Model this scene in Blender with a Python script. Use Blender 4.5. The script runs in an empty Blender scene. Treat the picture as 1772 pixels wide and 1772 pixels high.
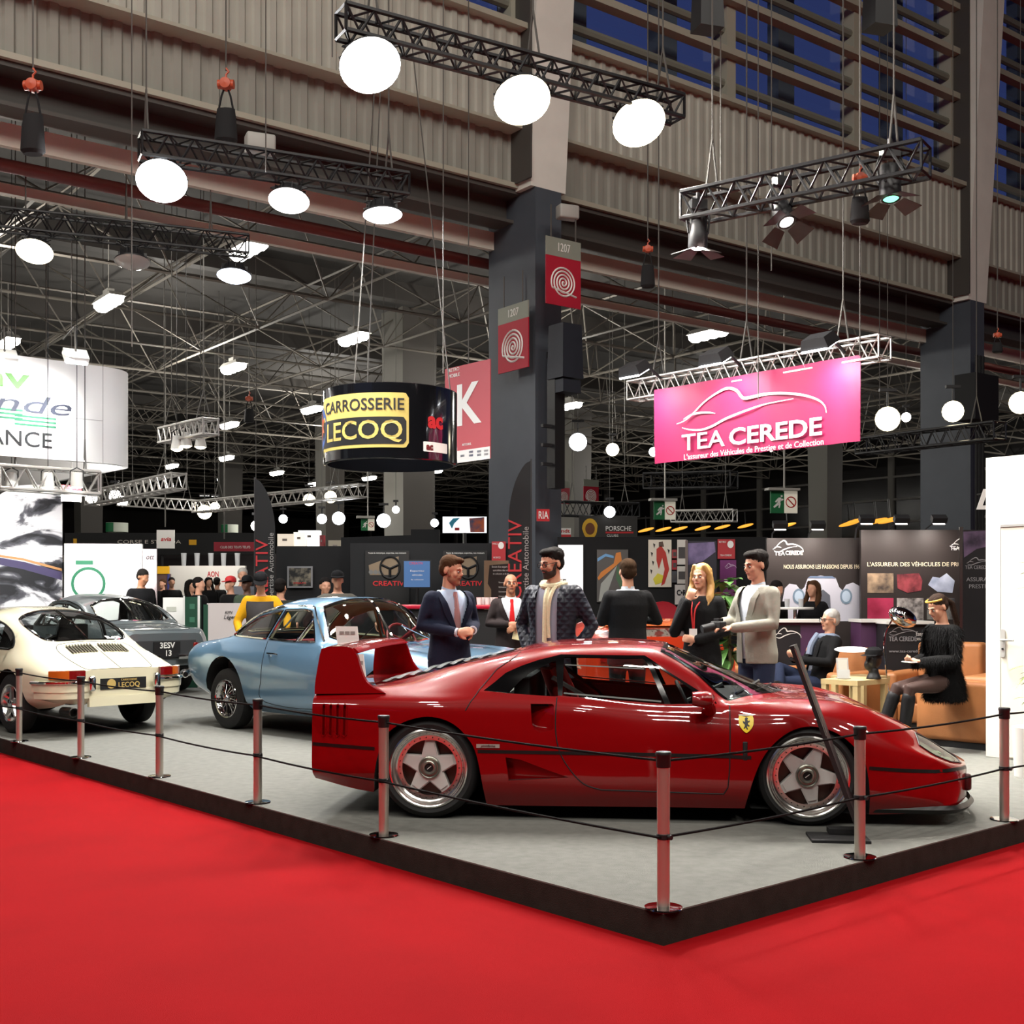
import bpy, bmesh, math, random
from mathutils import Vector, Matrix
from mathutils.geometry import delaunay_2d_cdt
random.seed(7)
SC = bpy.context.scene
COL = SC.collection
PI = math.pi
F, CX, HY, CZ, PZ = 2072.0, 886.0, 1031.0, 1.6, 0.15      # lens in pixels, eye height, platform height

# ---------------------------------------------------------------- camera, sky, light, exposure
cam = bpy.data.cameras.new('camera'); cam.sensor_width = 36; cam.lens = 36*F/1772
cam.shift_y = (HY-886)/1772; cam.clip_end = 400
co = bpy.data.objects.new('camera', cam); COL.objects.link(co)
co.location = (0, 0, CZ); co.rotation_euler = (PI/2, 0, 0); SC.camera = co
W = bpy.data.worlds.new('dusk'); SC.world = W; W.use_nodes = True
W.node_tree.nodes['Background'].inputs[0].default_value = (0.06, 0.085, 0.235, 1)
W.node_tree.nodes['Background'].inputs[1].default_value = 0.5
SC.view_settings.view_transform = 'Standard'; SC.view_settings.look = 'None'
SC.view_settings.exposure = 0.0; SC.view_settings.gamma = 1
SC.view_settings.use_curve_mapping = False
try:
    SC.cycles.max_bounces = 6; SC.cycles.diffuse_bounces = 2; SC.cycles.glossy_bounces = 3
    SC.cycles.transmission_bounces = 4; SC.cycles.transparent_max_bounces = 12
    SC.cycles.sample_clamp_indirect = 4; SC.cycles.caustics_reflective = False; SC.cycles.caustics_refractive = False
    SC.cycles.use_denoising = True
except Exception: pass

def area(name, loc, size, power, color=(1, 1, 1), target=None, size_y=None, spread=None):
    l = bpy.data.lights.new(name, 'AREA'); l.energy = power; l.color = color; l.size = size
    if size_y: l.shape = 'RECTANGLE'; l.size_y = size_y
    if spread: l.spread = spread
    o = bpy.data.objects.new(name, l); COL.objects.link(o); o.location = loc
    if target is not None:
        o.rotation_euler = (Vector(target)-Vector(loc)).to_track_quat('-Z', 'Y').to_euler()
    return o
# rows of high-bay lamps of the tall nave the camera stands in (above and behind the frame)
for ix, x in enumerate((-11, -5.5, 0, 5.5, 11)):
    for iy, y in enumerate((-9, -3, 3)):
        area('nave_high_bay', (x+0.8*iy, y, 16.5), 0.8, 340, (1, .95, .87), target=(x+.8*iy+1.5, y+6.5, 0))
# the aisle beyond the girder: rows of ceiling lamps
def bulb(name, loc, power, color, r=.3):
    l = bpy.data.lights.new(name, 'POINT'); l.energy = power; l.color = color; l.shadow_soft_size = r
    o = bpy.data.objects.new(name, l); COL.objects.link(o); o.location = loc; return o
for (x, y, p) in ((-9, 21, 420), (-9, 31, 480), (1, 31, 420), (11, 31, 420), (-7, 45, 900), (9, 50, 900), (-22, 38, 700), (25, 48, 700)):
    bulb('aisle_high_bay', (x, y, 7.0), p, (1, .95, .86))

# ---------------------------------------------------------------- helpers
def lin(c):
    return tuple((v/12.92 if v <= .04045 else ((v+.055)/1.055)**2.4) for v in c[:3])
def rgb(r, g, b): return lin((r/255, g/255, b/255))

MATS = {}
def mat(name, color=(.5, .5, .5), rough=.5, metal=0., coat=0., emit=None, strength=1., spec=.5, alpha=1., trans=0., noise=0., nscale=8., bump=0., bscale=60., sheen=0.):
    if name in MATS: return MATS[name]
    m = bpy.data.materials.new(name); m.use_nodes = True
    nt = m.node_tree; b = nt.nodes['Principled BSDF']
    b.inputs['Base Color'].default_value = (*color, 1); b.inputs['Roughness'].default_value = rough
    b.inputs['Metallic'].default_value = metal; b.inputs['Coat Weight'].default_value = coat
    b.inputs['Coat Roughness'].default_value = .03
    b.inputs['Specular IOR Level'].default_value = spec; b.inputs['Alpha'].default_value = alpha
    b.inputs['Transmission Weight'].default_value = trans
    if sheen: b.inputs['Sheen Weight'].default_value = sheen
    if emit: b.inputs['Emission Color'].default_value = (*emit, 1); b.inputs['Emission Strength'].default_value = strength
    if noise or bump:
        tc = nt.nodes.new('ShaderNodeTexCoord')
    if noise:
        n = nt.nodes.new('ShaderNodeTexNoise'); n.inputs['Scale'].default_value = nscale; n.inputs['Detail'].default_value = 5
        r = nt.nodes.new('ShaderNodeMapRange'); r.inputs['From Min'].default_value = .3; r.inputs['From Max'].default_value = .7
        r.inputs['To Min'].default_value = 1-noise; r.inputs['To Max'].default_value = 1+noise
        x = nt.nodes.new('ShaderNodeMix'); x.data_type = 'RGBA'; x.blend_type = 'MULTIPLY'; x.inputs[0].default_value = 1
        x.inputs[6].default_value = (*color, 1)
        nt.links.new(tc.outputs['Object'], n.inputs['Vector']); nt.links.new(n.outputs['Fac'], r.inputs['Value'])
        nt.links.new(r.outputs['Result'], x.inputs[7]); nt.links.new(x.outputs[2], b.inputs['Base Color'])
    if bump:
        n2 = nt.nodes.new('ShaderNodeTexNoise'); n2.inputs['Scale'].default_value = bscale; n2.inputs['Detail'].default_value = 4
        bp = nt.nodes.new('ShaderNodeBump'); bp.inputs['Strength'].default_value = bump; bp.inputs['Distance'].default_value = .01
        nt.links.new(tc.outputs['Object'], n2.inputs['Vector']); nt.links.new(n2.outputs['Fac'], bp.inputs['Height'])
        nt.links.new(bp.outputs['Normal'], b.inputs['Normal'])
    MATS[name] = m
    return m
def glassy(name, tint, mixfac=.25, rough=.02):
    """thin pane: mostly see-through, reflecting at the surface"""
    if name in MATS: return MATS[name]
    m = bpy.data.materials.new(name); m.use_nodes = True; nt = m.node_tree; nt.nodes.clear()
    o = nt.nodes.new('ShaderNodeOutputMaterial'); t = nt.nodes.new('ShaderNodeBsdfTransparent'); t.inputs[0].default_value = (*tint, 1)
    g = nt.nodes.new('ShaderNodeBsdfGlossy'); g.inputs['Roughness'].default_value = rough
    f = nt.nodes.new('ShaderNodeLayerWeight'); f.inputs[0].default_value = .5
    e = nt.nodes.new('ShaderNodeMath'); e.operation = 'POWER'; e.inputs[1].default_value = 4.; nt.links.new(f.outputs['Facing'], e.inputs[0])
    a = nt.nodes.new('ShaderNodeMath'); a.operation = 'ADD'; a.inputs[1].default_value = mixfac+.03; a.use_clamp = True
    mx = nt.nodes.new('ShaderNodeMixShader')
    nt.links.new(e.outputs[0], a.inputs[0]); nt.links.new(a.outputs[0], mx.inputs[0]); nt.links.new(t.outputs[0], mx.inputs[1])
    nt.links.new(g.outputs[0], mx.inputs[2]); nt.links.new(mx.outputs[0], o.inputs[0])
    MATS[name] = m
    return m

def tag(o, label, cat, group=None, kind=None):
    if label: o['label'] = label
    if cat: o['category'] = cat
    if group: o['group'] = group
    if kind: o['kind'] = kind
    return o
def thing(name, label, cat, loc=(0, 0, 0), rz=0., group=None):
    o = bpy.data.objects.new(name, None); COL.objects.link(o); o.empty_display_size = .1
    o.location = loc; o.rotation_euler = (0, 0, rz)
    return tag(o, label, cat, group)
def copy_tree(o, parent=None, **kw):
    c = o.copy(); COL.objects.link(c)
    if parent is not None: c.parent = parent
    for ch in list(o.children): copy_tree(ch, c)
    return c
def place(o, loc, rz=0., label=None, scale=None):
    o.location = loc; o.rotation_euler = (0, 0, rz)
    if label: o['label'] = label
    if scale: o.scale = (scale,)*3
    return o

class MB:
    """collects shapes and links them as ONE mesh object"""
    def __init__(s): s.v = []; s.f = []; s.m = []
    def add(s, verts, faces, mi=0):
        n = len(s.v); s.v += [tuple(v) for v in verts]; s.f += [tuple(i+n for i in f) for f in faces]; s.m += [mi]*len(faces); return s
    def box(s, c, d, rz=0., mi=0, rot=None, taper=None):
        hx, hy, hz = d[0]/2, d[1]/2, d[2]/2; R = rot if rot is not None else Matrix.Rotation(rz, 3, 'Z'); C = Vector(c); t = taper or 1
        vs = [C+R@Vector((x*hx*(t if z > 0 else 1), y*hy*(t if z > 0 else 1), z*hz)) for z in (-1, 1) for y in (-1, 1) for x in (-1, 1)]
        return s.add(vs, [(0, 2, 3, 1), (4, 5, 7, 6), (0, 1, 5, 4), (2, 6, 7, 3), (1, 3, 7, 5), (0, 4, 6, 2)], mi)
    def rbox(s, c, d, r=.02, rz=0., mi=0, n=3):
        """box with rounded upright edges and softened top and bottom"""
        r = min(r, d[0]/2*.98, d[1]/2*.98, d[2]/2*.98); R = Matrix.Rotation(rz, 3, 'Z'); C = Vector(c)
        rings = []
        lv = [(-d[2]/2, r)]+[(-d[2]/2+r*(1-math.cos(a)), r*(1-math.sin(a))) for a in [PI/2*k/n for k in range(1, n+1)]]
        lv += [(-z, q) for z, q in reversed(lv)]
        for z, q in lv:
            ring = []
            for k, (sx, sy) in enumerate(((1, 1), (-1, 1), (-1, -1), (1, -1))):
                cx, cy = sx*(d[0]/2-r), sy*(d[1]/2-r)
                for j in range(n+1):
                    a = PI/2*(k+j/n); rr = r-q
                    ring.append(C+R@Vector((cx+math.cos(a)*rr, cy+math.sin(a)*rr, z)))
            rings.append(ring)
        return s.loft(rings, mi=mi, caps=True)
    def loft(s, rings, mi=0, caps=False, closed=True):
        n = len(rings[0]); vs = [v for r in rings for v in r]; fs = []
        for i in range(len(rings)-1):
            for j in range(n if closed else n-1):
                a, b = i*n+j, i*n+(j+1) % n; fs.append((a, b, b+n, a+n))
        if caps: fs.append(tuple(range(n))[::-1]); fs.append(tuple(range((len(rings)-1)*n, len(rings)*n)))
        return s.add(vs, fs, mi)
    def tube(s, pts, r, n=6, mi=0, caps=True, closed=False):
        P = [Vector(p) for p in pts]; rs = r if isinstance(r, (list, tuple)) else [r]*len(P); rings = []; up = None
        for i, p in enumerate(P):
            a = P[i-1] if (i > 0 or closed) else p; b = P[(i+1) % len(P)] if (i < len(P)-1 or closed) else p
            t = (b-a)
            if t.length < 1e-9: t = Vector((0, 0, 1))
            t.normalize()
            if up is None: up = Vector((0, 0, 1)) if abs(t.z) < .9 else Vector((1, 0, 0))
            u = (up-t*up.dot(t))
            if u.length < 1e-6: u = t.orthogonal()
            u.normalize(); up = u; w = t.cross(u)
            rings.append([p+(u*math.cos(2*PI*k/n)+w*math.sin(2*PI*k/n))*rs[i] for k in range(n)])
        if closed: rings.append(rings[0]); return s.loft(rings, mi)
        return s.loft(rings, mi, caps=caps)
    def cyl(s, p0, p1, r0, r1=None, n=16, mi=0): return s.tube([p0, p1], [r0, r0 if r1 is None else r1], n, mi)
    def lathe(s, prof, c=(0, 0, 0), axis='Z', n=24, mi=0, caps=False, rot=None):
        """prof: (radius, height) pairs"""
        C = Vector(c); rings = []
        for (r, h) in prof:
            ring = []
            for k in range(n):
                a = 2*PI*k/n; x, y = math.cos(a)*r, math.sin(a)*r
                v = Vector((x, y, h)) if axis == 'Z' else (Vector((h, x, y)) if axis == 'X' else Vector((x, h, y)))
                ring.append(C+(rot@v if rot else v))
            rings.append(ring)
        return s.loft(rings, mi, caps=caps)
    def ell(s, c, d, n=12, m=8, mi=0, rot=None):
        prof = [(math.sin(PI*k/m), -math.cos(PI*k/m)) for k in range(m+1)]; prof[0] = (1e-4, -1); prof[-1] = (1e-4, 1)
        C = Vector(c); rings = []
        for r, h in prof:
            ring = []
            for k in range(n):
                v = Vector((math.cos(2*PI*k/n)*r*d[0], math.sin(2*PI*k/n)*r*d[1], h*d[2])); ring.append(C+(rot@v if rot else v))
            rings.append(ring)
        return s.loft(rings, mi)
    def prism(s, poly, z0, z1, mi=0, xf=None, side_mi=None):
        """poly in (a,b) extruded along c; xf maps (a,b,c) to world"""
        xf = xf or (lambda a, b, c: (a, b, c)); n = len(poly)
        vs = [xf(a, b, z0) for a, b in poly]+[xf(a, b, z1) for a, b in poly]
        tri = tess(poly)
        k = len(s.v); s.v += [tuple(v) for v in vs]
        fs = [tuple(k+i for i in reversed(t)) for t in tri]+[tuple(k+n+i for i in t) for t in tri]
        s.f += fs; s.m += [mi]*len(fs)
        sd = [(k+i, k+(i+1) % n, k+n+(i+1) % n, k+n+i) for i in range(n)]
        s.f += sd; s.m += [mi if side_mi is None else side_mi]*n
        return s
    def sheet(s, poly, xf, mi=0):
        k = len(s.v); s.v += [tuple(xf(a, b)) for a, b in poly]; t = tess(poly); s.f += [tuple(k+i for i in q) for q in t]; s.m += [mi]*len(t); return s
    def text(s, txt, size, xf, depth=.004, mi=0, align='CENTER', sx=1., bold=0., shear=0., space=1.):
        """lettering: flat text in (a,b), extruded along c, placed by xf(a,b,c)"""
        cu = bpy.data.curves.new('lettering', 'FONT'); cu.body = txt; cu.size = size; cu.extrude = depth/2; cu.align_x = align; cu.align_y = 'CENTER'
        cu.offset = bold; cu.shear = shear; cu.space_character = space; cu.resolution_u = 3
        o = bpy.data.objects.new('lettering', cu); COL.objects.link(o)
        me = o.evaluated_get(bpy.context.evaluated_depsgraph_get()).to_mesh()
        k = len(s.v); s.v += [tuple(xf(v.co.x*sx, v.co.y, v.co.z)) for v in me.vertices]
        for p in me.polygons: s.f.append(tuple(k+i for i in p.vertices)); s.m.append(mi)
        bpy.data.objects.remove(o); bpy.data.curves.remove(cu)
        return s
    def mirror_y(s):
        n = len(s.v); s.v += [(x, -y, z) for x, y, z in s.v]; s.f += [tuple(n+i for i in reversed(f)) for f in list(s.f)]; s.m += list(s.m); return s
    def build(s, name, mats, parent=None, smooth=True, angle=35., loc=None, weld=False):
        me = bpy.data.meshes.new(name); me.from_pydata(s.v, [], s.f)
        for m in (mats if isinstance(mats, (list, tuple)) else [mats]): me.materials.append(m)
        me.polygons.foreach_set('material_index', s.m)
        if weld:
            bm = bmesh.new(); bm.from_mesh(me); bmesh.ops.remove_doubles(bm, verts=bm.verts, dist=1e-5); bm.to_mesh(me); bm.free()
        me.validate(); me.update()
        if smooth:
            me.polygons.foreach_set('use_smooth', [True]*len(me.polygons))
            if angle < 180: me.set_sharp_from_angle(angle=math.radians(angle))
        o = bpy.data.objects.new(name, me); COL.objects.link(o)
        if parent is not None: o.parent = parent
        if loc is not None: o.location = loc
        return o
def tess(poly):
    from mathutils.geometry import tessellate_polygon
    ts = tessellate_polygon([[Vector((a, b, 0)) for a, b in poly]]); out = []
    for t in ts:
        a, b, c = (poly[i] for i in t)
        out.append(t if (b[0]-a[0])*(c[1]-a[1])-(b[1]-a[1])*(c[0]-a[0]) > 0 else t[::-1])
    return out
def pt(px, py, Y): return Vector(((px-CX)/F*Y, Y, CZ-(py-HY)/F*Y))
def gnd(px, py, z=0.):
    Y = F*(CZ-z)/(py-HY); return Vector(((px-CX)/F*Y, Y, z))
def frame(origin, right, up=(0, 0, 1)):
    """maps flat (a,b,c) to world: a along right, b along up, c along the outward normal (towards the viewer)"""
    O, r, u = Vector(origin), Vector(right).normalized(), Vector(up).normalized(); n = r.cross(u)
    return lambda a, b, c=0.: O+r*a+u*b+n*c
def smoothstep(a, b, x):
    t = max(0., min(1., (x-a)/(b-a))); return t*t*(3-2*t)
def remesh(o, voxel, smooth_it=4, dec=None):
    """fuses overlapping closed shells of a mesh into one continuous skin"""
    md = o.modifiers.new('r', 'REMESH'); md.mode = 'VOXEL'; md.voxel_size = voxel; md.use_smooth_shade = True
    if smooth_it:
        sm = o.modifiers.new('s', 'SMOOTH'); sm.iterations = smooth_it; sm.factor = .5
    if dec:
        dc = o.modifiers.new('d', 'DECIMATE'); dc.ratio = dec
    me = bpy.data.meshes.new_from_object(o.evaluated_get(bpy.context.evaluated_depsgraph_get()))
    o.modifiers.clear(); old = o.data; o.data = me; bpy.data.meshes.remove(old)
    me.polygons.foreach_set('use_smooth', [True]*len(me.polygons))
    return o
# ================================================================ setting
hu, hn = Vector((.8, .6, 0)), Vector((.6, -.8, 0)); W0 = Vector((.183, 20, 0))
def hall(s, n, z): return W0+hu*s+hn*n+Vector((0, 0, z))
su, sv = Vector((.752, .659, 0)), Vector((-.659, .752, 0)); CR = Vector((.692, 5.47, 0))
def stand(a, b, z=PZ): return CR+su*a+sv*b+Vector((0, 0, z))
AU, AN = math.atan2(.6, .8), math.atan2(.659, .752)
def ceil_z(p): return 19.88 if (Vector(p)-W0).dot(hn) > -.4 else 9.83
def struct(o): o['kind'] = 'structure'; return o

M_red = mat('red carpet', rgb(140, 10, 16), rough=.95, spec=.06, noise=.07, nscale=1.2, bump=.25, bscale=300)
M_carpet = mat('grey carpet', rgb(116, 116, 111), rough=.95, spec=.12, noise=.10, nscale=14, bump=.5, bscale=260)
M_skirt = mat('dark carpet skirt', rgb(52, 48, 44), rough=.95, spec=.1, noise=.16, nscale=12, bump=.4, bscale=200)
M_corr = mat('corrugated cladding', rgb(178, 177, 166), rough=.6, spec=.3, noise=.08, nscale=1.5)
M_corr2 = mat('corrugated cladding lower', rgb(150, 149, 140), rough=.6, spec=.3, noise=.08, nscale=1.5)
M_girder = mat('dark girder', rgb(74, 70, 66), rough=.6)
M_strip = mat('pale beam', rgb(232, 226, 212), rough=.6)
M_pipe = mat('red pipe', rgb(110, 44, 40), rough=.5)
M_col = mat('blue grey column paint', rgb(74, 79, 87), rough=.55, noise=.05, nscale=3)
M_leg = mat('white leg paint', rgb(232, 229, 220), rough=.6, noise=.05, nscale=2)
M_rail = mat('window rail', rgb(172, 168, 152), rough=.5)
M_louv = mat('window louvre', rgb(128, 128, 116), rough=.5)
M_dark = mat('dark ceiling', rgb(64, 62, 60), rough=.8, noise=.15, nscale=.3)
M_tube = mat('lattice tube', rgb(120, 115, 107), rough=.55)
M_black = mat('black paint', rgb(20, 20, 22), rough=.5)
M_blk = mat('matt black', rgb(14, 14, 16), rough=.75)
M_glass = glassy('window pane', (.86, .9, 1), .02)
M_white = mat('white panel', rgb(236, 235, 230), rough=.5)
M_alu = mat('aluminium', rgb(186, 184, 180), rough=.28, metal=1)
M_chrome = mat('chrome', rgb(225, 225, 225), rough=.06, metal=1)
M_steel = mat('brushed steel', rgb(196, 190, 178), rough=.36, metal=.8)

m = MB(); m.box((0, 45, -.05), (240, 190, .1)); struct(m.build('floor', M_red, smooth=False))
m = MB(); m.box(hall(4, -48, -.048), (120, 102, .1), rz=AU); struct(m.build('floor_aisle', mat('aisle carpet', rgb(96, 94, 92), rough=.95, spec=.1, noise=.15, nscale=.6), smooth=False))
# display platform: grey carpet deck with a dark skirt
plat = thing('display_platform', 'low grey carpeted display platform with dark skirt under the parked cars', 'platform', stand(0, 0, 0))
m = MB(); q = [(0, 0), (17, 0), (17, 10.3), (8, 10.3), (8, 15.5), (0, 15.5)]
o3 = Vector((0, 0, 0))
PX = lambda a, b, c: su*a+sv*b+Vector((0, 0, c))
m.prism(q, .143, PZ, xf=PX); m.build('carpet_deck', M_carpet, plat, smooth=False)
m = MB(); m.box((su*8.5+sv*.006+Vector((0, 0, .0715))), (17, .012, .143), rz=AN); m.box((sv*7.75+su*.006+Vector((0, 0, .0715))), (15.5, .012, .143), rz=AN+PI/2)
m.box((su*17+sv*5.15+Vector((0, 0, .0715))), (10.3, .012, .143), rz=AN+PI/2); m.box((su*4+sv*15.5+Vector((0, 0, .0715))), (8, .012, .143), rz=AN)
m.build('skirt', M_skirt, plat, smooth=False)

def corr(s0, s1, z0, z1, n, pitch, depth, mt, name):
    m = MB(); k = int((s1-s0)/pitch); top = []; bot = []
    for i in range(k):
        a = s0+i*pitch
        for f, d in ((0, 0), (.12, depth), (.5, depth), (.62, 0)):
            bot.append(hall(a+f*pitch, n+d, z0)); top.append(hall(a+f*pitch, n+d, z1))
    m.loft([bot, top], closed=False)
    c = (hall((s0+s1)/2, n-.08, (z0+z1)/2)); m.box(c, (s1-s0, .12, z1-z0), rz=AU)
    return struct(m.build(name, mt, smooth=False))
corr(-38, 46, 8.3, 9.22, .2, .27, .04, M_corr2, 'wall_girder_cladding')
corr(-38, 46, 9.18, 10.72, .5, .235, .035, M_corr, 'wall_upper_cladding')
m = MB(); m.box(hall(4, .52, 10.74), (84, .34, .09), rz=AU); m.box(hall(4, .3, 9.16), (84, .5, .05), rz=AU); m.box(hall(4, .24, 8.28), (84, .2, .08), rz=AU)
struct(m.build('trim_1', M_rail, smooth=False))
m = MB(); m.box(hall(4, -.25, 8.03), (84, .3, .54), rz=AU); m.box(hall(4, .02, 8.2), (84, .5, .07), rz=AU, mi=0); m.box(hall(4, -.1, 7.77), (84, .4, .05), rz=AU)
struct(m.build('wall_girder', M_girder, smooth=False))
m = MB(); m.box(hall(4, -.5, 7.58), (84, .1, .3), rz=AU); m.box(hall(4, -1.5, 7.2), (84, .1, .13), rz=AU)
struct(m.build('trim_2', M_strip, smooth=False))
m = MB(); m.cyl(hall(-38, -1.0, 7.36), hall(46, -1.0, 7.36), .09); struct(m.build('trim_3', M_pipe))

# clerestory windows: rails, louvres, posts and panes in every bay
bays = [(-25.2, -12.7), (-12.0, -.4), (.4, 11.9), (12.7, 25)]
for bi, (a, b) in enumerate(bays):
    L = b-a; c = (a+b)/2
    w = bpy.data.objects.new('window_%d' % (bi+1), None); COL.objects.link(w); w['kind'] = 'structure'
    m = MB()
    for k in range(1, 9): m.box(hall(c, .42, 10.74+k*1.0), (L, .22, .13), rz=AU)
    for f in (0, .37, .7, 1): m.box(hall(a+f*L, .18, 14.8), (.24, .36, 8.2), rz=AU)
    m.build('frame', M_rail, w, smooth=False)
    m = MB()
    for k in range(8): m.cyl(hall(a, .24, 11.24+k), hall(b, .24, 11.24+k), .085, n=8)
    for f in (.12, .32, .62, .95): m.box(hall(a+f*L, -.9, 14.8), (.5, .3, 8.2), rz=AU)
    m.build('louvre', M_louv, w)
    m = MB(); m.box(hall(c, .05, 14.8), (L, .012, 8.1), rz=AU); m.build('pane', M_glass, w, smooth=False)

for ci, s in enumerate((-12.3, 0, 12.3)):
    c = bpy.data.objects.new('column', None); COL.objects.link(c); c['kind'] = 'structure'
    m = MB(); m.box(hall(s, .04, 4.1), (.54, 1.28, 8.2), rz=AU); m.build('column_shaft', M_col, c, smooth=False)
    m = MB()
    rings = []
    for z, n0, n1, h in ((8.2, -.3, .68, .36), (10.5, -.2, .82, .38), (19, .1, 1.35, .42)):
        rings.append([hall(s-h, n0, z), hall(s+h, n0, z), hall(s+h, n1, z), hall(s-h, n1, z)])
    m.loft(rings, caps=True)
    m.build('column_leg', M_leg, c, smooth=False)
    m = MB(); m.box(hall(s-.41, .3, 13), (.04, .9, 9.4), rz=AU); m.build('column_shade_side', M_girder, c, smooth=False)  # dark sheet paints in the leg's shadowed left side
# farther columns in the aisle (tapered legs)
def far_col(px, Y, w, ztop, name='column', lean=.2):
    c = bpy.data.objects.new(name, None); COL.objects.link(c); c['kind'] = 'structure'; P = pt(px, HY, Y); P.z = 0
    rings = [[P+hu*(sx*w/2*(1+lean*z/9))+hn*(sy*w/2*(1+lean*z/9))+Vector((0, 0, z)) for sx, sy in ((-1, -1), (1, -1), (1, 1), (-1, 1))] for z in (0, ztop)]
    m = MB(); m.loft(rings, caps=True); m.m[1] = m.m[2] = 1; m.build('column_shaft', [mat('pale column paint', rgb(128, 126, 120), rough=.6), M_girder], c, smooth=False)  # two faces take the dark girder colour as painted shade
for a in ((708, 33, .92, 9.4), (1428, 46, .8, 9.4), (996, 50, .8, 9.4), (571, 52, .8, 9.4), (153, 56, .9, 9.4), (398, 60, .8, 9.4)): far_col(*a)

# aisle ceiling with its lattice of tubes
m = MB(); cc = hall(4, -52, 9.9); m.box(cc, (110, 103, .1), rz=AU); struct(m.build('ceiling', M_dark, smooth=False))
m = MB()
for k in range(14): m.box(hall(4, -4-k*7.2, 9.62), (110, .35, .5), rz=AU)
struct(m.build('trim_4', mat('ceiling purlin', rgb(70, 67, 64), rough=.7), smooth=False))
m = MB(); R = random.Random(3); st = 3.4
S0, S1, N0, N1 = -13, 11, 1, 20
def rod(p, q, r): m.tube([p, q], r, n=4, caps=False)
for j in range(N0, N1):
    n = -j*st
    for i in range(S0, S1):
        a = i*st
        b0, b1 = hall(a, n, 7.9), hall(a+st, n, 7.9)
        rr = .034
        rod(b0, b1, rr); rod(b0, hall(a, n-st, 7.9), rr)
        t = hall(a+st/2, n-st/2, 9.35)
        rod(t, hall(a+st*1.5, n-st/2, 9.35), rr)
        if j < 14:
            rod(t, hall(a+st/2, n-st*1.5, 9.35), rr)
            rod(b0, t, .02); rod(b1, t, .02); rod(hall(a, n-st, 7.9), t, .02); rod(hall(a+st, n-st, 7.9), t, .02)
struct(m.build('trim_5', M_tube, smooth=False))
# hall ends
M_back = mat('far wall', rgb(46, 43, 41), rough=.85, noise=.2, nscale=.4)
m = MB(); m.box(hall(-3, -74, 5), (110, .3, 10), rz=AU); struct(m.build('wall_back', M_back, smooth=False))
m = MB(); m.box(hall(-3, -73.7, 4.3), (110, .1, .5), rz=AU); struct(m.build('trim_6', mat('far band', rgb(120, 108, 92), rough=.7), smooth=False))
m = MB(); m.box(hall(38, -40, 5), (.3, 78, 10), rz=AU); struct(m.build('wall_right', mat('dark glazing', rgb(20, 18, 18), rough=.18, spec=.5), smooth=False))
m = MB()
for k in range(18): m.box(hall(37.8, -3-k*4.2, 4.6), (.2, .28, 9), rz=AU)
for z in (3.0, 4.1, 5.2, 6.3, 7.4): m.box(hall(37.8, -40, z), (.14, 76, .1), rz=AU)
struct(m.build('trim_7', mat('glazing bar', rgb(84, 82, 78), rough=.6), smooth=False))
m = MB(); m.box(hall(-42, -30, 5), (.3, 110, 10), rz=AU); struct(m.build('wall_left', M_back, smooth=False))
# the nave behind and above the camera
m = MB(); m.box(hall(4, 36, 20), (120, 70, .2), rz=AU); struct(m.build('ceiling_nave', mat('nave ceiling', rgb(70, 68, 66), rough=.8), smooth=False))
m = MB(); m.box((12, -22, 10), (120, .3, 20), rz=AU); struct(m.build('wall_rear', mat('nave wall', rgb(72, 70, 68), rough=.8), smooth=False))

# ---------------------------------------------------------------- posts and cords round the platform
def make_post():
    t = thing('barrier_post', '', 'barrier post')
    m = MB(); m.lathe([(.0, 0), (.085, 0), (.09, .004), (.088, .009), (.03, .013), (.0, .013)], n=28); m.build('base_plate', M_chrome, t)
    m = MB(); m.lathe([(.03, .012), (.03, .66)], n=28); m.build('pole', M_steel, t)
    m = MB(); m.lathe([(.001, .655), (.032, .655), (.034, .66), (.034, .705), (.037, .71), (.037, .722), (.034, .727), (.001, .729)], n=28); m.build('cap', M_black, t)
    m = MB(); m.lathe([(.0, -.05), (.011, -.05), (.013, -.035), (.008, -.026), (.0, -.026)], c=(0, 0, .335), axis='Y', n=12); m.lathe([(.0315, .322), (.033, .324), (.033, .346), (.0315, .348)], n=24); m.build('cord_eyelet', M_black, t)
    return t
post_px = [(1148, 1572, 'slim steel barrier post at the front corner of the platform'), (664, 1446, 'steel barrier post in front of the red sports car\'s rear wheel'),
           (446, 1389, 'steel barrier post standing before the blue coupe\'s rear wheel'), (276, 1344, 'steel barrier post under the white coupe\'s right tail lamp'),
           (140, 1311, 'steel barrier post before the white coupe\'s left tail lamp'), (33, 1283, 'steel barrier post beside the white coupe\'s five spoke wheel'),
           (1488, 1484, 'steel barrier post before the red sports car\'s front wheel'), (1738, 1419, 'steel barrier post in front of the white door')]
p0 = make_post(); posts = []
for i, (px, py, lb) in enumerate(post_px):
    o = p0 if i == 0 else copy_tree(p0); place(o, gnd(px, py, PZ), AN+(PI/2 if i in (0, 6, 7) else 0)*0, lb); o['group'] = 'steel barrier posts round the platform'; posts.append(o.location.copy())
M_cord = mat('black cord', rgb(20, 18, 18), rough=.9, spec=.1)
def cord(pts, z, name, label, sag):
    m = MB(); path = []
    for a, b in zip(pts[:-1], pts[1:]):
        for k in range(12):
            t = k/12; p = a.lerp(b, t); p.z = z+PZ-sag*4*t*(1-t); path.append(p)
    e = pts[-1].copy(); e.z = z+PZ; path.append(e)
    m.tube(path, .0065, n=6); tag(m.build(name, M_cord), label, 'cord', 'black cords strung between the posts')
L = [posts[i] for i in (0, 1, 2, 3, 4, 5)]; L.append(L[-1]+(L[-1]-L[-2]))
Rr = [posts[i] for i in (0, 6, 7)]; Rr.append(Rr[-1]+(Rr[-1]-Rr[-2]))
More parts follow.
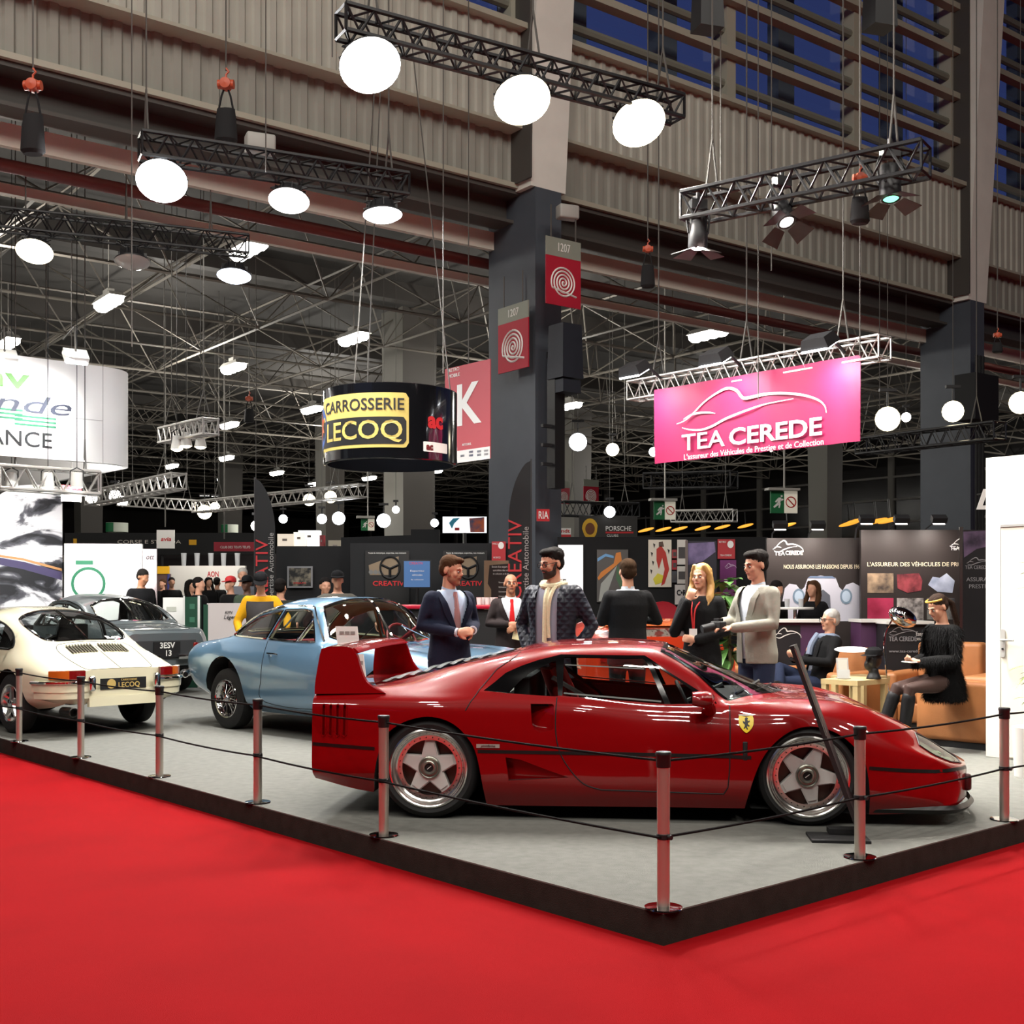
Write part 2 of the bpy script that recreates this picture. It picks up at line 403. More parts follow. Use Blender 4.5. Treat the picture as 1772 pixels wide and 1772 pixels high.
off = Vector((-.02, -.03, 0))
cord(L, .685, 'elastic_rope', 'upper black cord along the left side of the platform', .012)
cord([p+off for p in L], .335, 'elastic_rope', 'lower black cord along the left side of the platform', .012)
cord(Rr, .685, 'elastic_rope', 'upper black cord along the right side of the platform', .012)
cord([p+off for p in Rr], .335, 'elastic_rope', 'lower black cord along the right side of the platform', .012)
# ================================================================ trusses, lamps, hoists
M_tblk = mat('black truss', rgb(40, 40, 42), rough=.4, metal=.3)
M_tsil = mat('silver truss', rgb(205, 202, 198), rough=.35, metal=.6)
M_glow = mat('lamp glow', (1, 1, 1), emit=(1, .96, .88), strength=22)
M_glowc = mat('cool lamp glow', (1, 1, 1), emit=(.93, .97, 1), strength=22)
M_gloww = mat('warm lamp glow', (1, 1, 1), emit=(1, .87, .58), strength=14)
M_hous = mat('lamp housing', rgb(38, 38, 40), rough=.45)
M_grey = mat('grey plastic', rgb(170, 168, 162), rough=.5)
M_orange = mat('hoist orange', rgb(196, 84, 52), rough=.45)
M_wire = mat('steel wire', rgb(92, 90, 86), rough=.6)
M_bag = mat('black bag cloth', rgb(26, 26, 28), rough=.9)

def truss(A, B, h, label, mt, cables=(), ztop=9.8, sec=.02, w=None, group=None, tri=False):
    A, B = Vector(A), Vector(B); d = (B-A); L = d.length; d.normalize(); sd = d.cross(Vector((0, 0, 1))).normalized(); w = w or h
    t = thing('lighting_truss', label, 'truss', A)
    m = MB(); O = Vector((0, 0, 0))
    def c(i, x): return d*x+sd*(w/2 if i in (0, 1) else -w/2)+Vector((0, 0, 0 if i in (0, 3) else -h))
    for i in range(4): m.tube([c(i, 0), c(i, L)], sec, n=6)
    m.build('chord', mt, t)
    m = MB(); n = max(3, round(L/(h*1.15))); st = L/n
    for k in range(n):
        for (i, j) in ((0, 1), (3, 2), (0, 3), (1, 2)):
            m.tube([c(i, k*st), c(j, k*st+st/2)], sec*.5, n=4); m.tube([c(j, k*st+st/2), c(i, k*st+st)], sec*.5, n=4)
    for x in (0, L):
        for (i, j) in ((0, 1), (1, 2), (2, 3), (3, 0)): m.tube([c(i, x), c(j, x)], sec*.6, n=4)
    m.build('bracing', mt, t)
    for f in cables:
        m = MB(); p = d*(L*f); z1 = ztop-A.z
        m.tube([p+Vector((0, 0, .5)), p+Vector((0, 0, z1))], .009, n=4)
        for s in (-1, 1): m.tube([p+sd*s*w/2, p+Vector((0, 0, .5))], .011, n=4)
        m.build('sling_cable', M_wire, t)
    return t, d, sd, L

def flood(loc, aim, label, size=.46, glow=None, on=True, power=0, color=(1, .95, .88), hang=None, group='flood lamps hung under the trusses'):
    """lamp with finned housing, yoke and bulging glass, pointed at aim"""
    t = thing('flood_lamp', label, 'lamp', loc, group=group)
    q = (Vector(aim)-Vector(loc)).to_track_quat('-Z', 'Y').to_matrix()
    m = MB(); s = size
    prof = [(.0, .34*s), (.3*s, .34*s), (.34*s, .3*s), (.4*s, .12*s), (.56*s, 0), (.56*s, -.03*s), (.5*s, -.03*s)]
    m.lathe(prof, n=20, rot=q)
    for k in range(10):
        a = 2*PI*k/10; m.box(q@Vector((math.cos(a)*.36*s, math.sin(a)*.36*s, .2*s)), (.16*s, .02*s, .2*s), rot=q@Matrix.Rotation(a, 3, 'Z'))
    m.build('housing', M_hous, t)
    m = MB(); m.lathe([(.001, -.22*s), (.22*s, -.195*s), (.42*s, -.12*s), (.55*s, -.035*s), (.5*s, -.03*s)], n=24, rot=q); m.build('lens', (glow or M_glow) if on else mat('lamp glass off', rgb(190, 190, 186), rough=.1, spec=.6), t)
    m = MB(); up = hang if hang is not None else .42*s
    m.tube([q@Vector((-.56*s, 0, .05*s)), Vector((-.5*s, 0, up*.8)), Vector((0, 0, up)), Vector((.5*s, 0, up*.8)), q@Vector((.56*s, 0, .05*s))], .012, n=6); m.build('yoke', M_hous, t)
    if power:
        o = area('flood_light', Vector(loc)+q@Vector((0, 0, -.2*s)), s*.9, power, color, target=aim); o.data.shape = 'DISK'
    return t

# truss over the stand with three burning floods
A, B = pt(590, 14, 11), pt(1172, 172, 13.0); B.z = A.z
T1, d1, s1, L1 = truss(A, B, .24, 'black truss highest in the picture carrying three burning floods', M_tblk, (.08, .53, .95), ztop=19.88, sec=.026)
stand_aim = (1.2, 8.2, .6)
for (px, py, Y, aim, glow, lb, pw) in ((640, 112, 11.15, (.4, 7, .2), M_glow, 'burning flood lamp at the left end of the highest truss', 300),
                        (903, 172, 12.0, (1.2, 8.2, .6), M_gloww, 'burning flood lamp in the middle of the highest truss', 340),
                        (1105, 212, 12.75, (2.6, 8.5, .6), M_gloww, 'burning flood lamp at the right end of the highest truss', 340)):
    flood(pt(px, py, Y), aim, lb, .52, glow, power=pw)
A, B = pt(243, 232, 13), pt(702, 304, 14.3); B.z = A.z
truss(A, B, .25, 'black truss above the left cars with two burning floods and one dim', M_tblk, (.02, .93), ztop=19.88, sec=.024)
flood(pt(280, 312, 13.2), (-3, 9, .6), 'round white glaring flood lamp above the curved white booth sign', .5, M_glowc, power=357, color=(1, 1, 1))
flood(pt(500, 346, 13.7), (-2.5, 11.5, 0), 'warm flood lamp at the middle of the left truss', .42, M_glow, power=221)
flood(pt(662, 370, 14.2), (-1.2, 13.6, 0), 'cool flood lamp at the right end of the left truss seen edge on', .42, M_glowc, power=136, color=(1, 1, 1))
A, B = pt(-60, 356, 16), pt(428, 424, 17.4); B.z = A.z
truss(A, B, .26, 'black truss behind the left one with a warm, a dark and a bluish flood', M_tblk, (.2, .55, .86), ztop=9.8)
flood(pt(60, 434, 16.3), (-6, 13, 0), 'warm burning flood lamp on the farther left truss', .44, M_gloww, power=221)
flood(pt(229, 452, 16.8), (-5, 15.5, 0), 'unlit grey flood lamp on the farther left truss', .44, on=False, hang=.34)
flood(pt(405, 476, 17.3), (-4, 16, 0), 'bluish burning flood lamp on the farther left truss', .44, mat('blue lamp glow', (1, 1, 1), emit=(.72, .82, 1), strength=12), hang=.34, power=119, color=(.85, .92, 1))

# right truss with theatre spots
A, B = pt(1188, 338, 11.85), pt(1602, 238, 10.5); B.z = A.z
truss(A, B, .26, 'black truss on the right carrying three theatre spots', M_tblk, (.12, .88), ztop=19.88, sec=.024)
def spot(loc, label, tilt, ry, glow):
    t = thing('theatre_spotlight', label, 'spotlight', loc, ry, group='theatre spots with barn doors')
    q = Matrix.Rotation(tilt, 3, 'X')
    m = MB(); m.lathe([(.0, .17), (.075, .17), (.085, .15), (.085, .02), (.095, 0), (.095, -.13), (.085, -.15), (.07, -.15)], n=18, rot=q); m.build('body', M_hous, t)
    m = MB(); m.lathe([(.001, -.165), (.05, -.155), (.07, -.14)], n=18, rot=q); m.build('lens', glow, t)
    m = MB(); m.tube([q@Vector((-.1, 0, 0)), (-.12, 0, .16), (-.1, 0, .24), (.1, 0, .24), (.12, 0, .16), q@Vector((.1, 0, 0))], .012, n=6); m.box((0, 0, .28), (.16, .1, .09)); m.cyl((0, 0, .3), (0, 0, .4), .02); m.build('yoke', M_hous, t)
    for k in range(4):
        a = k*PI/2+.3; r = q@Matrix.Rotation(a, 3, 'Z'); m = MB()
        m.loft([[r@Vector((-.07, .09, -.15)), r@Vector((.07, .09, -.15))], [r@Vector((-.11, .25, -.21)), r@Vector((.11, .25, -.21))]], closed=False)
        m.loft([[r@Vector((-.07, .09, -.153)), r@Vector((.07, .09, -.153))], [r@Vector((-.11, .25, -.215)), r@Vector((.11, .25, -.215))]], closed=False)
        m.build('barn_door', mat('barn door', rgb(60, 52, 50), rough=.5), t, smooth=False)
    return t
M_dim = mat('dim lamp glow', (1, 1, 1), emit=(1, .93, .9), strength=3)
spot(pt(1208, 404, 11.75), 'left theatre spot on the right truss hanging straight down', .1, .2, M_dim)
spot(pt(1353, 366, 11.35), 'middle theatre spot on the right truss tilted towards the stand', -.55, .4, M_dim)
spot(pt(1540, 318, 10.75), 'right theatre spot on the right truss with a green glowing lens', -.15, .1, mat('green lamp glow', (.3, 1, .6), emit=(.2, .9, .5), strength=2.2))

for (a, p, w) in ((pt(1353, 372, 11.3), (3.0, 9.6, .6), 120), (pt(1540, 330, 10.7), (3.6, 9.6, .6), 110), (pt(1208, 412, 11.7), (1.6, 10.4, 1), 120)): area('spot_light', a+Vector((0, 0, -.1)), .12, w, (1, .96, .9), target=p, spread=1.6)
# ceiling lamps in the aisle
def high_bay(loc, label, on=True):
    t = thing('ceiling_lamp', label, 'ceiling lamp', loc, math.atan2(-.8, .6), group='long ceiling lamps of the aisle')
    m = MB(); m.box((0, 0, .09), (1.1, .34, .1), taper=.75); m.box((.0, 0, .19), (.3, .14, .12)); m.tube([(.0, 0, .25), (0, 0, 1.4)], .012, n=4); m.build('housing', M_grey, t)
    m = MB()
    for k in range(4): m.lathe([(.001, -.13), (.1, -.11), (.16, -.05), (.17, .03)], c=(-.4+k*.265, 0, 0), n=14)
    m.build('bulb_cover', M_glow, t)
    return t
hb = high_bay((0, 0, -50), '')
spots = [(430, 430, 'long ceiling lamp between the two left trusses'), (188, 523, 'long ceiling lamp above the left end of the curved white sign'), (612, 585, 'long ceiling lamp left of the pale column and above the drum sign'),
 (404, 636, 'long ceiling lamp right of the curved white sign'), (14, 594, 'long ceiling lamp cut by the left picture edge'), (1226, 578, 'long ceiling lamp above the pink banner'),
 (540, 708, 'small ceiling lamp left of the drum sign'), (397, 735, 'small ceiling lamp right of the curved sign, upper of three'), (392, 792, 'small ceiling lamp right of the curved sign, middle of three'),
 (297, 806, 'small ceiling lamp at the lower corner of the curved sign'), (479, 818, 'small ceiling lamp above the left feather flag'), (387, 829, 'small ceiling lamp right of the curved sign, lowest of three'),
 (545, 837, 'far ceiling lamp over the silver truss'), (639, 827, 'far ceiling lamp under the drum sign'), (752, 815, 'far ceiling lamp under the drum sign beside the pale column'), (984, 702, 'far ceiling lamp between the near column and the pink banner')]
for i, (px, py, lb) in enumerate(spots):
    o = hb if i == 0 else copy_tree(hb)
    z = 7.5; Y = F*(z-CZ)/(HY-py); place(o, ((px-CX)/F*Y, Y, z), o.rotation_euler.z, lb)

# round work lamps far in the aisle
def globe(px, py, Y, r, glow, lb):
    p = pt(px, py, Y); t = thing('round_lamp', lb, 'lamp', p, group='round lamps far in the aisle')
    q = (Vector((0, 0, 1.6))-p).to_track_quat('-Z', 'Y').to_matrix()
    m = MB(); m.lathe([(.001, .25*r), (.6*r, .2*r), (1.05*r, -.1*r), (1.05*r, -.2*r)], n=16, rot=q); m.build('reflector', M_hous, t)
    m = MB(); m.lathe([(.001, -.75*r), (.4*r, -.68*r), (.8*r, -.4*r), (1*r, -.12*r)], n=16, rot=q); m.build('lens', glow, t)
    m = MB(); m.tube([(0, 0, r*.2), (0, 0, r*2.4)], .02, n=5); m.box((0, 0, r*2.4), (r*1.4, .08, .05)); m.build('bracket', M_hous, t); m = MB(); m.tube([(0, 0, r*2.4), (0, 0, ceil_z(p)-p.z)], .007, n=4); m.build('hanging_cable', M_wire, t)
for a in ((1000, 765, 30, .22, M_glowc, 'white round lamp right of the near column'), (1060, 778, 32, .17, M_gloww, 'yellowish round lamp left of the pink banner'), (1131, 782, 34, .13, M_glowc, 'small round lamp at the lower left corner of the pink banner'),
          (1536, 725, 20, .2, M_gloww, 'large yellowish lamp right of the pink banner'), (1649, 712, 22, .19, M_gloww, 'yellowish lamp in front of the right column'), (1568, 722, 26, .1, M_glow, 'small lamp beside the large yellowish one'), (1766, 697, 22, .2, M_gloww, 'lamp cut by the right picture edge'),
          (664, 901, 28, .16, M_glowc, 'white round lamp left of the pale column foot'), (586, 897, 30, .16, M_glowc, 'white round lamp under the drum sign, right of its neighbour'), (557, 898, 30, .12, M_glowc, 'smaller white round lamp under the drum sign'), (685, 882, 30, .09, M_glowc, 'little lamp on the pale column'), (752, 905, 30, .1, M_glowc, 'little lamp right of the pale column foot'),
          (1055, 886, 30, .14, M_glowc, 'round lamp above the yellow crest board'), (354, 886, 34, .2, M_gloww, 'glaring warm lamp on the far silver truss'), (372, 878, 34, .14, M_gloww, 'warm lamp beside the glaring one on the far truss'), (443, 910, 24, .1, M_glow, 'small lamp left of the left feather flag'),
          (158, 861, 34, .17, M_glow, 'oval lamp below the long silver truss, left of its pair'), (199, 858, 34, .17, M_glow, 'oval lamp below the long silver truss, right of its pair'), (212, 868, 36, .15, M_glow, 'oval lamp lowest below the long silver truss'), (490, 898, 34, .12, M_glowc, 'tilted lamp right of the left feather flag'),
          (535, 865, 34, .17, M_gloww, 'warm lamp below the right silver truss, left of its pair'), (572, 860, 34, .17, M_gloww, 'warm lamp below the right silver truss, right of its pair'), (52, 905, 36, .12, M_glow, 'lamp above the black and white mural')):
    globe(*a)
# farther trusses
def ptz(px, py, z):
    Y = F*(z-CZ)/(HY-py); return pt(px, py, Y)
def far_truss(p, q, h, lb, mt=M_tsil, sec=.025): return truss(p, q, h, lb, mt, (.15, .85), sec=sec, ztop=min(ceil_z(p), ceil_z(q)) if abs(ceil_z(p)-ceil_z(q)) < 1 else 9.83)
far_truss(pt(158, 852, 27), pt(310, 819, 23.5), .3, 'long silver truss below the curved white sign')
far_truss(pt(210, 858, 36), pt(345, 866, 34), .3, 'silver truss far behind the white booth panel')
far_truss(pt(340, 868, 33), pt(628, 838, 29), .3, 'silver truss running behind the left feather flag')
far_truss(pt(286, 742, 22), pt(365, 724, 20), .26, 'short silver truss end with three spots beside the curved sign')
far_truss(pt(0, 806, 18), pt(172, 818, 18.6), .34, 'silver truss under the curved white sign')
far_truss(pt(1120, 820, 40), pt(1270, 816, 38), .5, 'dark truss far under the pink banner', M_tblk, .04)
far_truss(pt(970, 868, 30), pt(1100, 872, 31), .35, 'dark truss above the yellow crest board', M_tblk)
far_truss(pt(1165, 884, 34), pt(1272, 882, 33), .32, 'silver truss above the dark poster wall')
far_truss(pt(1490, 760, 24), pt(1730, 730, 21), .3, 'dark truss carrying yellowish lamps before the right column', M_tblk)
for (px, py, lb) in ((306, 768, 'white can spot, left of three beside the curved sign'), (322, 762, 'burning can spot, middle of three beside the curved sign'), (347, 764, 'white can spot, right of three beside the curved sign')):
    t = thing('can_spotlight', lb, 'spotlight', pt(px, py, 21), group='can spots beside the curved sign')
    m = MB(); m.lathe([(.001, .14), (.07, .14), (.09, .0), (.11, -.1), (.1, -.1)], n=14); m.build('can', M_white, t)
    m = MB(); m.lathe([(.001, -.14), (.06, -.125), (.1, -.095)], n=14); m.build('lens', M_gloww, t)
    m = MB(); m.tube([(-.09, 0, 0), (-.09, 0, .2), (0, 0, .26), (.09, 0, .2), (.09, 0, 0)], .01, n=5); m.tube([(0, 0, .26), (0, 0, 9.8-t.location.z)], .006, n=4); m.build('yoke', M_hous, t)
for (px, lb) in ((20, 'white can spot hung under the curved sign, left of three'), (83, 'white can spot hung under the curved sign, middle of three'), (133, 'white can spot hung under the curved sign, right of three')):
    t = thing('can_spotlight', lb, 'spotlight', pt(px, 832, 18.2), group='can spots under the curved sign')
    m = MB(); m.lathe([(.001, .12), (.09, .12), (.095, -.1), (.09, -.1)], n=14); m.build('can', M_white, t)
    m = MB(); m.lathe([(.001, -.12), (.06, -.11), (.09, -.095)], n=14); m.build('lens', M_glow, t)
    m = MB(); m.tube([(-.1, 0, 0), (-.1, 0, .15), (0, 0, .2), (.1, 0, .15), (.1, 0, 0)], .01, n=5); m.tube([(0, 0, .2), (0, 0, 9.8-t.location.z)], .006, n=4); m.build('yoke', M_hous, t)

# chain hoists with their black chain bags
def hoist(px, py, Y, bagdrop, lb, s=1., ztop=19.88):
    p = pt(px, py, Y); t = thing('chain_hoist', lb, 'chain hoist', p, group='orange chain hoists with black bags')
    m = MB(); m.lathe([(.001, -.07*s), (.06*s, -.06*s), (.075*s, 0), (.06*s, .06*s), (.001, .07*s)], axis='Y', n=14); m.lathe([(.001, -.09*s), (.05*s, -.09*s), (.05*s, .09*s), (.001, .09*s)], axis='X', n=12); m.tube([(0, 0, .05*s), (.0, 0, .11*s), (.03*s, 0, .14*s), (0, 0, .18*s)], .012*s, n=6); m.build('hoist_body', M_orange, t)
    m = MB(); m.tube([(0, 0, .15*s), (0, 0, ztop-p.z)], .009, n=4); m.build('lift_chain', M_wire, t)
    m = MB(); b = bagdrop
    rings = []
    for z, w, d in ((-b, .10, .07), (-b*.98+.02, .13, .1), (-b*.6, .115, .09), (-b*.42, .10, .05)): rings.append([(math.cos(a)*w*s, math.sin(a)*d*s, z) for a in [2*PI*k/12 for k in range(12)]])
    m.loft(rings, caps=True)
    for sx in (-1, 1): m.tube([(sx*.08*s, 0, -b*.43), (sx*.05*s, 0, -b*.2), (sx*.02*s, 0, -.05*s)], .012*s, n=5)
    m.build('chain_bag', M_bag, t)
hoist(57, 148, 12.5, .72, 'orange hoist and black bag at the far left under the cladding')
hoist(391, 146, 14.7, .72, 'orange hoist and black bag above the middle of the left truss', 1.1)
hoist(1121, 431, 17, .55, 'orange hoist and black bag below the right burning flood', .8)
hoist(1488, 308, 10.9, .42, 'small hoist and bag left of the green glowing spot', .7)
hoist(1726, 580, 20, .3, 'orange hoist hanging beside the right column', .7)
hoist(431, 690, 30, .6, 'orange hoist hanging high above the left feather flag', 1., 9.8)
# hanging loudspeaker and loose wires
for (px, py, Y, lb) in ((1224, 20, 12, 'black loudspeaker hung at the top left of the window front'), (1522, 18, 12, 'black loudspeaker hung at the top right of the window front')):
    t = thing('hanging_loudspeaker', lb, 'loudspeaker', pt(px, py, Y), .3)
    m = MB(); m.box((0, 0, 0), (.26, .24, .38), taper=.9); m.build('cabinet', M_black, t, smooth=False)
    m = MB(); m.cyl((0, 0, .19), (0, 0, 12), .012, n=5); m.build('cable', M_black, t)
wires = [(228, 60, 12.5, 19, 4.2), (575, 0, 12, 19, 7.0), (767, 190, 14, 19, 4.2), (1312, 0, 14, 19, 3.9), (1488, 0, 11.5, 19, 3.9), (1247, 40, 12, 19, 5.6), (1335, 0, 14, 19, 5.4), (460, 120, 13, 19, 6.2)]
for i, (px, py, Y, z1, z0) in enumerate(wires):
    p = pt(px, HY, Y); m = MB(); m.tube([(p.x, p.y, z0), (p.x, p.y, z1)], .007, n=4)
    tag(m.build('suspension_wire', M_wire), ['thin wire hanging left of the round glaring flood', 'thin wire left of the highest truss', 'thin wire hanging left of the near column', 'thin wire crossing the window front to the banner truss', 'thin wire hanging right of the banner truss', 'black supply wire falling to the right truss', 'second thin wire falling to the right truss', 'thin wire hanging above the left truss'][i], 'wire', 'thin suspension wires')
# emergency light boxes on the girder and column
for (px, py, Y, lb) in ((982, 368, 19, 'beige flood box on the near column'), (450, 250, 14, 'grey flood box above the left truss'), (1550, 522, 27, 'white lamp box under the right girder')):
    t = thing('lamp_box', lb, 'lamp', pt(px, py, Y), .4)
    m = MB(); m.rbox((0, 0, 0), (.34, .2, .22), .03); m.build('case', M_grey, t); m = MB(); m.box((0, .12, .02), (.06, .3, .06)); m.build('bracket', M_hous, t)
# ================================================================ car bodies: feature lines -> skin -> panels
def pchip(xs, ys, x):
    n = len(xs)
    if x <= xs[0]: return ys[0]
    if x >= xs[-1]: return ys[-1]
    i = max(k for k in range(n-1) if xs[k] <= x)
    def d(k):
        if k == 0: return (ys[1]-ys[0])/(xs[1]-xs[0])
        if k == n-1: return (ys[-1]-ys[-2])/(xs[-1]-xs[-2])
        h0, h1 = xs[k]-xs[k-1], xs[k+1]-xs[k]; a, b = (ys[k]-ys[k-1])/h0, (ys[k+1]-ys[k])/h1
        if a*b <= 0: return 0.
        w1, w2 = 2*h1+h0, h1+2*h0; return (w1+w2)/(w1/a+w2/b)
    h = xs[i+1]-xs[i]; t = (x-xs[i])/h; m0, m1 = d(i)*h, d(i+1)*h
    return (2*t**3-3*t*t+1)*ys[i]+(t**3-2*t*t+t)*m0+(3*t*t-2*t**3)*ys[i+1]+(t**3-t*t)*m1
def spl(pts, n=6, closed=False):
    """smooth curve through points"""
    P = [Vector(p) for p in pts]; out = []; N = len(P)
    for i in range(N if closed else N-1):
        g = (lambda k: P[k % N]) if closed else (lambda k: P[max(0, min(N-1, k))])
        a, b, c, d = g(i-1), g(i), g(i+1), g(i+2)
        for k in range(n):
            t = k/n; out.append(tuple(.5*((2*b)+(c-a)*t+(2*a-5*b+4*c-d)*t*t+(3*b-a-3*c+d)*t**3)))
    if not closed: out.append(tuple(P[-1]))
    return out
def inside(p, poly):
    x, y = p; c = False; n = len(poly); j = n-1
    for i in range(n):
        xi, yi = poly[i]; xj, yj = poly[j]
        if (yi > y) != (yj > y) and x < (xj-xi)*(y-yi)/(yj-yi)+xi: c = not c
        j = i
    return c
class Skin:
    TS = .25
    def __init__(s, lines, sharp=None, nx=100, per=5):
        s.L = lines; s.K = len(lines); s.sharp = sharp or {}; s.x0, s.x1 = lines[0][0][0], lines[0][-1][0]; s.nx = nx; s.per = per; s.reg = []; s.cache = {}
        s.cols = [([p[0] for p in l], [p[1] for p in l], [p[2] for p in l]) for l in lines]
    def sec(s, x):
        key = round(x, 5)
        if key in s.cache: return s.cache[key]
        P = [Vector((pchip(a, b, x), pchip(a, c, x))) for a, b, c in s.cols]; K = s.K
        ext = Vector((-P[-2].x, P[-2].y)); h = [max(1e-5, (P[i+1]-P[i]).length) for i in range(K-1)]; M = []
        for i in range(K):
            sh = s.sharp.get(i); issharp = sh and sh[0] <= x <= sh[1]
            if i == 0: r = (P[1]-P[0])/h[0]; M.append((r, r)); continue
            prv = (P[i]-P[i-1])/h[i-1]
            nx_, hn_ = ((ext-P[i])/h[i-1], h[i-1]) if i == K-1 else ((P[i+1]-P[i])/h[i], h[i])
            if issharp: M.append((prv, nx_))
            else: m = (prv*hn_+nx_*h[i-1])/(hn_+h[i-1]); M.append((m, m))
        s.cache[key] = (P, h, M); return s.cache[key]
    def p(s, x, t):
        P, h, M = s.sec(x); i = min(s.K-2, max(0, int(t))); u = t-i; a, b = P[i], P[i+1]; m0, m1 = M[i][1]*h[i], M[i+1][0]*h[i]
        q = (2*u**3-3*u*u+1)*a+(u**3-2*u*u+u)*m0+(3*u*u-2*u**3)*b+(u**3-u*u)*m1
        return Vector((x, q.x, q.y))
    def n(s, x, t):
        e = .004; xa, xb = max(s.x0, x-e), min(s.x1, x+e); ta, tb = max(0, t-.03), min(s.K-1, t+.03)
        v = (s.p(x, tb)-s.p(x, ta)).cross(s.p(xb, t)-s.p(xa, t))
        return v.normalized() if v.length > 1e-12 else Vector((0, 0, 1))
    def tz(s, x, z, t0=0., t1=None):
        t1 = s.K-1 if t1 is None else t1; N = 48; prev = s.p(x, t0).z
        if z <= prev: return t0
        for k in range(1, N+1):
            t = t0+(t1-t0)*k/N; cur = s.p(x, t).z
            if cur >= z > prev: return t-(t1-t0)/N*(cur-z)/max(1e-9, cur-prev)
            prev = max(prev, cur)
        return t1
    def ty(s, x, y, t0=3.):
        t1 = s.K-1; N = 48; prev = s.p(x, t1).y
        for k in range(1, N+1):
            t = t1-(t1-t0)*k/N; cur = s.p(x, t).y
            if cur >= y: return t+(t1-t0)/N*(cur-y)/max(1e-9, cur-prev)
            prev = cur
        return t0
    def dens(s, pts, step, closed=True):
        out = []; n = len(pts)
        for i in range(n if closed else n-1):
            a, b = pts[i], pts[(i+1) % n]; k = max(1, int(math.hypot(b[0]-a[0], b[1]-a[1])/step)); out += [(a[0]+(b[0]-a[0])*j/k, a[1]+(b[1]-a[1])*j/k) for j in range(k)]
        if not closed: out.append(pts[-1])
        return out
    def side(s, pts, step=.04, closed=True, tmax=None):
        return [(x, s.tz(x, z, 0., tmax)) for x, z in s.dens(pts, step, closed)]
    def top(s, pts, step=.04, closed=True, t0=3.):
        return [(x, s.ty(x, max(0, y), t0)) for x, y in s.dens(pts, step, closed)]
    def region(s, name, poly): s.reg.append((name, poly)); return poly
    def cut(s):
        V, E, T = [], [], s.TS; K = s.K-1
        xs = [s.x0+(s.x1-s.x0)*i/s.nx for i in range(s.nx+1)]; nt = K*s.per
        for i, x in enumerate(xs):
            for j in range(nt+1): V.append(Vector((x, j/s.per*T)))
        w = nt+1
        for i in range(s.nx): E += [(i*w, (i+1)*w), (i*w+nt, (i+1)*w+nt)]
        for j in range(nt): E += [(j, j+1), (s.nx*w+j, s.nx*w+j+1)]
        for l in s.sharp:
            for i in range(s.nx): E.append((i*w+l*s.per, (i+1)*w+l*s.per))
        for _, poly in s.reg:
            k = len(V); n = len(poly)
            V += [Vector((min(s.x1, max(s.x0, a)), min(K, max(0, b))*T)) for a, b in poly]; E += [(k+i, k+(i+1) % n) for i in range(n)]
        ov, oe, of, _, _, _ = delaunay_2d_cdt(V, E, [], 0, 1e-5)
        s.V = [(v.x, v.y/T) for v in ov]; s.pos = [s.p(*v) for v in s.V]; s.nor = [s.n(*v) for v in s.V]
        s.parts = {}
        regs = [(nm, [(a, b*T) for a, b in pl], (min(a for a, b in pl), max(a for a, b in pl))) for nm, pl in s.reg]
        for f in of:
            c = (sum(ov[i].x for i in f)/3, sum(ov[i].y for i in f)/3); nm = 'body'
            for rn, pl, bb in regs:
                if bb[0] <= c[0] <= bb[1] and inside(c, pl): nm = rn; break
            a, b, d = f
            if (ov[b].x-ov[a].x)*(ov[d].y-ov[a].y)-(ov[b].y-ov[a].y)*(ov[d].x-ov[a].x) < 0: f = [a, d, b]
            s.parts.setdefault(nm, []).append(tuple(f))
    def mesh(s, name, regions, mats, parent, sides='LR', off=0., flip=False, xr=None, split=False):
        if split: return [s.mesh(name, regions, mats, parent, sd, off, flip, xr) for sd in sides]
        tris = [f for r in ([regions] if isinstance(regions, str) else regions) for f in s.parts.get(r, [])]
        if xr: tris = [f for f in tris if all(xr[0] <= s.V[i][0] <= xr[1] for i in f)]
        vs, fs, ns = [], [], []
        for sd in sides:
            ids = {}
            for f in tris:
                q = []
                for i in f:
                    if i not in ids:
                        ids[i] = len(vs); P = s.pos[i]+s.nor[i]*off; N = s.nor[i].copy()
                        if flip: N = -N
                        if sd == 'R': P.y = -P.y; N.y = -N.y
                        vs.append(P); ns.append(N)
                    q.append(ids[i])
                if (sd == 'L') != flip: q = q[::-1]
                fs.append(q)
        me = bpy.data.meshes.new(name); me.from_pydata(vs, [], fs)
        for m in (mats if isinstance(mats, (list, tuple)) else [mats]): me.materials.append(m)
        me.polygons.foreach_set('use_smooth', [True]*len(me.polygons)); me.normals_split_custom_set_from_vertices(ns)
        o = bpy.data.objects.new(name, me); COL.objects.link(o); o.parent = parent
        return o
    def path(s, xt, off=0., sd='L'):
        out = []
        for x, t in xt:
            v = s.p(x, t)+s.n(x, t)*off
            if sd == 'R': v.y = -v.y
            out.append(v)
        return out
    def line(s, name, paths, r, mt, parent, off=0., sides='LR', closed=False, n=5):
        if len(sides) > 1 or len(paths) > 1: return [s.line(name, [q], r, mt, parent, off, sd, closed, n) for sd in sides for q in paths]
        m = MB()
        for xt in paths:
            for sd in sides: m.tube(s.path(xt, off, sd), r, n=n, closed=closed)
        return m.build(name, mt, parent)
    def band(s, name, xt, w, mt, parent, off=.003, sides='LR', closed=False):
        """flat strip lying on the skin along a line, w wide"""
        if len(sides) > 1: return [s.band(name, xt, w, mt, parent, off, sd, closed) for sd in sides]
        m = MB()
        for sd in sides:
            P = s.path(xt, off, sd); N = len(P); a, b = [], []
            for i, q in enumerate(P):
                t = (P[min(N-1, i+1)]-P[max(0, i-1)]).normalized(); nn = s.n(*xt[i])
                if sd == 'R': nn.y = -nn.y
                side = t.cross(nn).normalized()*w/2; a.append(q-side); b.append(q+side)
            m.loft([a, b] if sd == 'L' else [b, a], closed=False)
        return m.build(name, mt, parent)
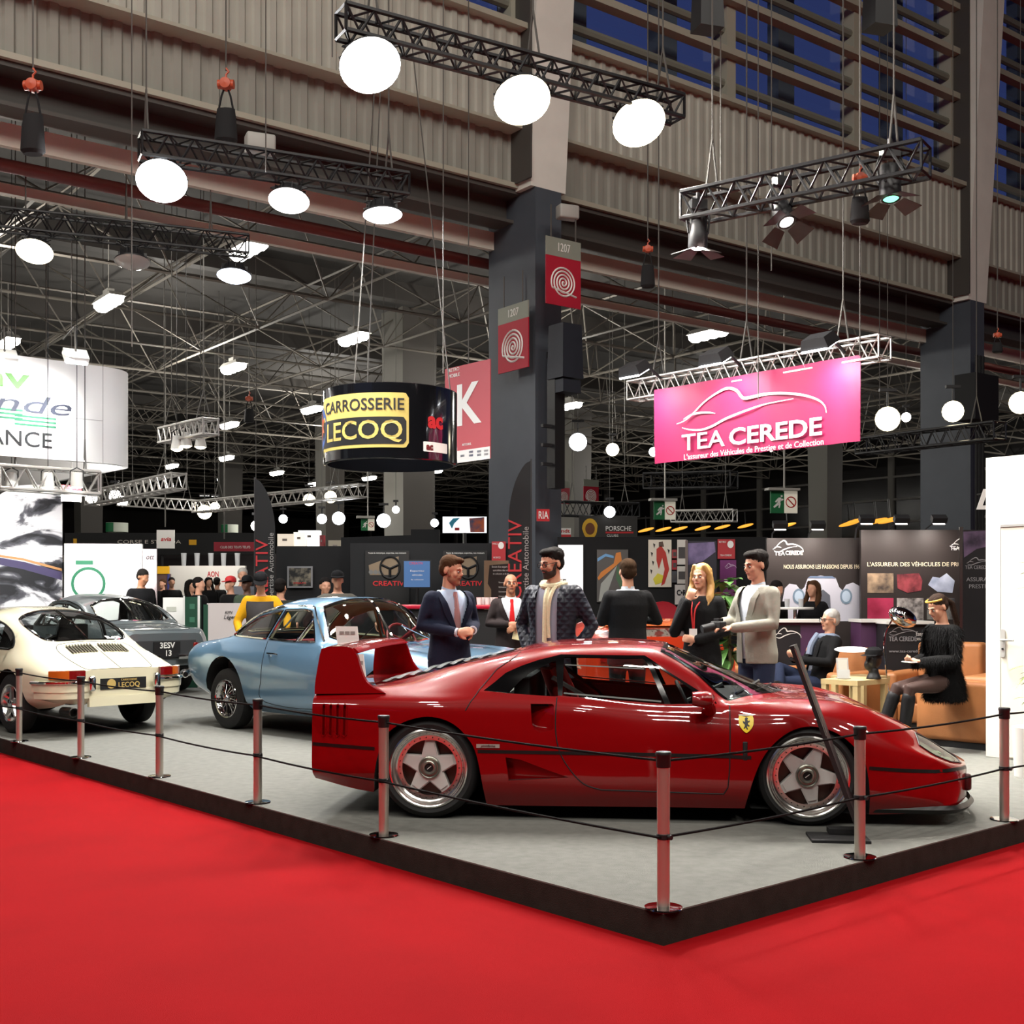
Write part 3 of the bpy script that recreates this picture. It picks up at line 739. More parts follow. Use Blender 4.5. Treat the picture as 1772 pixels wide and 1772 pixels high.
    def pocket(s, name, region, poly, depth, mt, parent, sides='LR'):
        """recess: the region's skin sunk by depth(x, z) with walls round its edge"""
        if len(sides) > 1: return [s.pocket(name, region, poly, depth, mt, parent, sd) for sd in sides]
        m = MB(); tris = s.parts.get(region, [])
        for sd in sides:
            def sink(x, t):
                P = s.p(x, t); q = P.copy(); q.y -= depth(P.x, P.z)
                if sd == 'R': q.y = -q.y; P.y = -P.y
                return P, q
            ids = {}; vs = []; fs = []
            for f in tris:
                q = []
                for i in f:
                    if i not in ids: ids[i] = len(vs); vs.append(sink(*s.V[i])[1])
                    q.append(ids[i])
                fs.append(q if sd == 'L' else q[::-1])
            m.add(vs, fs)
            e = [sink(*v) for v in poly]
            m.loft([[a for a, _ in e], [b for _, b in e]])
        return m.build(name, mt, parent, angle=30)
    def arch(s, name, poly, yin, mt, parent, sides='LR'):
        """black wheel housing running inwards from the arch's edge"""
        if len(sides) > 1: return [s.arch(name, poly, yin, mt, parent, sd) for sd in sides]
        m = MB()
        for sd in sides:
            a = s.path(poly, -.004, sd); b = []; sg = 1 if sd == 'L' else -1
            for v in a: b.append(Vector((v.x, sg*yin, v.z)))
            m.loft([a, b], closed=False); m.add(b, [tuple(range(len(b)))])
        return m.build(name, mt, parent)
    def cap(s, x, mt, parent, name):
        m = MB(); P = [s.p(x, k*.25) for k in range((s.K-1)*4+1)]; R = [Vector((v.x, -v.y, v.z)) for v in reversed(P[:-1])]
        ring = P+R; c = sum(ring, Vector())/len(ring); m.add(ring+[c], [(i, (i+1) % len(ring), len(ring)) for i in range(len(ring))]); return m.build(name, mt, parent, smooth=False)

def paint(name, c, rough=.25, flake=0.):
    return mat(name, c, rough=rough, coat=1., spec=.08, metal=flake)
M_tyre = mat('tyre rubber', rgb(24, 24, 25), rough=.75, noise=.15, nscale=20)
M_rimlip = mat('polished rim', rgb(236, 234, 230), rough=.22, metal=1)
M_spoke = mat('silver spoke paint', rgb(214, 212, 208), rough=.4, metal=.15)
M_disc = mat('brake disc', rgb(84, 66, 60), rough=.4, metal=.8)
M_well = mat('wheel housing black', rgb(9, 9, 9), rough=.9)
M_under = mat('underbody', rgb(15, 15, 16), rough=.8)
M_cabin = mat('dark cabin trim', rgb(44, 41, 41), rough=.8)
M_cabglass = glassy('car glass', (.80, .83, .82), .02)
M_cleargl = glassy('clear car glass', (.84, .88, .87), .03)
M_seal = mat('black seal', rgb(12, 12, 12), rough=.4)
def tyre_prof(R, w, r): return [(r, -w*.42), (r+.01, -w*.47), ((R+r)/2, -w*.5), (R-.025, -w*.46), (R-.006, -w*.38), (R, -w*.2), (R, w*.2), (R-.006, w*.38), (R-.025, w*.46), ((R+r)/2, w*.5), (r+.01, w*.47), (r, w*.42)]
def star_wheel(parent, x, y, R, w, r, ang, sg):
    """five pointed star wheel, axis along y, face outwards at sg"""
    t = bpy.data.objects.new('wheel', None); COL.objects.link(t); t.parent = parent; t.location = (x, y, R)
    m = MB(); m.lathe(tyre_prof(R, w, r), axis='Y', n=56)
    m.build('tyre', M_tyre, t)
    Y = lambda v: sg*(w/2-v)
    m = MB(); m.lathe([(r+.006, Y(.012)), (r+.012, Y(.004)), (r+.002, Y(.0)), (r-.008, Y(.006)), (r-.014, Y(.03)), (r-.03, Y(.05)), (r-.036, Y(.052)), (r-.065, Y(.055)), (r-.068, Y(.075)), (r-.05, Y(.2))], axis='Y', n=56)
    m.build('rim', M_rimlip, t, angle=50)
    m = MB()
    for k in range(30):
        a = 2*PI*k/30; m.cyl((math.cos(a)*(r-.05), Y(.056), math.sin(a)*(r-.05)), (math.cos(a)*(r-.05), Y(.048), math.sin(a)*(r-.05)), .004, n=6)
    m.build('rim_bolt', mat('dark bolt', rgb(70, 66, 62), rough=.4, metal=.7), t)
    m = MB(); poly = []
    for k in range(5):
        a = ang+2*PI*k/5
        for da, rr in ((-.30, r-.064), (.30, r-.064), (PI/5, .095)):
            A = a+da*(.55 if rr > .1 else 1); poly.append((math.cos(A)*rr, math.sin(A)*rr))
    if sg > 0: xf = lambda a, b, c: (a, c, b)
    else: xf = lambda a, b, c: (-a, -c, b)
    xf2 = lambda a, b, c: Vector((a, sg*c, b))
    m.prism(poly, w/2-.12, w/2-.072, xf=xf2); inner = [(a*.9, b*.9) for a, b in poly]; m.prism(inner, w/2-.075, w/2-.064, xf=xf2)
    m.build('star_spoke', M_spoke, t, angle=25)
    m = MB(); m.lathe([(.074, Y(.075)), (.072, Y(.05)), (.066, Y(.045)), (.056, Y(.052)), (.05, Y(.052)), (.046, Y(.035)), (.04, Y(.03)), (.03, Y(.032)), (.028, Y(.05)), (.0, Y(.05))], axis='Y', n=32)
    m.build('hub_nut', mat('hub metal', rgb(150, 150, 140), rough=.3, metal=.8), t)
    m = MB(); m.lathe([(.0, Y(.046)), (.027, Y(.046)), (.03, Y(.05))], axis='Y', n=18); m.build('hub_cap', M_black, t)
    m = MB(); m.box((0, Y(.044), 0), (.004, .004, .034), rot=Matrix.Rotation(.9, 3, 'Y')); m.build('hub_emblem', M_white, t, smooth=False)
    m = MB(); m.lathe([(.08, Y(.135)), (r-.06, Y(.135)), (r-.06, Y(.16)), (.08, Y(.16))], axis='Y', n=40); m.build('brake_disc', M_disc, t)
    m = MB(); m.lathe([(.0, Y(.19)), (r-.01, Y(.19))], axis='Y', n=32); m.build('inner_barrel', M_well, t)
    return t
def wire_wheel(parent, x, y, R, w, r, sg):
    t = bpy.data.objects.new('wheel', None); COL.objects.link(t); t.parent = parent; t.location = (x, y, R)
    m = MB(); m.lathe(tyre_prof(R, w, r), axis='Y', n=44); m.build('tyre', M_tyre, t)
    Y = lambda v: sg*(w/2-v)
    m = MB(); m.lathe([(r+.01, Y(.008)), (r+.004, Y(0)), (r-.008, Y(.006)), (r-.016, Y(.03)), (r-.03, Y(.045)), (r-.035, Y(.08)), (r-.03, Y(.15))], axis='Y', n=44); m.build('rim', M_chrome, t)
    m = MB()
    for k in range(36):
        a = 2*PI*k/36; b = a+(.35 if k % 2 else -.35); m.tube([(math.cos(a)*(r-.03), Y(.06 if k % 3 else .1), math.sin(a)*(r-.03)), (math.cos(b)*.05, Y(.02 if k % 2 else .09), math.sin(b)*.05)], .0032, n=4)
    m.build('wire_spoke', M_chrome, t)
    m = MB(); m.lathe([(.055, Y(.1)), (.05, Y(.02)), (.04, Y(.0)), (.0, Y(-.02))], axis='Y', n=20)
    for k in range(3):
        a = 2*PI*k/3; m.box((math.cos(a)*.05, Y(-.005), math.sin(a)*.05), (.07, .02, .026), rot=Matrix.Rotation(-a, 3, 'Y'))
    m.build('knock_off_nut', M_chrome, t)
    m = MB(); m.lathe([(.0, Y(.14)), (r-.01, Y(.14))], axis='Y', n=32); m.build('inner_barrel', M_well, t)
    return t
def seat(parent, x, y, z, col, name='seat', w=.5, hb=.6, lean=.3):
    m = MB(); m.rbox((x, y, z), (.5, w, .16), .05)
    rings = []
    for k in range(7):
        f = k/6; ww = w*(.5-.13*f*f); cx = x-.26-lean*f*hb; zz = z+.04+f*hb; th = .075*(1-.4*f)
        rings.append([(cx+math.cos(a)*th+(abs(math.sin(a))**2)*.04, y+math.sin(a)*ww, zz) for a in [2*PI*j/12 for j in range(12)]])
    m.loft(rings, caps=True); return m.build(name, col, parent)
def steering(parent, x, y, z, r, col, tilt=.45):
    t = MB(); q = Matrix.Rotation(-tilt, 3, 'Y'); c = Vector((x, y, z))
    t.tube([c+q@Vector((0, math.cos(a)*r, math.sin(a)*r)) for a in [2*PI*k/24 for k in range(24)]], .014, n=6, closed=True)
    for a in (.0, PI*2/3, PI*4/3): t.tube([c, c+q@Vector((0, math.sin(a)*r, -math.cos(a)*r))], .01, n=5)
    t.cyl(c, c+q@Vector((.3, 0, 0)), .025, n=8); return t.build('steering_wheel', col, parent)
# ================================================================ red mid-engined sports car with the high rear wing
def build_red():
    car = thing('sports_car', 'glossy red wedge shaped sports car with a high rear wing on the grey platform', 'car', (.758, 8.589, PZ), math.radians(-6.37))
    RED = paint('red car paint', rgb(132, 4, 8), .3); SEATRED = mat('red seat cloth', rgb(206, 36, 30), rough=.85)
    L = [
     [(-1.98, .86, .24), (-1.64, .88, .165), (-.83, .90, .09), (.82, .90, .10), (1.6, .87, .072), (2.06, .86, .105), (2.25, .62, .15), (2.335, .30, .165)],
     [(-1.98, .93, .29), (-1.2, .97, .27), (-.8, .965, .20), (.8, .955, .20), (1.6, .935, .18), (2.0, .90, .17), (2.15, .80, .19), (2.26, .60, .2), (2.335, .28, .21)],
     [(-1.98, .945, .478), (-1.55, .975, .455), (-.88, .985, .449), (0, .965, .443), (.73, .96, .436), (1.2, .965, .40), (1.57, .95, .376), (2.0, .88, .35), (2.15, .77, .352), (2.26, .58, .345), (2.335, .28, .33)],
     [(-1.98, .94, .62), (-1.2, .98, .62), (-.4, .955, .60), (.4, .94, .575), (.75, .94, .59), (1.2, .955, .60), (1.6, .93, .53), (2.0, .845, .42), (2.15, .75, .372), (2.26, .57, .352), (2.335, .275, .335)],
     [(-1.98, .92, .76), (-1.2, .945, .755), (-.6, .925, .745), (-.3, .915, .735), (.3, .895, .69), (.75, .89, .69), (1.2, .905, .70), (1.6, .87, .615), (1.85, .815, .515), (2.0, .77, .445), (2.15, .70, .382), (2.26, .55, .357), (2.335, .27, .338)],
     [(-1.98, .84, .805), (-1.5, .85, .82), (-1.2, .86, .818), (-.86, .87, .825), (-.5, .865, .808), (-.3, .86, .795), (.33, .85, .742), (.6, .85, .738), (.78, .835, .748), (1.0, .80, .762), (1.2, .77, .77), (1.4, .74, .76), (1.6, .71, .718), (1.8, .68, .635), (2.0, .63, .525), (2.13, .56, .445), (2.26, .45, .37), (2.335, .24, .342)],
     [(-1.98, .55, .81), (-1.72, .54, .825), (-1.4, .56, .88), (-1.1, .60, .955), (-.85, .63, 1.005), (-.6, .635, 1.05), (-.36, .62, 1.078), (0, .60, 1.087), (.22, .595, 1.075), (.3, .605, 1.06), (.5, .685, .945), (.75, .775, .765), (.9, .70, .785), (1.1, .56, .785), (1.3, .5, .77), (1.6, .45, .715), (1.8, .43, .64), (2.0, .40, .54), (2.13, .36, .46), (2.26, .3, .378), (2.335, .18, .345)],
     [(-1.98, .28, .812), (-1.72, .28, .828), (-1.4, .3, .9), (-1.1, .32, .978), (-.85, .33, 1.032), (-.6, .33, 1.095), (-.36, .32, 1.125), (0, .31, 1.134), (.22, .31, 1.125), (.34, .32, 1.105), (.5, .37, 1.03), (.75, .42, .905), (.95, .38, .835), (1.1, .28, .795), (1.3, .25, .778), (1.6, .22, .718), (1.8, .21, .645), (2.0, .2, .55), (2.13, .18, .465), (2.26, .15, .38), (2.335, .09, .346)],
     [(-1.98, 0, .812), (-1.72, 0, .83), (-1.4, 0, .91), (-1.127, 0, .98), (-.79, 0, 1.046), (-.54, 0, 1.112), (-.285, 0, 1.134), (-.037, 0, 1.139), (.25, 0, 1.127), (.335, 0, 1.11), (.5, 0, 1.05), (.75, 0, .94), (1.0, 0, .84), (1.14, 0, .793), (1.3, 0, .778), (1.5, 0, .742), (1.8, 0, .648), (2.0, 0, .553), (2.13, 0, .467), (2.26, 0, .38), (2.335, 0, .346)]]
    S = Skin(L, sharp={5: (-.87, .70)}, nx=120, per=5)
    ar = spl([(-1.60, -.1), (-1.565, .243), (-1.525, .438), (-1.475, .55), (-1.357, .632), (-1.205, .667), (-1.06, .635), (-.95, .545), (-.879, .41), (-.827, .094), (-.82, -.1)], 5)
    af = spl([(.81, -.1), (.824, .101), (.885, .328), (.967, .482), (1.091, .592), (1.233, .63), (1.392, .588), (1.515, .482), (1.574, .357), (1.598, .077), (1.60, -.1)], 5)
    AR = S.region('arch', S.side(ar, .05)); AF = S.region('arch', S.side(af, .05))
    quarter = spl([(-.686, .815), (-.63, .88), (-.55, .945), (-.414, 1.012)], 4)+[(-.392, 1.014), (-.365, .797), (-.40, .797)]
    QG = S.region('quarter_glass', S.side(quarter, .05))
    sw = [(-.338, .80), (-.338, 1.042), (.18, 1.035), (.205, 1.01), (.322, .752)]
    SW = S.region('side_glass', S.side(sw, .05))
    vw = [(.238, 1.012), (.354, .935), (.555, .80), (.60, .762), (.36, .752)]
    VW = S.region('vent_glass', S.side(vw, .04))
    gh = [(-.853, .831), (-.79, .88), (-.72, .94), (-.62, .985), (-.50, 1.025), (-.36, 1.058), (.192, 1.053), (.233, 1.03), (.355, .948), (.50, .86), (.64, .775), (.655, .757), (.33, .753), (-.3, .80), (-.685, .815)]
    GH = S.region('black_frame', S.side(gh, .05))
    dr = spl([(-.372, .79), (-.375, .596), (-.349, .456), (-.286, .346), (-.194, .25), (-.083, .212)], 5)+[(.69, .201), (.715, .24), (.726, .362), (.734, .765)]
    naca = [(-.539, .752), (-.40, .752), (-.388, .742), (-.388, .60), (-.40, .585), (-.476, .572), (-.51, .59), (-.528, .625)]
    NA = S.region('scoop', S.side(naca, .03))
    low = [(-.695, .413), (-.60, .40), (-.45, .345), (-.29, .29), (-.45, .276), (-.675, .262)]
    LO = S.region('intake', S.side(low, .03))
    slots = []
    for k in range(4):
        x = -1.90+k*.047; sl = [(x-.013, .54), (x, .528), (x+.013, .54), (x+.013, .728), (x, .74), (x-.013, .728)]; slots.append(S.region('slot%d' % k, S.side(sl, .02)))
    DO = S.region('door', S.side(dr, .05, tmax=5))
    ws = [(.30, .565), (.338, .30), (.352, 0), (1.135, 0), (1.11, .20), (1.02, .44), (.90, .62), (.755, .735), (.72, .752), (.50, .648)]
    WS = S.region('windshield', S.top(spl(ws[3:9], 4)+[(.72, .752), (.50, .648), (.31, .567), (.338, .30), (.352, 0)], .05, t0=5.2))
    rw = [(-.66, 0), (-.70, .34), (-.78, .47), (-1.0, .50), (-1.35, .47), (-1.66, .46), (-1.72, .44), (-1.72, 0)]
    RW = S.region('engine_cover', S.top(rw, .06, t0=5.5))
    hl = [(1.925, .66), (1.93, .76), (2.03, .755), (2.14, .70), (2.225, .60), (2.215, .50), (2.08, .575)]
    HL = S.region('headlamp', S.top(hl, .03, t0=4))
    hv = [(1.30, 0), (1.30, .30), (1.42, .33), (1.47, .30), (1.50, 0)]
    S.cut()
    def part(nm, rg, mt, **k): return S.mesh(nm, rg, mt, car, **k)
    body = part('body', ['body'], RED)
    for sd in 'RL': part('door', ['door'], RED, sides=sd)
    S.cap(S.x1, RED, body, 'nose_panel'); S.cap(S.x0, M_blk, body, 'tail_panel')
    part('interior_lining', ['body', 'door'], M_cabin, off=-.03, flip=True, xr=(-.95, 1.25))
    g = part('side_window', ['side_glass'], M_cabglass, off=-.004, split=True); part('quarter_window', ['quarter_glass'], M_cabglass, off=-.004, split=True); part('vent_window', ['vent_glass'], M_cabglass, off=-.004, split=True)
    part('windshield', ['windshield'], glassy('windshield glass', (.55, .58, .58), .05), off=-.002)
    part('engine_cover', ['engine_cover'], M_cleargl, off=-.002)
    M_blackframe = mat('black window frame', rgb(6, 6, 7), rough=.12, spec=.35)
    S.mesh('window_frame', ['black_frame'], M_blackframe, car, off=.001, split=True)
    S.band('slider_rail', S.side([(-.33, 1.0), (.19, .975)], .05, False), .009, mat('rail grey', rgb(120, 120, 118), rough=.4), car, off=-.01)
    S.band('slider_rail', S.side([(-.33, .822), (.30, .772)], .05, False), .012, mat('rail grey', rgb(120, 120, 118), rough=.4), car, off=-.008)
    S.band('window_seal', WS[:-1]+[WS[-1]], .03, M_blackframe, car, off=.002)
    # panel gaps, black waist line
    gap = []
    gap.append(S.side(dr, .04, False, tmax=5)); gap.append(S.side([(-.959, .707), (-.93, .76), (-.895, .811), (-.886, .829), (-.783, .962), (-.675, 1.036), (-.64, 1.07)], .03, False))
    S.line('panel_gap', gap, .004, M_blk, car, off=.0)
    wl = [(-1.975, .478), (-1.553, .455)]; wl2 = [(-.875, .449), (0, .443), (.73, .436), (.86, .43)]; wl3 = [(1.585, .375), (1.8, .36), (2.0, .35), (2.15, .35), (2.26, .342)]
    for w in (wl, wl2, wl3): S.band('waist_line', S.side(w, .05, False), .022, M_seal, car, off=.003)
    S.pocket('shoulder_scoop', 'scoop', NA, lambda x, z: .012+.09*max(0, min(1, (-.385-x)/.15)), RED, car)
    S.pocket('lower_intake', 'intake', LO, lambda x, z: .008+.075*max(0, min(1, (-.29-x)/.40)), RED, car)
    m = MB()
    for k, sl in enumerate(slots): S.pocket('fender_slot', 'slot%d' % k, sl, lambda x, z: .02, RED, car)
    for sl in slots: S.line('slot_rim', [sl], .005, RED, car, off=.002, closed=True)
    S.arch('wheel_housing', AR, .55, M_well, car); S.arch('wheel_housing', AF, .55, M_well, car)
    m = MB(); m.box((-.0, 0, .13), (1.64, 1.74, .02)); m.box((1.9, 0, .14), (.5, 1.3, .02)); m.box((-1.75, 0, .25), (.4, 1.6, .02)); m.build('underbody', M_under, car, smooth=False)
    # rear wing with its end plates
    plate = spl([(-1.978, .80), (-1.978, .88), (-1.955, 1.06)], 4)+spl([(-1.945, 1.095), (-1.90, 1.108), (-1.78, 1.112), (-1.735, 1.10)], 4)+spl([(-1.70, 1.05), (-1.655, .92), (-1.60, .855), (-1.50, .81)], 4)
    wing = MB()
    for sg in (1, -1):
        rings = []
        for f in (0, .25, .5, .75, 1): rings.append([Vector((x, sg*(.90-.05*((z-.8)/.3)-.07*f+(.012 if f in (0, 1) else 0)*(-1 if f == 0 else 1)), z)) for x, z in plate])
        wing.loft(rings, caps=True)
    prof = [(-1.955, 1.075), (-1.95, 1.095), (-1.90, 1.112), (-1.80, 1.114), (-1.72, 1.098), (-1.69, 1.07), (-1.72, 1.062), (-1.82, 1.07), (-1.92, 1.06)]
    wing.loft([[Vector((x, y, z+.012*(1-(y/.85)**2))) for x, z in prof] for y in [-.825+1.65*k/16 for k in range(17)]], caps=True)
    wing.build('rear_wing', RED, car, angle=40)
    # engine bay under the clear cover, louvres of the cover
    m = MB(); m.box((-1.2, 0, .62), (.9, .95, .3)); m.cyl((-1.5, .2, .78), (-.9, .2, .86), .07); m.cyl((-1.5, -.2, .78), (-.9, -.2, .86), .07); m.box((-1.2, 0, .80), (.5, .25, .08)); m.build('engine', mat('engine metal', rgb(120, 118, 114), rough=.4, metal=.7), car)
    m = MB()
    for k in range(9):
        x = -.84-k*.095; yw = .40
        P = [S.p(x, S.ty(x, y, 5.5))+Vector((0, 0, .004)) for y in [yw*j/6 for j in range(7)]]; P = [Vector((v.x, -v.y, v.z)) for v in reversed(P[1:])]+P
        m.loft([P, [v+Vector((-.03, 0, .004)) for v in P]], closed=False)
    m.build('cover_louvre', mat('louvre clear plastic', rgb(200, 205, 205), rough=.1, alpha=.45), car)
    # wheels
    for x, R, w, yc in ((-1.205, .328, .31, .80), (1.215, .312, .25, .82)):
        for sg in (-1, 1): star_wheel(car, x, sg*yc, R, w, .246, PI/2+(.0 if x < 0 else .42*sg), sg)
    # mirror, lamps, badges
    for sg in (-1, 1):
        m = MB(); m.tube([(.60, sg*.87, .72), (.60, sg*.93, .755), (.585, sg*.98, .79)], [.05, .04, .035], n=10)
        rings = []
        for f, r in ((0, .35), (.12, .8), (.35, 1), (.7, .97), (1, .85)):
            rings.append([Vector((.49+.14*(1-f), sg*1.0+math.cos(a)*.085*r, .80+math.sin(a)*.052*r)) for a in [2*PI*k/16 for k in range(16)]])
        m.loft(rings[::-1], caps=True); mr = m.build('door_mirror', RED, car)
        m = MB(); m.lathe([(.0, .487), (.068, .487)], c=(0, sg*1.0, .80), axis='X', n=16); m.build('mirror_glass', M_chrome, mr)
    part('headlamp_cover', ['headlamp'], glassy('lamp cover glass', (.8, .85, .78), .12), off=.002, split=True)
    part('headlamp_bowl', ['headlamp'], mat('lamp bowl', rgb(196, 200, 180), rough=.3, metal=.3), off=-.035, split=True)
    S.line('headlamp_rim', [HL], .005, M_seal, car, off=.002, closed=True)
    m = MB()
    for sg in (-1, 1):
        for x, y, z in ((2.05, .665, .43), (2.13, .61, .385)):
            m = MB(); m.ell((x, sg*y, z), (.04, .04, .025)); m.build('headlamp_bulb', mat('lamp lens green', rgb(120, 140, 112), rough=.15), car)
    m = MB()
    for sg in (-1,): m.ell((1.619, sg*.928, .462), (.018, .006, .014)); pass
    m.build('side_marker', mat('marker amber', rgb(180, 80, 20), rough=.3), car)
    for sg in (-1, 1):
        m = MB(); m.rbox((2.20, sg*.60, .255), (.05, .2, .11), .02, rz=-sg*.75); m.build('front_intake', mat('intake dark red', rgb(58, 6, 8), rough=.5), car)
    m = MB(); pts = [(1.62, .88), (2.05, .875), (2.2, .75), (2.31, .5), (2.36, .2), (2.36, 0)]
    ring = spl(pts, 5); ring += [(x, -y) for x, y in reversed(ring[:-1])]
    m.loft([[Vector((x, y, .085)) for x, y in ring], [Vector((x+.02, y*1.015, .11)) for x, y in ring], [Vector((x+.0, y, .135)) for x, y in ring]], closed=False); m.build('front_splitter', M_seal, car)
    for sg in (-1, 1):
        sd = 'L' if sg > 0 else 'R'
        def on(x, z, o):
            t = S.tz(x, z, 0, 5); v = S.p(x, t)+S.n(x, t)*o
            return Vector((v.x, sg*v.y, v.z))
        mx = (lambda a, b, c, X0=0., Z0=0.: on(X0+(-sg)*a*1.0, Z0+b, .004+c))
        sh = spl([(-.042, .046), (0, .04), (.042, .046), (.045, .0), (.03, -.03), (0, -.055), (-.03, -.03), (-.045, 0)], 3, True)
        m = MB(); m.prism(sh, 0, .004, xf=lambda a, b, c: on(.832+a, .638+b, .003+c)); e = m.build('shield_emblem', mat('emblem yellow', rgb(232, 205, 20), rough=.3), car)
        horse = [(-.006, .03), (.004, .034), (.012, .028), (.007, .02), (.012, .012), (.022, .016), (.02, .008), (.010, .004), (.010, -.006), (.020, -.012), (.016, -.020), (.006, -.012), (.004, -.022), (.010, -.034), (.002, -.034), (-.004, -.022), (-.010, -.030), (-.016, -.028), (-.010, -.018), (-.008, -.008), (-.018, .002), (-.020, .014), (-.012, .008), (-.006, .010), (-.008, .02)]
        m = MB(); m.prism([(-sg*a, b) for a, b in (horse if sg < 0 else horse[::-1])], .0, .003, xf=lambda a, b, c: on(.832+a*1.05, .64+b*1.05, .007+c)); m.build('horse_mark', M_black, e, smooth=False)
        m = MB(); m.prism([(-.045, .047), (.045, .047), (.045, .054), (-.045, .054)], 0, .003, xf=lambda a, b, c: on(.832+a, .638+b, .004+c)); m.build('emblem_band', mat('tricolour band', rgb(200, 200, 190), rough=.4), e, smooth=False)
        m = MB(); m.prism([(-.075, -.012), (.075, -.012), (.075, .012), (-.075, .012)], 0, .004, xf=lambda a, b, c: on(-.808+a, .484+b, .002+c)); b_ = m.build('name_plate', mat('plate metal', rgb(190, 186, 178), rough=.35, metal=.5), car, smooth=False)
        m = MB(); m.text('pininfarina', .022, lambda a, b, c: on(-.808-sg*a, .484+b, .0075+c), .002, shear=.3); m.build('lettering', M_black, b_, smooth=False)
        m = MB(); m.rbox((.823, sg*.957, .47), (.03, .012, .12), .008); m.build('side_latch', M_black, car)
    # cabin
    m = MB(); m.box((.0, 0, .2), (1.75, 1.5, .08)); m.box((-.62, 0, .55), (.1, 1.4, .7)); m.box((.95, 0, .52), (.5, 1.4, .4)); m.box((.78, 0, .71), (.36, 1.36, .12), taper=.9); m.box((.1, 0, .32), (1.4, .26, .22)); m.build('cabin_tub', M_cabin, car, smooth=False)
    for y in (-.36, .36): seat(car, .02, y, .33, SEATRED, w=.48, hb=.58, lean=.42)
    steering(car, .50, .36, .66, .17, M_black)
    m = MB()
    for sg in (-1, 1): m.tube([(-.42, sg*.60, .9), (-.15, sg*.4, .72), (.05, sg*.25, .42)], .018, n=5)
    m.build('seat_belt', mat('belt grey', rgb(120, 118, 116), rough=.8), car)
    m = MB(); m.tube([(.80, -.55, .80), (.98, -.15, .86)], .012, n=5); m.tube([(.88, -.5, .795), (1.08, .0, .83)], .008, n=5); m.build('windshield_wiper', M_black, car)
    return car
build_red()
# ================================================================ the three older coupes and the orange car
def gt_lines(roof=1.44, tail=0., ext=1.):
    E = [
     [(-2.2, .50, .43), (-1.9, .66, .36), (-1.6, .70, .28), (-.9, .72, .22), (.9, .72, .22), (1.9, .68, .27), (2.3, .56, .36), (2.5, .2, .44)],
     [(-2.2, .58, .50), (-1.9, .77, .44), (-1.3, .83, .36), (-.8, .82, .31), (.9, .82, .31), (1.9, .78, .36), (2.3, .62, .44), (2.5, .22, .50)],
     [(-2.2, .62, .66), (-2.05, .76, .64), (-1.7, .85, .62), (-1.2, .875, .60), (-.5, .865, .58), (.9, .865, .58), (1.4, .87, .60), (2.0, .80, .60), (2.35, .60, .60), (2.5, .22, .60)],
     [(-2.2, .61, .76), (-2.05, .75, .79), (-1.7, .835, .82), (-1.2, .86, .83), (-.5, .845, .80), (.9, .84, .79), (1.4, .845, .80), (2.0, .77, .76), (2.35, .57, .70), (2.5, .21, .68)],
     [(-2.2, .55, .82+tail), (-2.05, .67, .885+tail), (-1.7, .745, .945), (-1.35, .78, .975), (-.6, .795, .975), (.1, .79, .955), (.35, .78, .945), (.9, .76, .925), (1.4, .755, .91), (2.0, .68, .83), (2.35, .50, .755), (2.5, .19, .71)],
     [(-2.2, .36, .84+tail), (-2.05, .42, .905+tail), (-1.75, .52, .965), (-1.55, .60, .995), (-1.42, .66, 1.02), (-1.2, .645, 1.15), (-.95, .625, 1.26), (-.6, .605, 1.335), (-.2, .59, roof-.105), (-.02, .59, 1.325), (.06, .60, 1.30), (.2, .66, 1.14), (.34, .72, .975), (.5, .64, .955), (.7, .55, .952), (1.4, .48, .93), (2.0, .42, .85), (2.35, .3, .775), (2.5, .12, .72)],
     [(-2.2, .18, .845+tail), (-2.05, .21, .912+tail), (-1.75, .27, .975), (-1.55, .32, 1.01), (-1.42, .34, 1.07), (-1.2, .33, 1.21), (-.95, .33, 1.345), (-.6, .32, 1.415), (-.2, .31, roof-.012), (.05, .31, 1.405), (.14, .32, 1.37), (.3, .36, 1.2), (.5, .38, 1.0), (.58, .34, .962), (.75, .3, .958), (1.4, .25, .94), (2.0, .22, .86), (2.35, .16, .785), (2.5, .06, .725)],
     [(-2.2, 0, .845+tail), (-2.05, 0, .915+tail), (-1.75, 0, .98), (-1.55, 0, 1.02), (-1.42, 0, 1.085), (-1.2, 0, 1.23), (-.95, 0, 1.365), (-.6, 0, 1.43), (-.2, 0, roof), (.08, 0, 1.415), (.17, 0, 1.38), (.35, 0, 1.19), (.54, 0, .99), (.62, 0, .964), (.8, 0, .96), (1.4, 0, .945), (2.0, 0, .865), (2.35, 0, .79), (2.5, 0, .73)]]
    return [[(x if x > -1.7 else -1.7+(x+1.7)*ext, y, z) for x, y, z in l] for l in E]
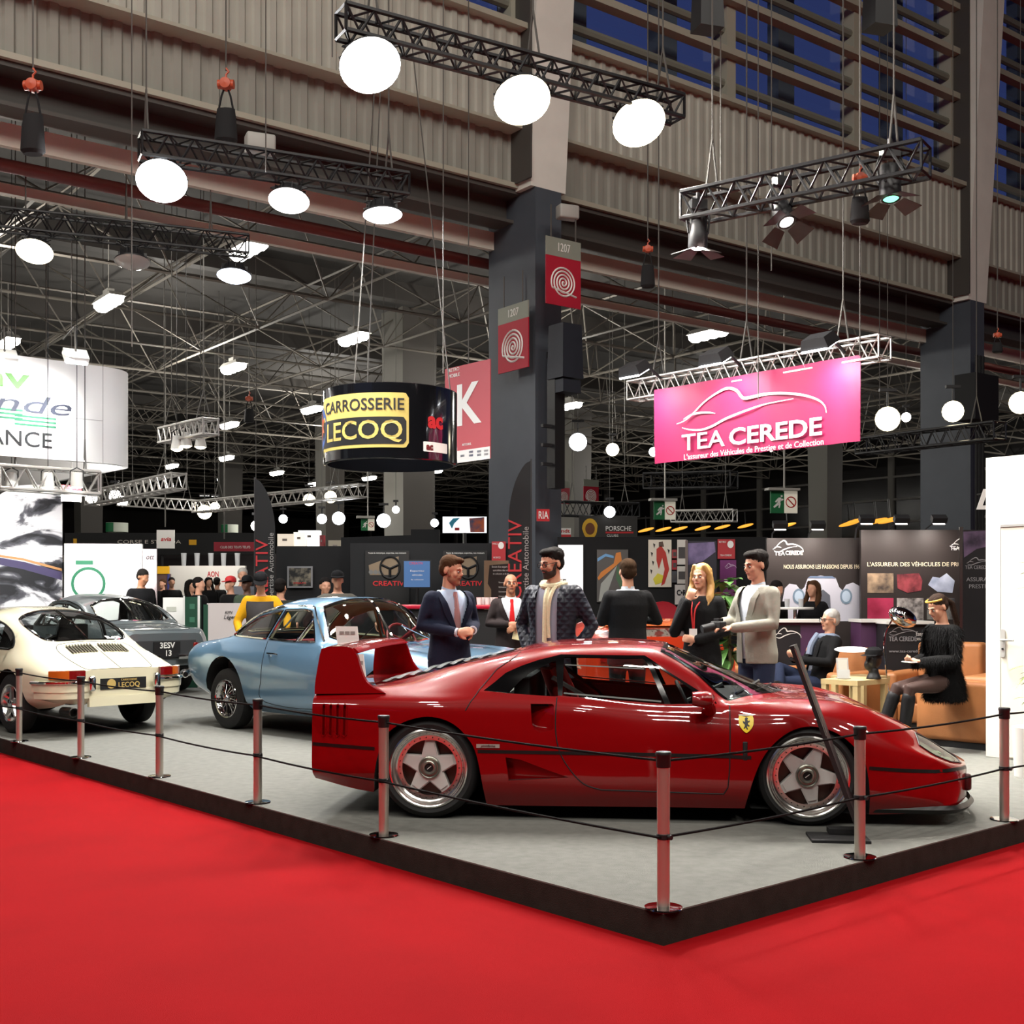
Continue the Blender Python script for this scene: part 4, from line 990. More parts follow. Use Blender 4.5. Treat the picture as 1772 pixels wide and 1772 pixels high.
def build_gt(loc, yaw, label, paintm, seatm, wheel, details, scale=1., roof=1.44, tail=0., ext=1.):
    XT = lambda x: x if x > -1.7 else -1.7+(x+1.7)*ext
    car = thing('coupe', label, 'car', loc, yaw); car.scale = (scale,)*3
    S = Skin(gt_lines(roof, tail, ext), sharp={4: (-1.4, .33), 5: (-1.45, .34)}, nx=100, per=5)
    def arc(cx, r, z0, top): return [(cx-r-.02, -.1)]+[(cx-r*math.cos(a), .33+(top-.33)*math.sin(a)) for a in [PI*k/16 for k in range(17)]]+[(cx+r+.02, -.1)]
    AR = S.region('arch', S.side(arc(-1.33, .40, 0, .795), .05)); AF = S.region('arch', S.side(arc(1.37, .40, 0, .78), .05))
    qg = [(-1.30, 1.02), (-1.18, 1.11), (-.95, 1.22), (-.62, 1.29), (-.54, 1.295), (-.62, 1.0)]
    sg_ = [(-.575, 1.0), (-.495, 1.298), (-.18, 1.305), (-.055, 1.29), (.02, 1.22), (-.10, .985)]
    vg = [(-.075, .985), (.035, 1.2), (.20, .985)]
    QG, SG, VG = S.region('quarter_glass', S.side(qg, .05)), S.region('side_glass', S.side(sg_, .05)), S.region('vent_glass', S.side(vg, .05))
    WS = S.region('windshield', S.top([(.085, .0), (.075, .3), (.03, .53), (.10, .57), (.30, .655), (.44, .58), (.56, .3), (.60, 0)], .05, t0=5.05))
    RW = S.region('rear_glass', S.top([(-.90, 0), (-.93, .3), (-1.0, .50), (-1.34, .56), (-1.42, .42), (-1.46, 0)], .05, t0=5.05))
    dr = [(-.58, .99), (-.60, .6), (-.56, .34), (.42, .34), (.44, .6), (.36, .95)]
    DO = S.region('door', S.side(spl(dr, 5), .05, tmax=4))
    TR = S.region('boot_lid', S.top([(-1.55, 0), (-1.55, .5), (XT(-1.75), .54), (XT(-2.08), .46), (XT(-2.13), .3), (XT(-2.13), 0)], .05, t0=4))
    S.cut()
    body = S.mesh('body', ['body'], paintm, car)
    S.cap(S.x0, paintm, body, 'tail_panel'); S.cap(S.x1, paintm, body, 'nose_panel')
    for sd in 'RL': S.mesh('door', ['door'], paintm, car, sides=sd)
    S.mesh('boot_lid', ['boot_lid'], paintm, car)
    S.mesh('interior_lining', ['body', 'door'], details.get('lining', M_cabin), car, off=-.03, flip=True, xr=(-1.5, .7))
    for nm, rg in (('quarter_window', 'quarter_glass'), ('side_window', 'side_glass'), ('vent_window', 'vent_glass')): S.mesh(nm, [rg], M_cleargl, car, off=-.003, split=True)
    S.mesh('windshield', ['windshield'], M_cleargl, car, off=-.002); S.mesh('rear_window', ['rear_glass'], M_cleargl, car, off=-.002)
    for p in (QG, SG, VG): S.line('window_frame', [p], .011, M_chrome, car, off=.002, closed=True)
    S.line('windshield_trim', [WS], .011, M_chrome, car, closed=True); S.line('rear_window_trim', [RW], .011, M_chrome, car, closed=True)
    S.line('drip_rail', [S.side(spl([(-1.36, 1.03), (-1.2, 1.135), (-.95, 1.25), (-.6, 1.325), (-.2, 1.335), (-.04, 1.32), (.06, 1.24), (.30, .99)], 5), .05, False)], .010, M_chrome, car, off=.004)
    S.line('panel_gap', [S.side(spl(dr, 5), .05, False, tmax=4)], .004, M_blk, car)
    S.line('boot_gap', [TR[:-1]], .004, M_blk, car)
    S.arch('wheel_housing', AR, .5, M_well, car); S.arch('wheel_housing', AF, .5, M_well, car)
    m = MB(); m.box((0, 0, .26), (1.95, 1.4, .03)); m.box((-1.95, 0, .4), (.4, 1.1, .03)); m.box((2.0, 0, .34), (.5, 1.1, .03)); m.tube([(-2.15, -.35, .3), (-1.7, -.35, .28)], .035, n=8); m.build('underbody', M_under, car, smooth=False)
    m = MB(); m.box((-.3, 0, .32), (1.9, 1.4, .1)); m.box((.62, 0, .72), (.4, 1.4, .38), taper=.9); m.box((-1.3, 0, .78), (.5, 1.3, .3)); m.build('cabin_tub', details.get('tub', M_cabin), car, smooth=False)
    for y in (-.36, .36): seat(car, -.23, y, .46, seatm, w=.5, hb=.46, lean=.3)
    m = MB(); m.rbox((-1.0, 0, .56), (.45, 1.25, .18), .06); m.rbox((-1.18, 0, .78), (.18, 1.25, .36), .06); m.build('rear_seat', seatm, car)
    steering(car, .22, .36, .98, .19, details.get('wheelcol', M_black), .5)
    for x in (-1.33, 1.37):
        for sg in (-1, 1):
            if wheel == 'wire': wire_wheel(car, x, sg*.73, .33, .2, .205, sg)
            else: steel_wheel(car, x, sg*.72, .33, .19, .2, sg)
    for sg in (-1, 1):
        m = MB(); sd = 'L' if sg > 0 else 'R'
        pts = [(-1.98, .86), (-2.10, .78), (-2.2, .68), (-2.26, .45), (-2.27, .15)]
        m.tube([(XT(x), sg*y, .56) for x, y in spl(pts, 4)], [.03]+[.042]*15+[.04], n=8); m.build('rear_bumper', M_chrome, car)
        m = MB(); pts = [(2.0, .86), (2.25, .74), (2.45, .55), (2.56, .3)]; m.tube([(x, sg*y, .5) for x, y in spl(pts, 4)], .04, n=8); m.build('front_bumper', M_chrome, car)
        m = MB(); m.ell((2.36, sg*.52, .66), (.08, .1, .1)); m.build('headlamp', mat('headlamp glass', rgb(220, 222, 218), rough=.1), car)
        P = lambda x, z, o: (lambda v, n: Vector(((v+n*o).x, sg*(v+n*o).y, (v+n*o).z)))(S.p(x, S.tz(x, z, 0, 4)), S.n(x, S.tz(x, z, 0, 4)))
        m = MB(); m.tube([P(-.50, .845, .0), P(-.49, .845, .03), P(-.37, .845, .03), P(-.36, .845, 0)], .01, n=6); m.lathe([(.0, .0), (.016, 0), (.016, .012), (0, .014)], c=P(-.46, .815, -.002), axis='Y', n=10); m.build('door_handle', M_chrome, car)
        m = MB(); m.rbox((XT(-2.17), sg*.50, .70), (.09, .16, .11), .02, rz=-sg*.55); m.build('tail_lamp', mat('tail lamp red', rgb(120, 10, 10), rough=.2, coat=1), car)
        m = MB(); m.tube([(.30+.25, sg*.52, .975), (.42, sg*.18, 1.14)], .007, n=5); m.build('wiper', M_chrome, car)
    details.get('extra', lambda c, S, b: None)(car, S, body)
    return car
def steel_wheel(parent, x, y, R, w, r, sg, spokes=5):
    t = bpy.data.objects.new('wheel', None); COL.objects.link(t); t.parent = parent; t.location = (x, y, R)
    m = MB(); m.lathe(tyre_prof(R, w, r), axis='Y', n=44); m.build('tyre', M_tyre, t)
    Y = lambda v: sg*(w/2-v)
    m = MB(); m.lathe([(r+.008, Y(.01)), (r+.002, Y(0)), (r-.012, Y(.008)), (r-.02, Y(.04)), (r-.04, Y(.06)), (r-.04, Y(.14))], axis='Y', n=44); m.build('rim', M_rimlip, t)
    m = MB()
    for k in range(spokes):
        a = 2*PI*k/spokes+PI/2; ca, sa = math.cos(a), math.sin(a); rings = []
        for f, ww in ((.02, .05), (.07, .042), (.12, .03), (r-.03, .026)):
            c = Vector((ca*f, 0, sa*f)); tt = Vector((-sa, 0, ca)); rings.append([c+tt*ww+Vector((0, Y(.035), 0)), c+tt*ww*.6+Vector((0, Y(.012), 0)), c-tt*ww*.6+Vector((0, Y(.012), 0)), c-tt*ww+Vector((0, Y(.035), 0))])
        m.loft(rings, caps=True)
    m.build('spoke', M_rimlip, t)
    m = MB(); m.lathe([(.05, Y(.03)), (.045, Y(.0)), (.03, Y(-.006)), (.0, Y(-.008))], axis='Y', n=20); m.build('hub_cap', M_chrome, t)
    m = MB(); m.lathe([(.0, Y(.1)), (r-.01, Y(.1))], axis='Y', n=32); m.build('inner_barrel', M_well, t)
    return t
def plate(car, xf, lines, bg, fg, w, h, size, name='number_plate'):
    m = MB(); m.prism([(-w/2, -h/2), (w/2, -h/2), (w/2, h/2), (-w/2, h/2)], 0, .012, xf=xf); p = m.build(name, bg, car, smooth=False)
    m = MB()
    for k, l in enumerate(lines): m.text(l, size, lambda a, b, c, k=k: xf(a, b+(len(lines)-1)*h/4-k*h/2, .014+c), .003, bold=.002)
    m.build('lettering', fg, p, smooth=False); return p
# blue coupe
BLUE = mat('light blue metallic paint', rgb(102, 138, 166), rough=.28, coat=1, metal=.35)
def mk_loc(yawdeg, half, wx, wy, xr):
    g = gnd(wx, wy, PZ); c, s = math.cos(math.radians(yawdeg)), math.sin(math.radians(yawdeg))
    return (g.x-(xr*c+half*s), g.y-(xr*s-half*c), PZ)
M_cream = mat('cream lining', rgb(206, 200, 160), rough=.8); M_redlea = mat('dark red leather', rgb(120, 26, 30), rough=.5)
build_gt(mk_loc(-44, .80, 394, 1261, -1.33), math.radians(-44), 'light blue metallic coupe with wire wheels behind the red sports car', BLUE, M_redlea, 'wire',
         {'lining': M_cream, 'tub': M_cabin, 'wheelcol': M_redlea}, ext=1.42)
# grey coupe behind the white one
GREY = mat('grey metallic paint', rgb(112, 122, 126), rough=.3, coat=1, metal=.4)
def grey_extra(car, S, body):
    m = MB(); m.box((-2.165, 0, .66), (.1, .95, .26)); rc = m.build('tail_recess', mat('dark grey tail', rgb(60, 62, 64), rough=.35), car, smooth=False)
    plate(car, frame((-2.225, 0, .665), (0, -1, 0)), ['3ESV', ' 13'], M_black, M_white, .42, .22, .115)
    m = MB()
    m.box((-2.0, 0, .935), (.015, .30, .012)); m.build('boot_script', M_blk, car, smooth=False)
build_gt((-6.62, 18.75, PZ), math.radians(137), 'grey metallic coupe with black number plate parked behind the white coupe', GREY, M_cabin, 'steel', {'extra': grey_extra, 'lining': M_cabin}, scale=1.02, roof=1.45, tail=.05)

# ---- white rear-engined coupe
def build_white():
    WHITE = mat('ivory white paint', rgb(232, 226, 196), rough=.22, coat=1)
    g0, g1 = gnd(26, 1268, PZ), gnd(240, 1250, PZ); ax = (g0+g1)/2; fw = Vector((-.735, .678, 0)); k = 1.0
    car = thing('coupe', 'ivory white rear engined coupe with sloping back at the left picture edge', 'car', Vector((ax.x, ax.y, PZ))+fw*1.12*k, math.atan2(fw.y, fw.x)); car.scale = (k,)*3
    L = [
     [(-2.02, .46, .40), (-1.9, .60, .33), (-1.5, .64, .27), (-.7, .64, .2), (1.0, .64, .2), (1.8, .58, .26), (2.1, .2, .34)],
     [(-2.03, .52, .43), (-1.92, .69, .40), (-1.55, .76, .36), (-.7, .755, .29), (1.0, .755, .29), (1.8, .68, .36), (2.12, .24, .42)],
     [(-2.04, .55, .52), (-1.94, .72, .52), (-1.6, .79, .52), (-1.12, .81, .52), (-.6, .785, .5), (.7, .785, .5), (1.12, .80, .52), (1.8, .72, .52), (2.14, .26, .52)],
     [(-2.04, .55, .63), (-1.93, .71, .64), (-1.6, .775, .665), (-1.12, .795, .70), (-.6, .775, .68), (.6, .775, .68), (1.12, .785, .70), (1.8, .70, .64), (2.13, .26, .58)],
     [(-2.03, .50, .665), (-1.93, .62, .695), (-1.7, .68, .745), (-1.4, .705, .80), (-1.12, .715, .845), (-.8, .725, .865), (-.3, .725, .865), (.6, .715, .855), (.85, .70, .85), (1.12, .66, .83), (1.5, .62, .78), (1.8, .58, .71), (2.1, .26, .61)],
     [(-2.03, .36, .68), (-1.93, .42, .71), (-1.7, .47, .785), (-1.4, .52, .895), (-1.2, .56, .98), (-.9, .585, 1.09), (-.5, .575, 1.19), (-.1, .555, 1.225), (.22, .545, 1.215), (.4, .58, 1.12), (.62, .64, .96), (.8, .66, .86), (1.12, .5, .80), (1.5, .45, .755), (1.8, .4, .69), (2.1, .2, .60)],
     [(-2.03, .18, .685), (-1.93, .22, .72), (-1.7, .25, .805), (-1.4, .28, .925), (-1.2, .30, 1.02), (-.9, .31, 1.155), (-.5, .31, 1.275), (-.1, .3, 1.315), (.28, .3, 1.285), (.45, .31, 1.16), (.7, .34, .98), (.88, .34, .855), (1.12, .26, .80), (1.5, .23, .757), (1.8, .2, .69), (2.1, .1, .60)],
     [(-2.03, 0, .685), (-1.93, 0, .722), (-1.7, 0, .81), (-1.4, 0, .935), (-1.2, 0, 1.035), (-.9, 0, 1.175), (-.5, 0, 1.295), (-.1, 0, 1.33), (.3, 0, 1.29), (.5, 0, 1.14), (.72, 0, .98), (.92, 0, .85), (1.12, 0, .80), (1.5, 0, .757), (1.8, 0, .69), (2.1, 0, .60)]]
    S = Skin(L, sharp={4: (-.95, .80)}, nx=100, per=5)
    def arc(cx, r, top): return [(cx-r-.02, -.1)]+[(cx-r*math.cos(a), .31+(top-.31)*math.sin(a)) for a in [PI*k/16 for k in range(17)]]+[(cx+r+.02, -.1)]
    AR, AF = S.region('arch', S.side(arc(-1.12, .36, .68), .05)), S.region('arch', S.side(arc(1.1, .36, .68), .05))
    QG = S.region('quarter_glass', S.side(spl([(-1.02, .905), (-.98, .97), (-.86, 1.055), (-.66, 1.13), (-.50, 1.165)], 4)+[(-.47, 1.17), (-.42, .885), (-.7, .885), (-.95, .88)], .04))
    SG = S.region('side_glass', S.side([(-.40, .885), (-.445, 1.175), (.12, 1.195), (.24, 1.17), (.50, .99), (.55, .88)], .05))
    RW = S.region('rear_glass', S.top(spl([(-.56, 0), (-.58, .25), (-.66, .44), (-.78, .50), (-1.0, .515), (-1.22, .48), (-1.295, .40), (-1.32, .2), (-1.325, 0)], 3), .05, t0=4.6))
    WS = S.region('windshield', S.top([(.33, 0), (.32, .3), (.28, .51), (.64, .62), (.80, .5), (.86, .3), (.89, 0)], .05, t0=4.8))
    LID = S.region('engine_lid', S.top(spl([(-1.36, 0), (-1.365, .28), (-1.40, .40), (-1.55, .44), (-1.9, .40), (-2.0, .36), (-2.015, .30)], 3)+[(-2.015, 0)], .05, t0=4))
    GR = None
    DO = S.region('door', S.side([(-.43, .87), (-.46, .5), (-.42, .3), (.62, .3), (.66, .6), (.62, .85)], .05, tmax=4))
    S.cut()
    body = S.mesh('body', ['body'], WHITE, car); S.cap(S.x0, WHITE, body, 'tail_panel'); S.cap(S.x1, WHITE, body, 'nose_panel')
    for sd in 'RL': S.mesh('door', ['door'], WHITE, car, sides=sd)
    S.mesh('engine_lid', ['engine_lid'], WHITE, car); S.mesh('interior_lining', ['body', 'door'], M_cabin, car, off=-.03, flip=True, xr=(-1.3, .9))
    S.mesh('quarter_window', ['quarter_glass'], M_cabglass, car, off=-.003, split=True); S.mesh('side_window', ['side_glass'], M_cabglass, car, off=-.003, split=True)
    S.mesh('rear_window', ['rear_glass'], M_cabglass, car, off=-.002); S.mesh('windshield', ['windshield'], M_cleargl, car, off=-.002)
    for p in (QG, SG): S.line('window_frame', [p], .013, M_seal, car, off=.001, closed=True)
    S.line('rear_window_trim', [RW], .012, M_chrome, car, off=.002, closed=True); S.line('windshield_trim', [WS], .012, M_chrome, car, closed=True)
    S.line('lid_gap', [LID[:-1]], .004, M_blk, car)
    S.arch('wheel_housing', AR, .48, M_well, car); S.arch('wheel_housing', AF, .48, M_well, car)
    m = MB(); m.box((0, 0, .25), (1.5, 1.25, .03)); m.box((-1.75, 0, .35), (.45, 1.1, .03)); m.box((1.75, 0, .3), (.4, 1.0, .03)); m.build('underbody', M_under, car, smooth=False)
    m = MB(); m.box((-.2, 0, .32), (1.6, 1.25, .1)); m.box((.75, 0, .68), (.3, 1.25, .28)); m.box((-1.1, 0, .72), (.4, 1.1, .2)); m.build('cabin_tub', M_cabin, car, smooth=False)
    for y in (-.33, .33): seat(car, -.0, y, .46, M_cabin, w=.44, hb=.62, lean=.25)
    steering(car, .42, .33, .86, .19, M_black)
    # engine lid grilles
    M_gr = mat('grille metal', rgb(196, 190, 170), rough=.25, metal=.8)
    on = lambda x, y, o: (lambda t: (lambda v, n: Vector(((v+n*o).x, (v+n*o).y if y >= 0 else -(v+n*o).y, (v+n*o).z)))(S.p(x, t), S.n(x, t)))(S.ty(x, abs(y), 4.6))
    for (y0, y1) in ((.03, .33), (-.33, -.03)):
        m = MB()
        m.loft([[on(-1.44, y0+(y1-y0)*k/6, .004) for k in range(7)], [on(-1.60, y0+(y1-y0)*k/6, .004) for k in range(7)]], closed=False); g = m.build('engine_grille', mat('grille dark', rgb(70, 66, 58), rough=.5), car)
        m = MB()
        for k in range(9): y = y0+(y1-y0)*(k+.5)/9; m.tube([on(-1.43-.18*j/4, y, .012) for j in range(5)], .008, n=5)
        m.build('grille_slat', M_gr, g)
    # tail: lamps, bumper with chrome, plate, exhaust
    def tailpt(f, z, o=0.):
        """point on the wrapped tail: f from 0 (centre) to 1 (flank)"""
        pts = [(-2.05, 0), (-2.05, .3), (-2.045, .52), (-1.99, .66), (-1.90, .735), (-1.72, .775)]
        L_ = [0]
        for a, b in zip(pts[:-1], pts[1:]): L_.append(L_[-1]+math.hypot(b[0]-a[0], b[1]-a[1]))
        d = f*L_[-1]
        for k in range(5):
            if d <= L_[k+1] or k == 4:
                u = (d-L_[k])/(L_[k+1]-L_[k]); a, b = pts[k], pts[k+1]; v = Vector((a[0]+(b[0]-a[0])*u, a[1]+(b[1]-a[1])*u, z)); n = Vector((-(b[1]-a[1]), (b[0]-a[0]), 0)).normalized()
                return v+n*o
    for sg in (-1, 1):
        Q = lambda f, z, o: (lambda v: Vector((v.x, sg*v.y, v.z)))(tailpt(f, z, o))
        for (f0, f1, mt, nm) in ((.44, .60, mat('tail lamp red', rgb(120, 10, 10), rough=.2, coat=1), 'tail_lamp'), (.60, .80, mat('tail lamp amber', rgb(190, 92, 24), rough=.2, coat=1), 'indicator_lamp')):
            m = MB(); rings = []
            for k in range(6):
                f = f0+(f1-f0)*k/5; rings.append([Q(f, .60, .0), Q(f, .60, .03), Q(f, .685, .03), Q(f, .69, -.01)])
            m.loft(rings, caps=True); m.build(nm, mt, car)
        m = MB(); rings = []
        for k in range(12):
            f = .40+.62*k/11; rings.append([Q(f, .47, -.02), Q(f, .47, .045), Q(f, .575, .05), Q(f, .585, -.02)])
        m.loft(rings, caps=True); rings = []
        for k in range(12):
            f = .40+.60*k/11; rings.append([Q(f, .33+.05*k/11, -.05), Q(f, .40, .03), Q(f, .47, .035), Q(f, .47, -.05)])
        m.loft(rings, caps=True); b_ = m.build('rear_bumper', WHITE, car)
        m = MB(); m.tube([Q(.40+.62*k/11, .565, .055) for k in range(12)], .016, n=6); m.build('bumper_trim', M_chrome, b_)
        m = MB(); m.rbox((-2.10, sg*.37, .55), (.07, .07, .16), .025); m.build('overrider', M_chrome, car)
    m = MB(); m.box((-2.06, 0, .36), (.05, .78, .10)); m.box((-2.05, 0, .44), (.03, .80, .08)); m.build('rear_valance', WHITE, car, smooth=False)
    xf = frame((-2.06, 0, .535), (0, -1, 0))
    p = plate(car, xf, [], M_black, M_white, .52, .115, .1, 'show_plate')
    m = MB(); m.text('LECOQ', .075, lambda a, b, c: xf(a+.06, b-.018, .014+c), .003, bold=.001); m.build('lettering', mat('plate gold', rgb(196, 168, 100), rough=.4), p, smooth=False)
    m = MB(); m.text('CARROSSERIE', .03, lambda a, b, c: xf(a+.06, b+.036, .014+c), .003); m.build('lettering', mat('plate gold', rgb(196, 168, 100), rough=.4), p, smooth=False)
    m = MB(); m.lathe([(.0, .0), (.05, 0), (.05, .002), (0, .002)], c=(-2.074, .14, .535), axis='X', n=20); m.build('round_mark', mat('plate gold', rgb(196, 168, 100), rough=.4), p)
    m = MB(); m.lathe([(.045, -1.9), (.05, -2.12), (.042, -2.125), (.04, -2.05), (.0, -2.05)], c=(0, .58, .27), axis='X', n=18); m.build('exhaust_pipe', mat('exhaust metal', rgb(60, 58, 56), rough=.35, metal=.9), car)
    for x in (-1.12, 1.1):
        for sg in (-1, 1): steel_wheel(car, x, sg*.69, .315, .185, .2, sg)
    return car
build_white()
# ---- orange car behind the people
def build_orange():
    OR = mat('orange red paint', rgb(196, 56, 26), rough=.25, coat=1)
    car = thing('sports_car', 'orange red low sports car behind the people in the middle', 'car', (1.40, 15.1, PZ), math.radians(97))
    L = [
     [(-1.95, .74, .35), (-1.2, .78, .2), (1.0, .76, .17), (1.9, .6, .25), (2.1, .3, .3)],
     [(-1.95, .82, .42), (-1.2, .90, .35), (1.0, .86, .3), (1.9, .7, .3), (2.12, .3, .34)],
     [(-1.95, .84, .66), (-1.2, .93, .64), (0, .87, .55), (1.0, .88, .52), (1.9, .7, .42), (2.13, .3, .4)],
     [(-1.95, .80, .86), (-1.2, .88, .88), (-.6, .84, .86), (0, .82, .80), (1.0, .80, .74), (1.9, .62, .52), (2.12, .28, .44)],
     [(-1.95, .62, .97), (-1.2, .66, 1.0), (-.6, .62, 1.08), (-.2, .56, 1.12), (.2, .56, 1.1), (.6, .62, .9), (.95, .62, .78), (1.9, .46, .55), (2.12, .2, .45)],
     [(-1.95, .3, 1.0), (-1.2, .32, 1.06), (-.6, .3, 1.16), (-.2, .3, 1.19), (.2, .3, 1.16), (.6, .32, .98), (1.0, .32, .80), (1.9, .25, .56), (2.12, .1, .46)],
     [(-1.95, 0, 1.0), (-1.2, 0, 1.07), (-.6, 0, 1.17), (-.2, 0, 1.2), (.2, 0, 1.17), (.6, 0, 1.0), (1.0, 0, .81), (1.9, 0, .56), (2.12, 0, .46)]]
    S = Skin(L, nx=60, per=4)
    def arc(cx, r, top): return [(cx-r-.02, -.1)]+[(cx-r*math.cos(a), .32+(top-.32)*math.sin(a)) for a in [PI*k/12 for k in range(13)]]+[(cx+r+.02, -.1)]
    AR, AF = S.region('arch', S.side(arc(-1.2, .38, .72), .06)), S.region('arch', S.side(arc(1.15, .36, .66), .06))
    SG = S.region('side_glass', S.side([(-.45, .90), (-.3, 1.04), (.2, 1.02), (.6, .82), (.3, .82)], .06)); SC_ = S.region('scoop', S.side([(-1.0, .80), (-.62, .80), (-.55, .74), (-.66, .62), (-1.0, .66)], .05))
    WS = S.region('windshield', S.top([(.28, 0), (.26, .48), (.62, .56), (.92, .48), (.97, 0)], .06, t0=3.8)); RW = S.region('rear_glass', S.top([(-.7, 0), (-.75, .4), (-1.15, .42), (-1.2, 0)], .06, t0=3.8))
    S.cut(); b = S.mesh('body', ['body'], OR, car); S.cap(S.x0, OR, b, 'tail_panel'); S.cap(S.x1, OR, b, 'nose_panel'); m = MB(); m.rbox((-1.96, -.08, .74), (.05, .7, .16), .02); m.build('tail_grille', M_blk, car)
    S.mesh('side_window', ['side_glass'], M_cabglass, car, split=True); S.mesh('windshield', ['windshield'], M_cabglass, car); S.mesh('rear_window', ['rear_glass'], M_cabglass, car)
    S.pocket('side_scoop', 'scoop', SC_, lambda x, z: .1, M_blk, car)
    S.mesh('interior_lining', ['body'], M_cabin, car, off=-.03, flip=True, xr=(-1.3, 1.0))
    S.arch('wheel_housing', AR, .5, M_well, car); S.arch('wheel_housing', AF, .5, M_well, car)
    m = MB(); rings = [[Vector((x, y, 1.0+.16*(1-(y/.62)**2)*0+z)) for y in [-.62+1.24*k/8 for k in range(9)]] for x, z in ((-1.95, .10), (-1.5, .17), (-1.25, .16))]
    m.loft(rings, closed=False); m.loft([[v+Vector((0, 0, .02)) for v in r] for r in rings], closed=False); m.build('raised_engine_lid', mat('orange paint', rgb(226, 104, 40), rough=.25, coat=1), car)
    for sg in (-1, 1):
        m = MB(); m.box((-1.96, sg*.55, .78), (.04, .26, .1)); m.build('tail_lamp', mat('tail lamp red', rgb(120, 10, 10), rough=.2, coat=1), car, smooth=False)
    for x in (-1.2, 1.15):
        for sg in (-1, 1): steel_wheel(car, x, sg*.76, .32, .22, .19, sg)
build_orange()
# ================================================================ booth walls, signs, banners
class Board:
    """a flat upright board: pixel measurements of the photo are laid on its plane, at its own place in the hall"""
    def __init__(s, px, py, Y, right=(1, 0, 0)):
        s.O = pt(px, py, Y); s.r = Vector(right).normalized(); s.u = Vector((0, 0, 1)); s.n = s.r.cross(s.u)
    def uv(s, px, py):
        d = Vector(((px-CX)/F, 1, -(py-HY)/F)); t = (s.O-Vector((0, 0, CZ))).dot(s.n)/d.dot(s.n); P = Vector((0, 0, CZ))+d*t-s.O
        return (P.dot(s.r), P.z)
    def xf(s, a, b, c=0.): return s.r*a+s.u*b+s.n*c
    def rect(s, x0, y0, x1, y1):
        """x0..x1 pixel columns at the mid height, square-cornered on the board"""
        ym = (y0+(y1 or y0))/2; a0, a1 = s.uv(x0, ym)[0], s.uv(x1, ym)[0]; xm = (x0+x1)/2; b0, b1 = ((PZ if s.O.y < 19.7 else 0)-s.O.z if y1 is None else s.uv(xm, y1)[1]), s.uv(xm, y0)[1]; return [(a0, b0), (a1, b0), (a1, b1), (a0, b1)]
    def board(s, name, label, cat, poly, mt, th=.03, group=None, part=None):
        t = thing(name, label, cat, s.O, group=group); m = MB(); m.prism(poly, -th, 0, xf=s.xf); m.build(part or 'panel', mt, t, smooth=False); s.t = t
        if name[:4] == 'far_': a = (poly[0][0]+poly[1][0])/2; m = MB(); m.tube([s.xf(a, poly[0][1], -th/2), s.xf(a, .01-s.O.z, -th/2)], .05, n=6); m.build('support_post', M_hous, t)
        return t
    def patch(s, name, poly, mt, c=.004, th=.003, parent=None):
        m = MB(); m.prism(poly, c-th, c, xf=s.xf); return m.build(name, mt, parent or s.t, smooth=False)
    def patches(s, name, polys, mt, c=.004, th=.003, parent=None):
        m = MB()
        for p in polys: m.prism(p, c-th, c, xf=s.xf)
        return m.build(name, mt, parent or s.t, smooth=False)
    def text(s, txt, px, py, hpx, mt, c=.006, align='CENTER', wpx=None, bold=0., shear=0., name='lettering', parent=None, rot=0., depth=.004):
        a0, b0 = s.uv(px, py); h = abs(s.uv(px, py-hpx/2)[1]-s.uv(px, py+hpx/2)[1]); size = h/.70; sx = 1.
        m = MB(); cr, sr = math.cos(rot), math.sin(rot)
        m.text(txt, size, lambda a, b, d: (a, b, d), depth, 0, align, 1., bold*size, shear)
        if wpx:
            xs = [v[0] for v in m.v]; w = max(xs)-min(xs); W_ = abs(s.uv(px+wpx/2, py)[0]-s.uv(px-wpx/2, py)[0]) if not rot else abs(s.uv(px, py-wpx/2)[1]-s.uv(px, py+wpx/2)[1]); sx = W_/max(w, 1e-6)
        m.v = [tuple(s.xf(a0+x*sx*cr-y*sr, b0+x*sx*sr+y*cr, c+z)) for x, y, z in m.v]
        return m.build(name, mt, parent or s.t, smooth=False)
    def stroke(s, name, pts, w, mt, c=.008, parent=None):
        """painted line of varying width through (a,b) points"""
        P = [Vector(p) for p in pts]; N = len(P); L, R_ = [], []
        for i in range(N):
            t = (P[min(N-1, i+1)]-P[max(0, i-1)]).normalized(); n = Vector((-t.y, t.x)); ww = (w[0]+(w[1]-w[0])*i/(N-1)) if isinstance(w, tuple) else w*(.25+.75*math.sin(PI*min(.999, max(.001, i/(N-1)))))
            L.append(s.xf(*(P[i]+n*ww/2), c)); R_.append(s.xf(*(P[i]-n*ww/2), c))
        m = MB(); m.loft([L, R_][::-1], closed=False); return m.build(name, mt, parent or s.t, smooth=False)
def solid(name, *c, **k): return mat(name, rgb(*c), rough=k.pop('rough', .6), **k)
T_white = solid('white lettering', 238, 236, 232); T_black = solid('black lettering', 22, 22, 26); T_red = solid('red lettering', 196, 34, 40); T_gold = solid('yellow lettering', 206, 184, 96)
M_bwall = solid('black booth cloth', 11, 11, 13, rough=.9)

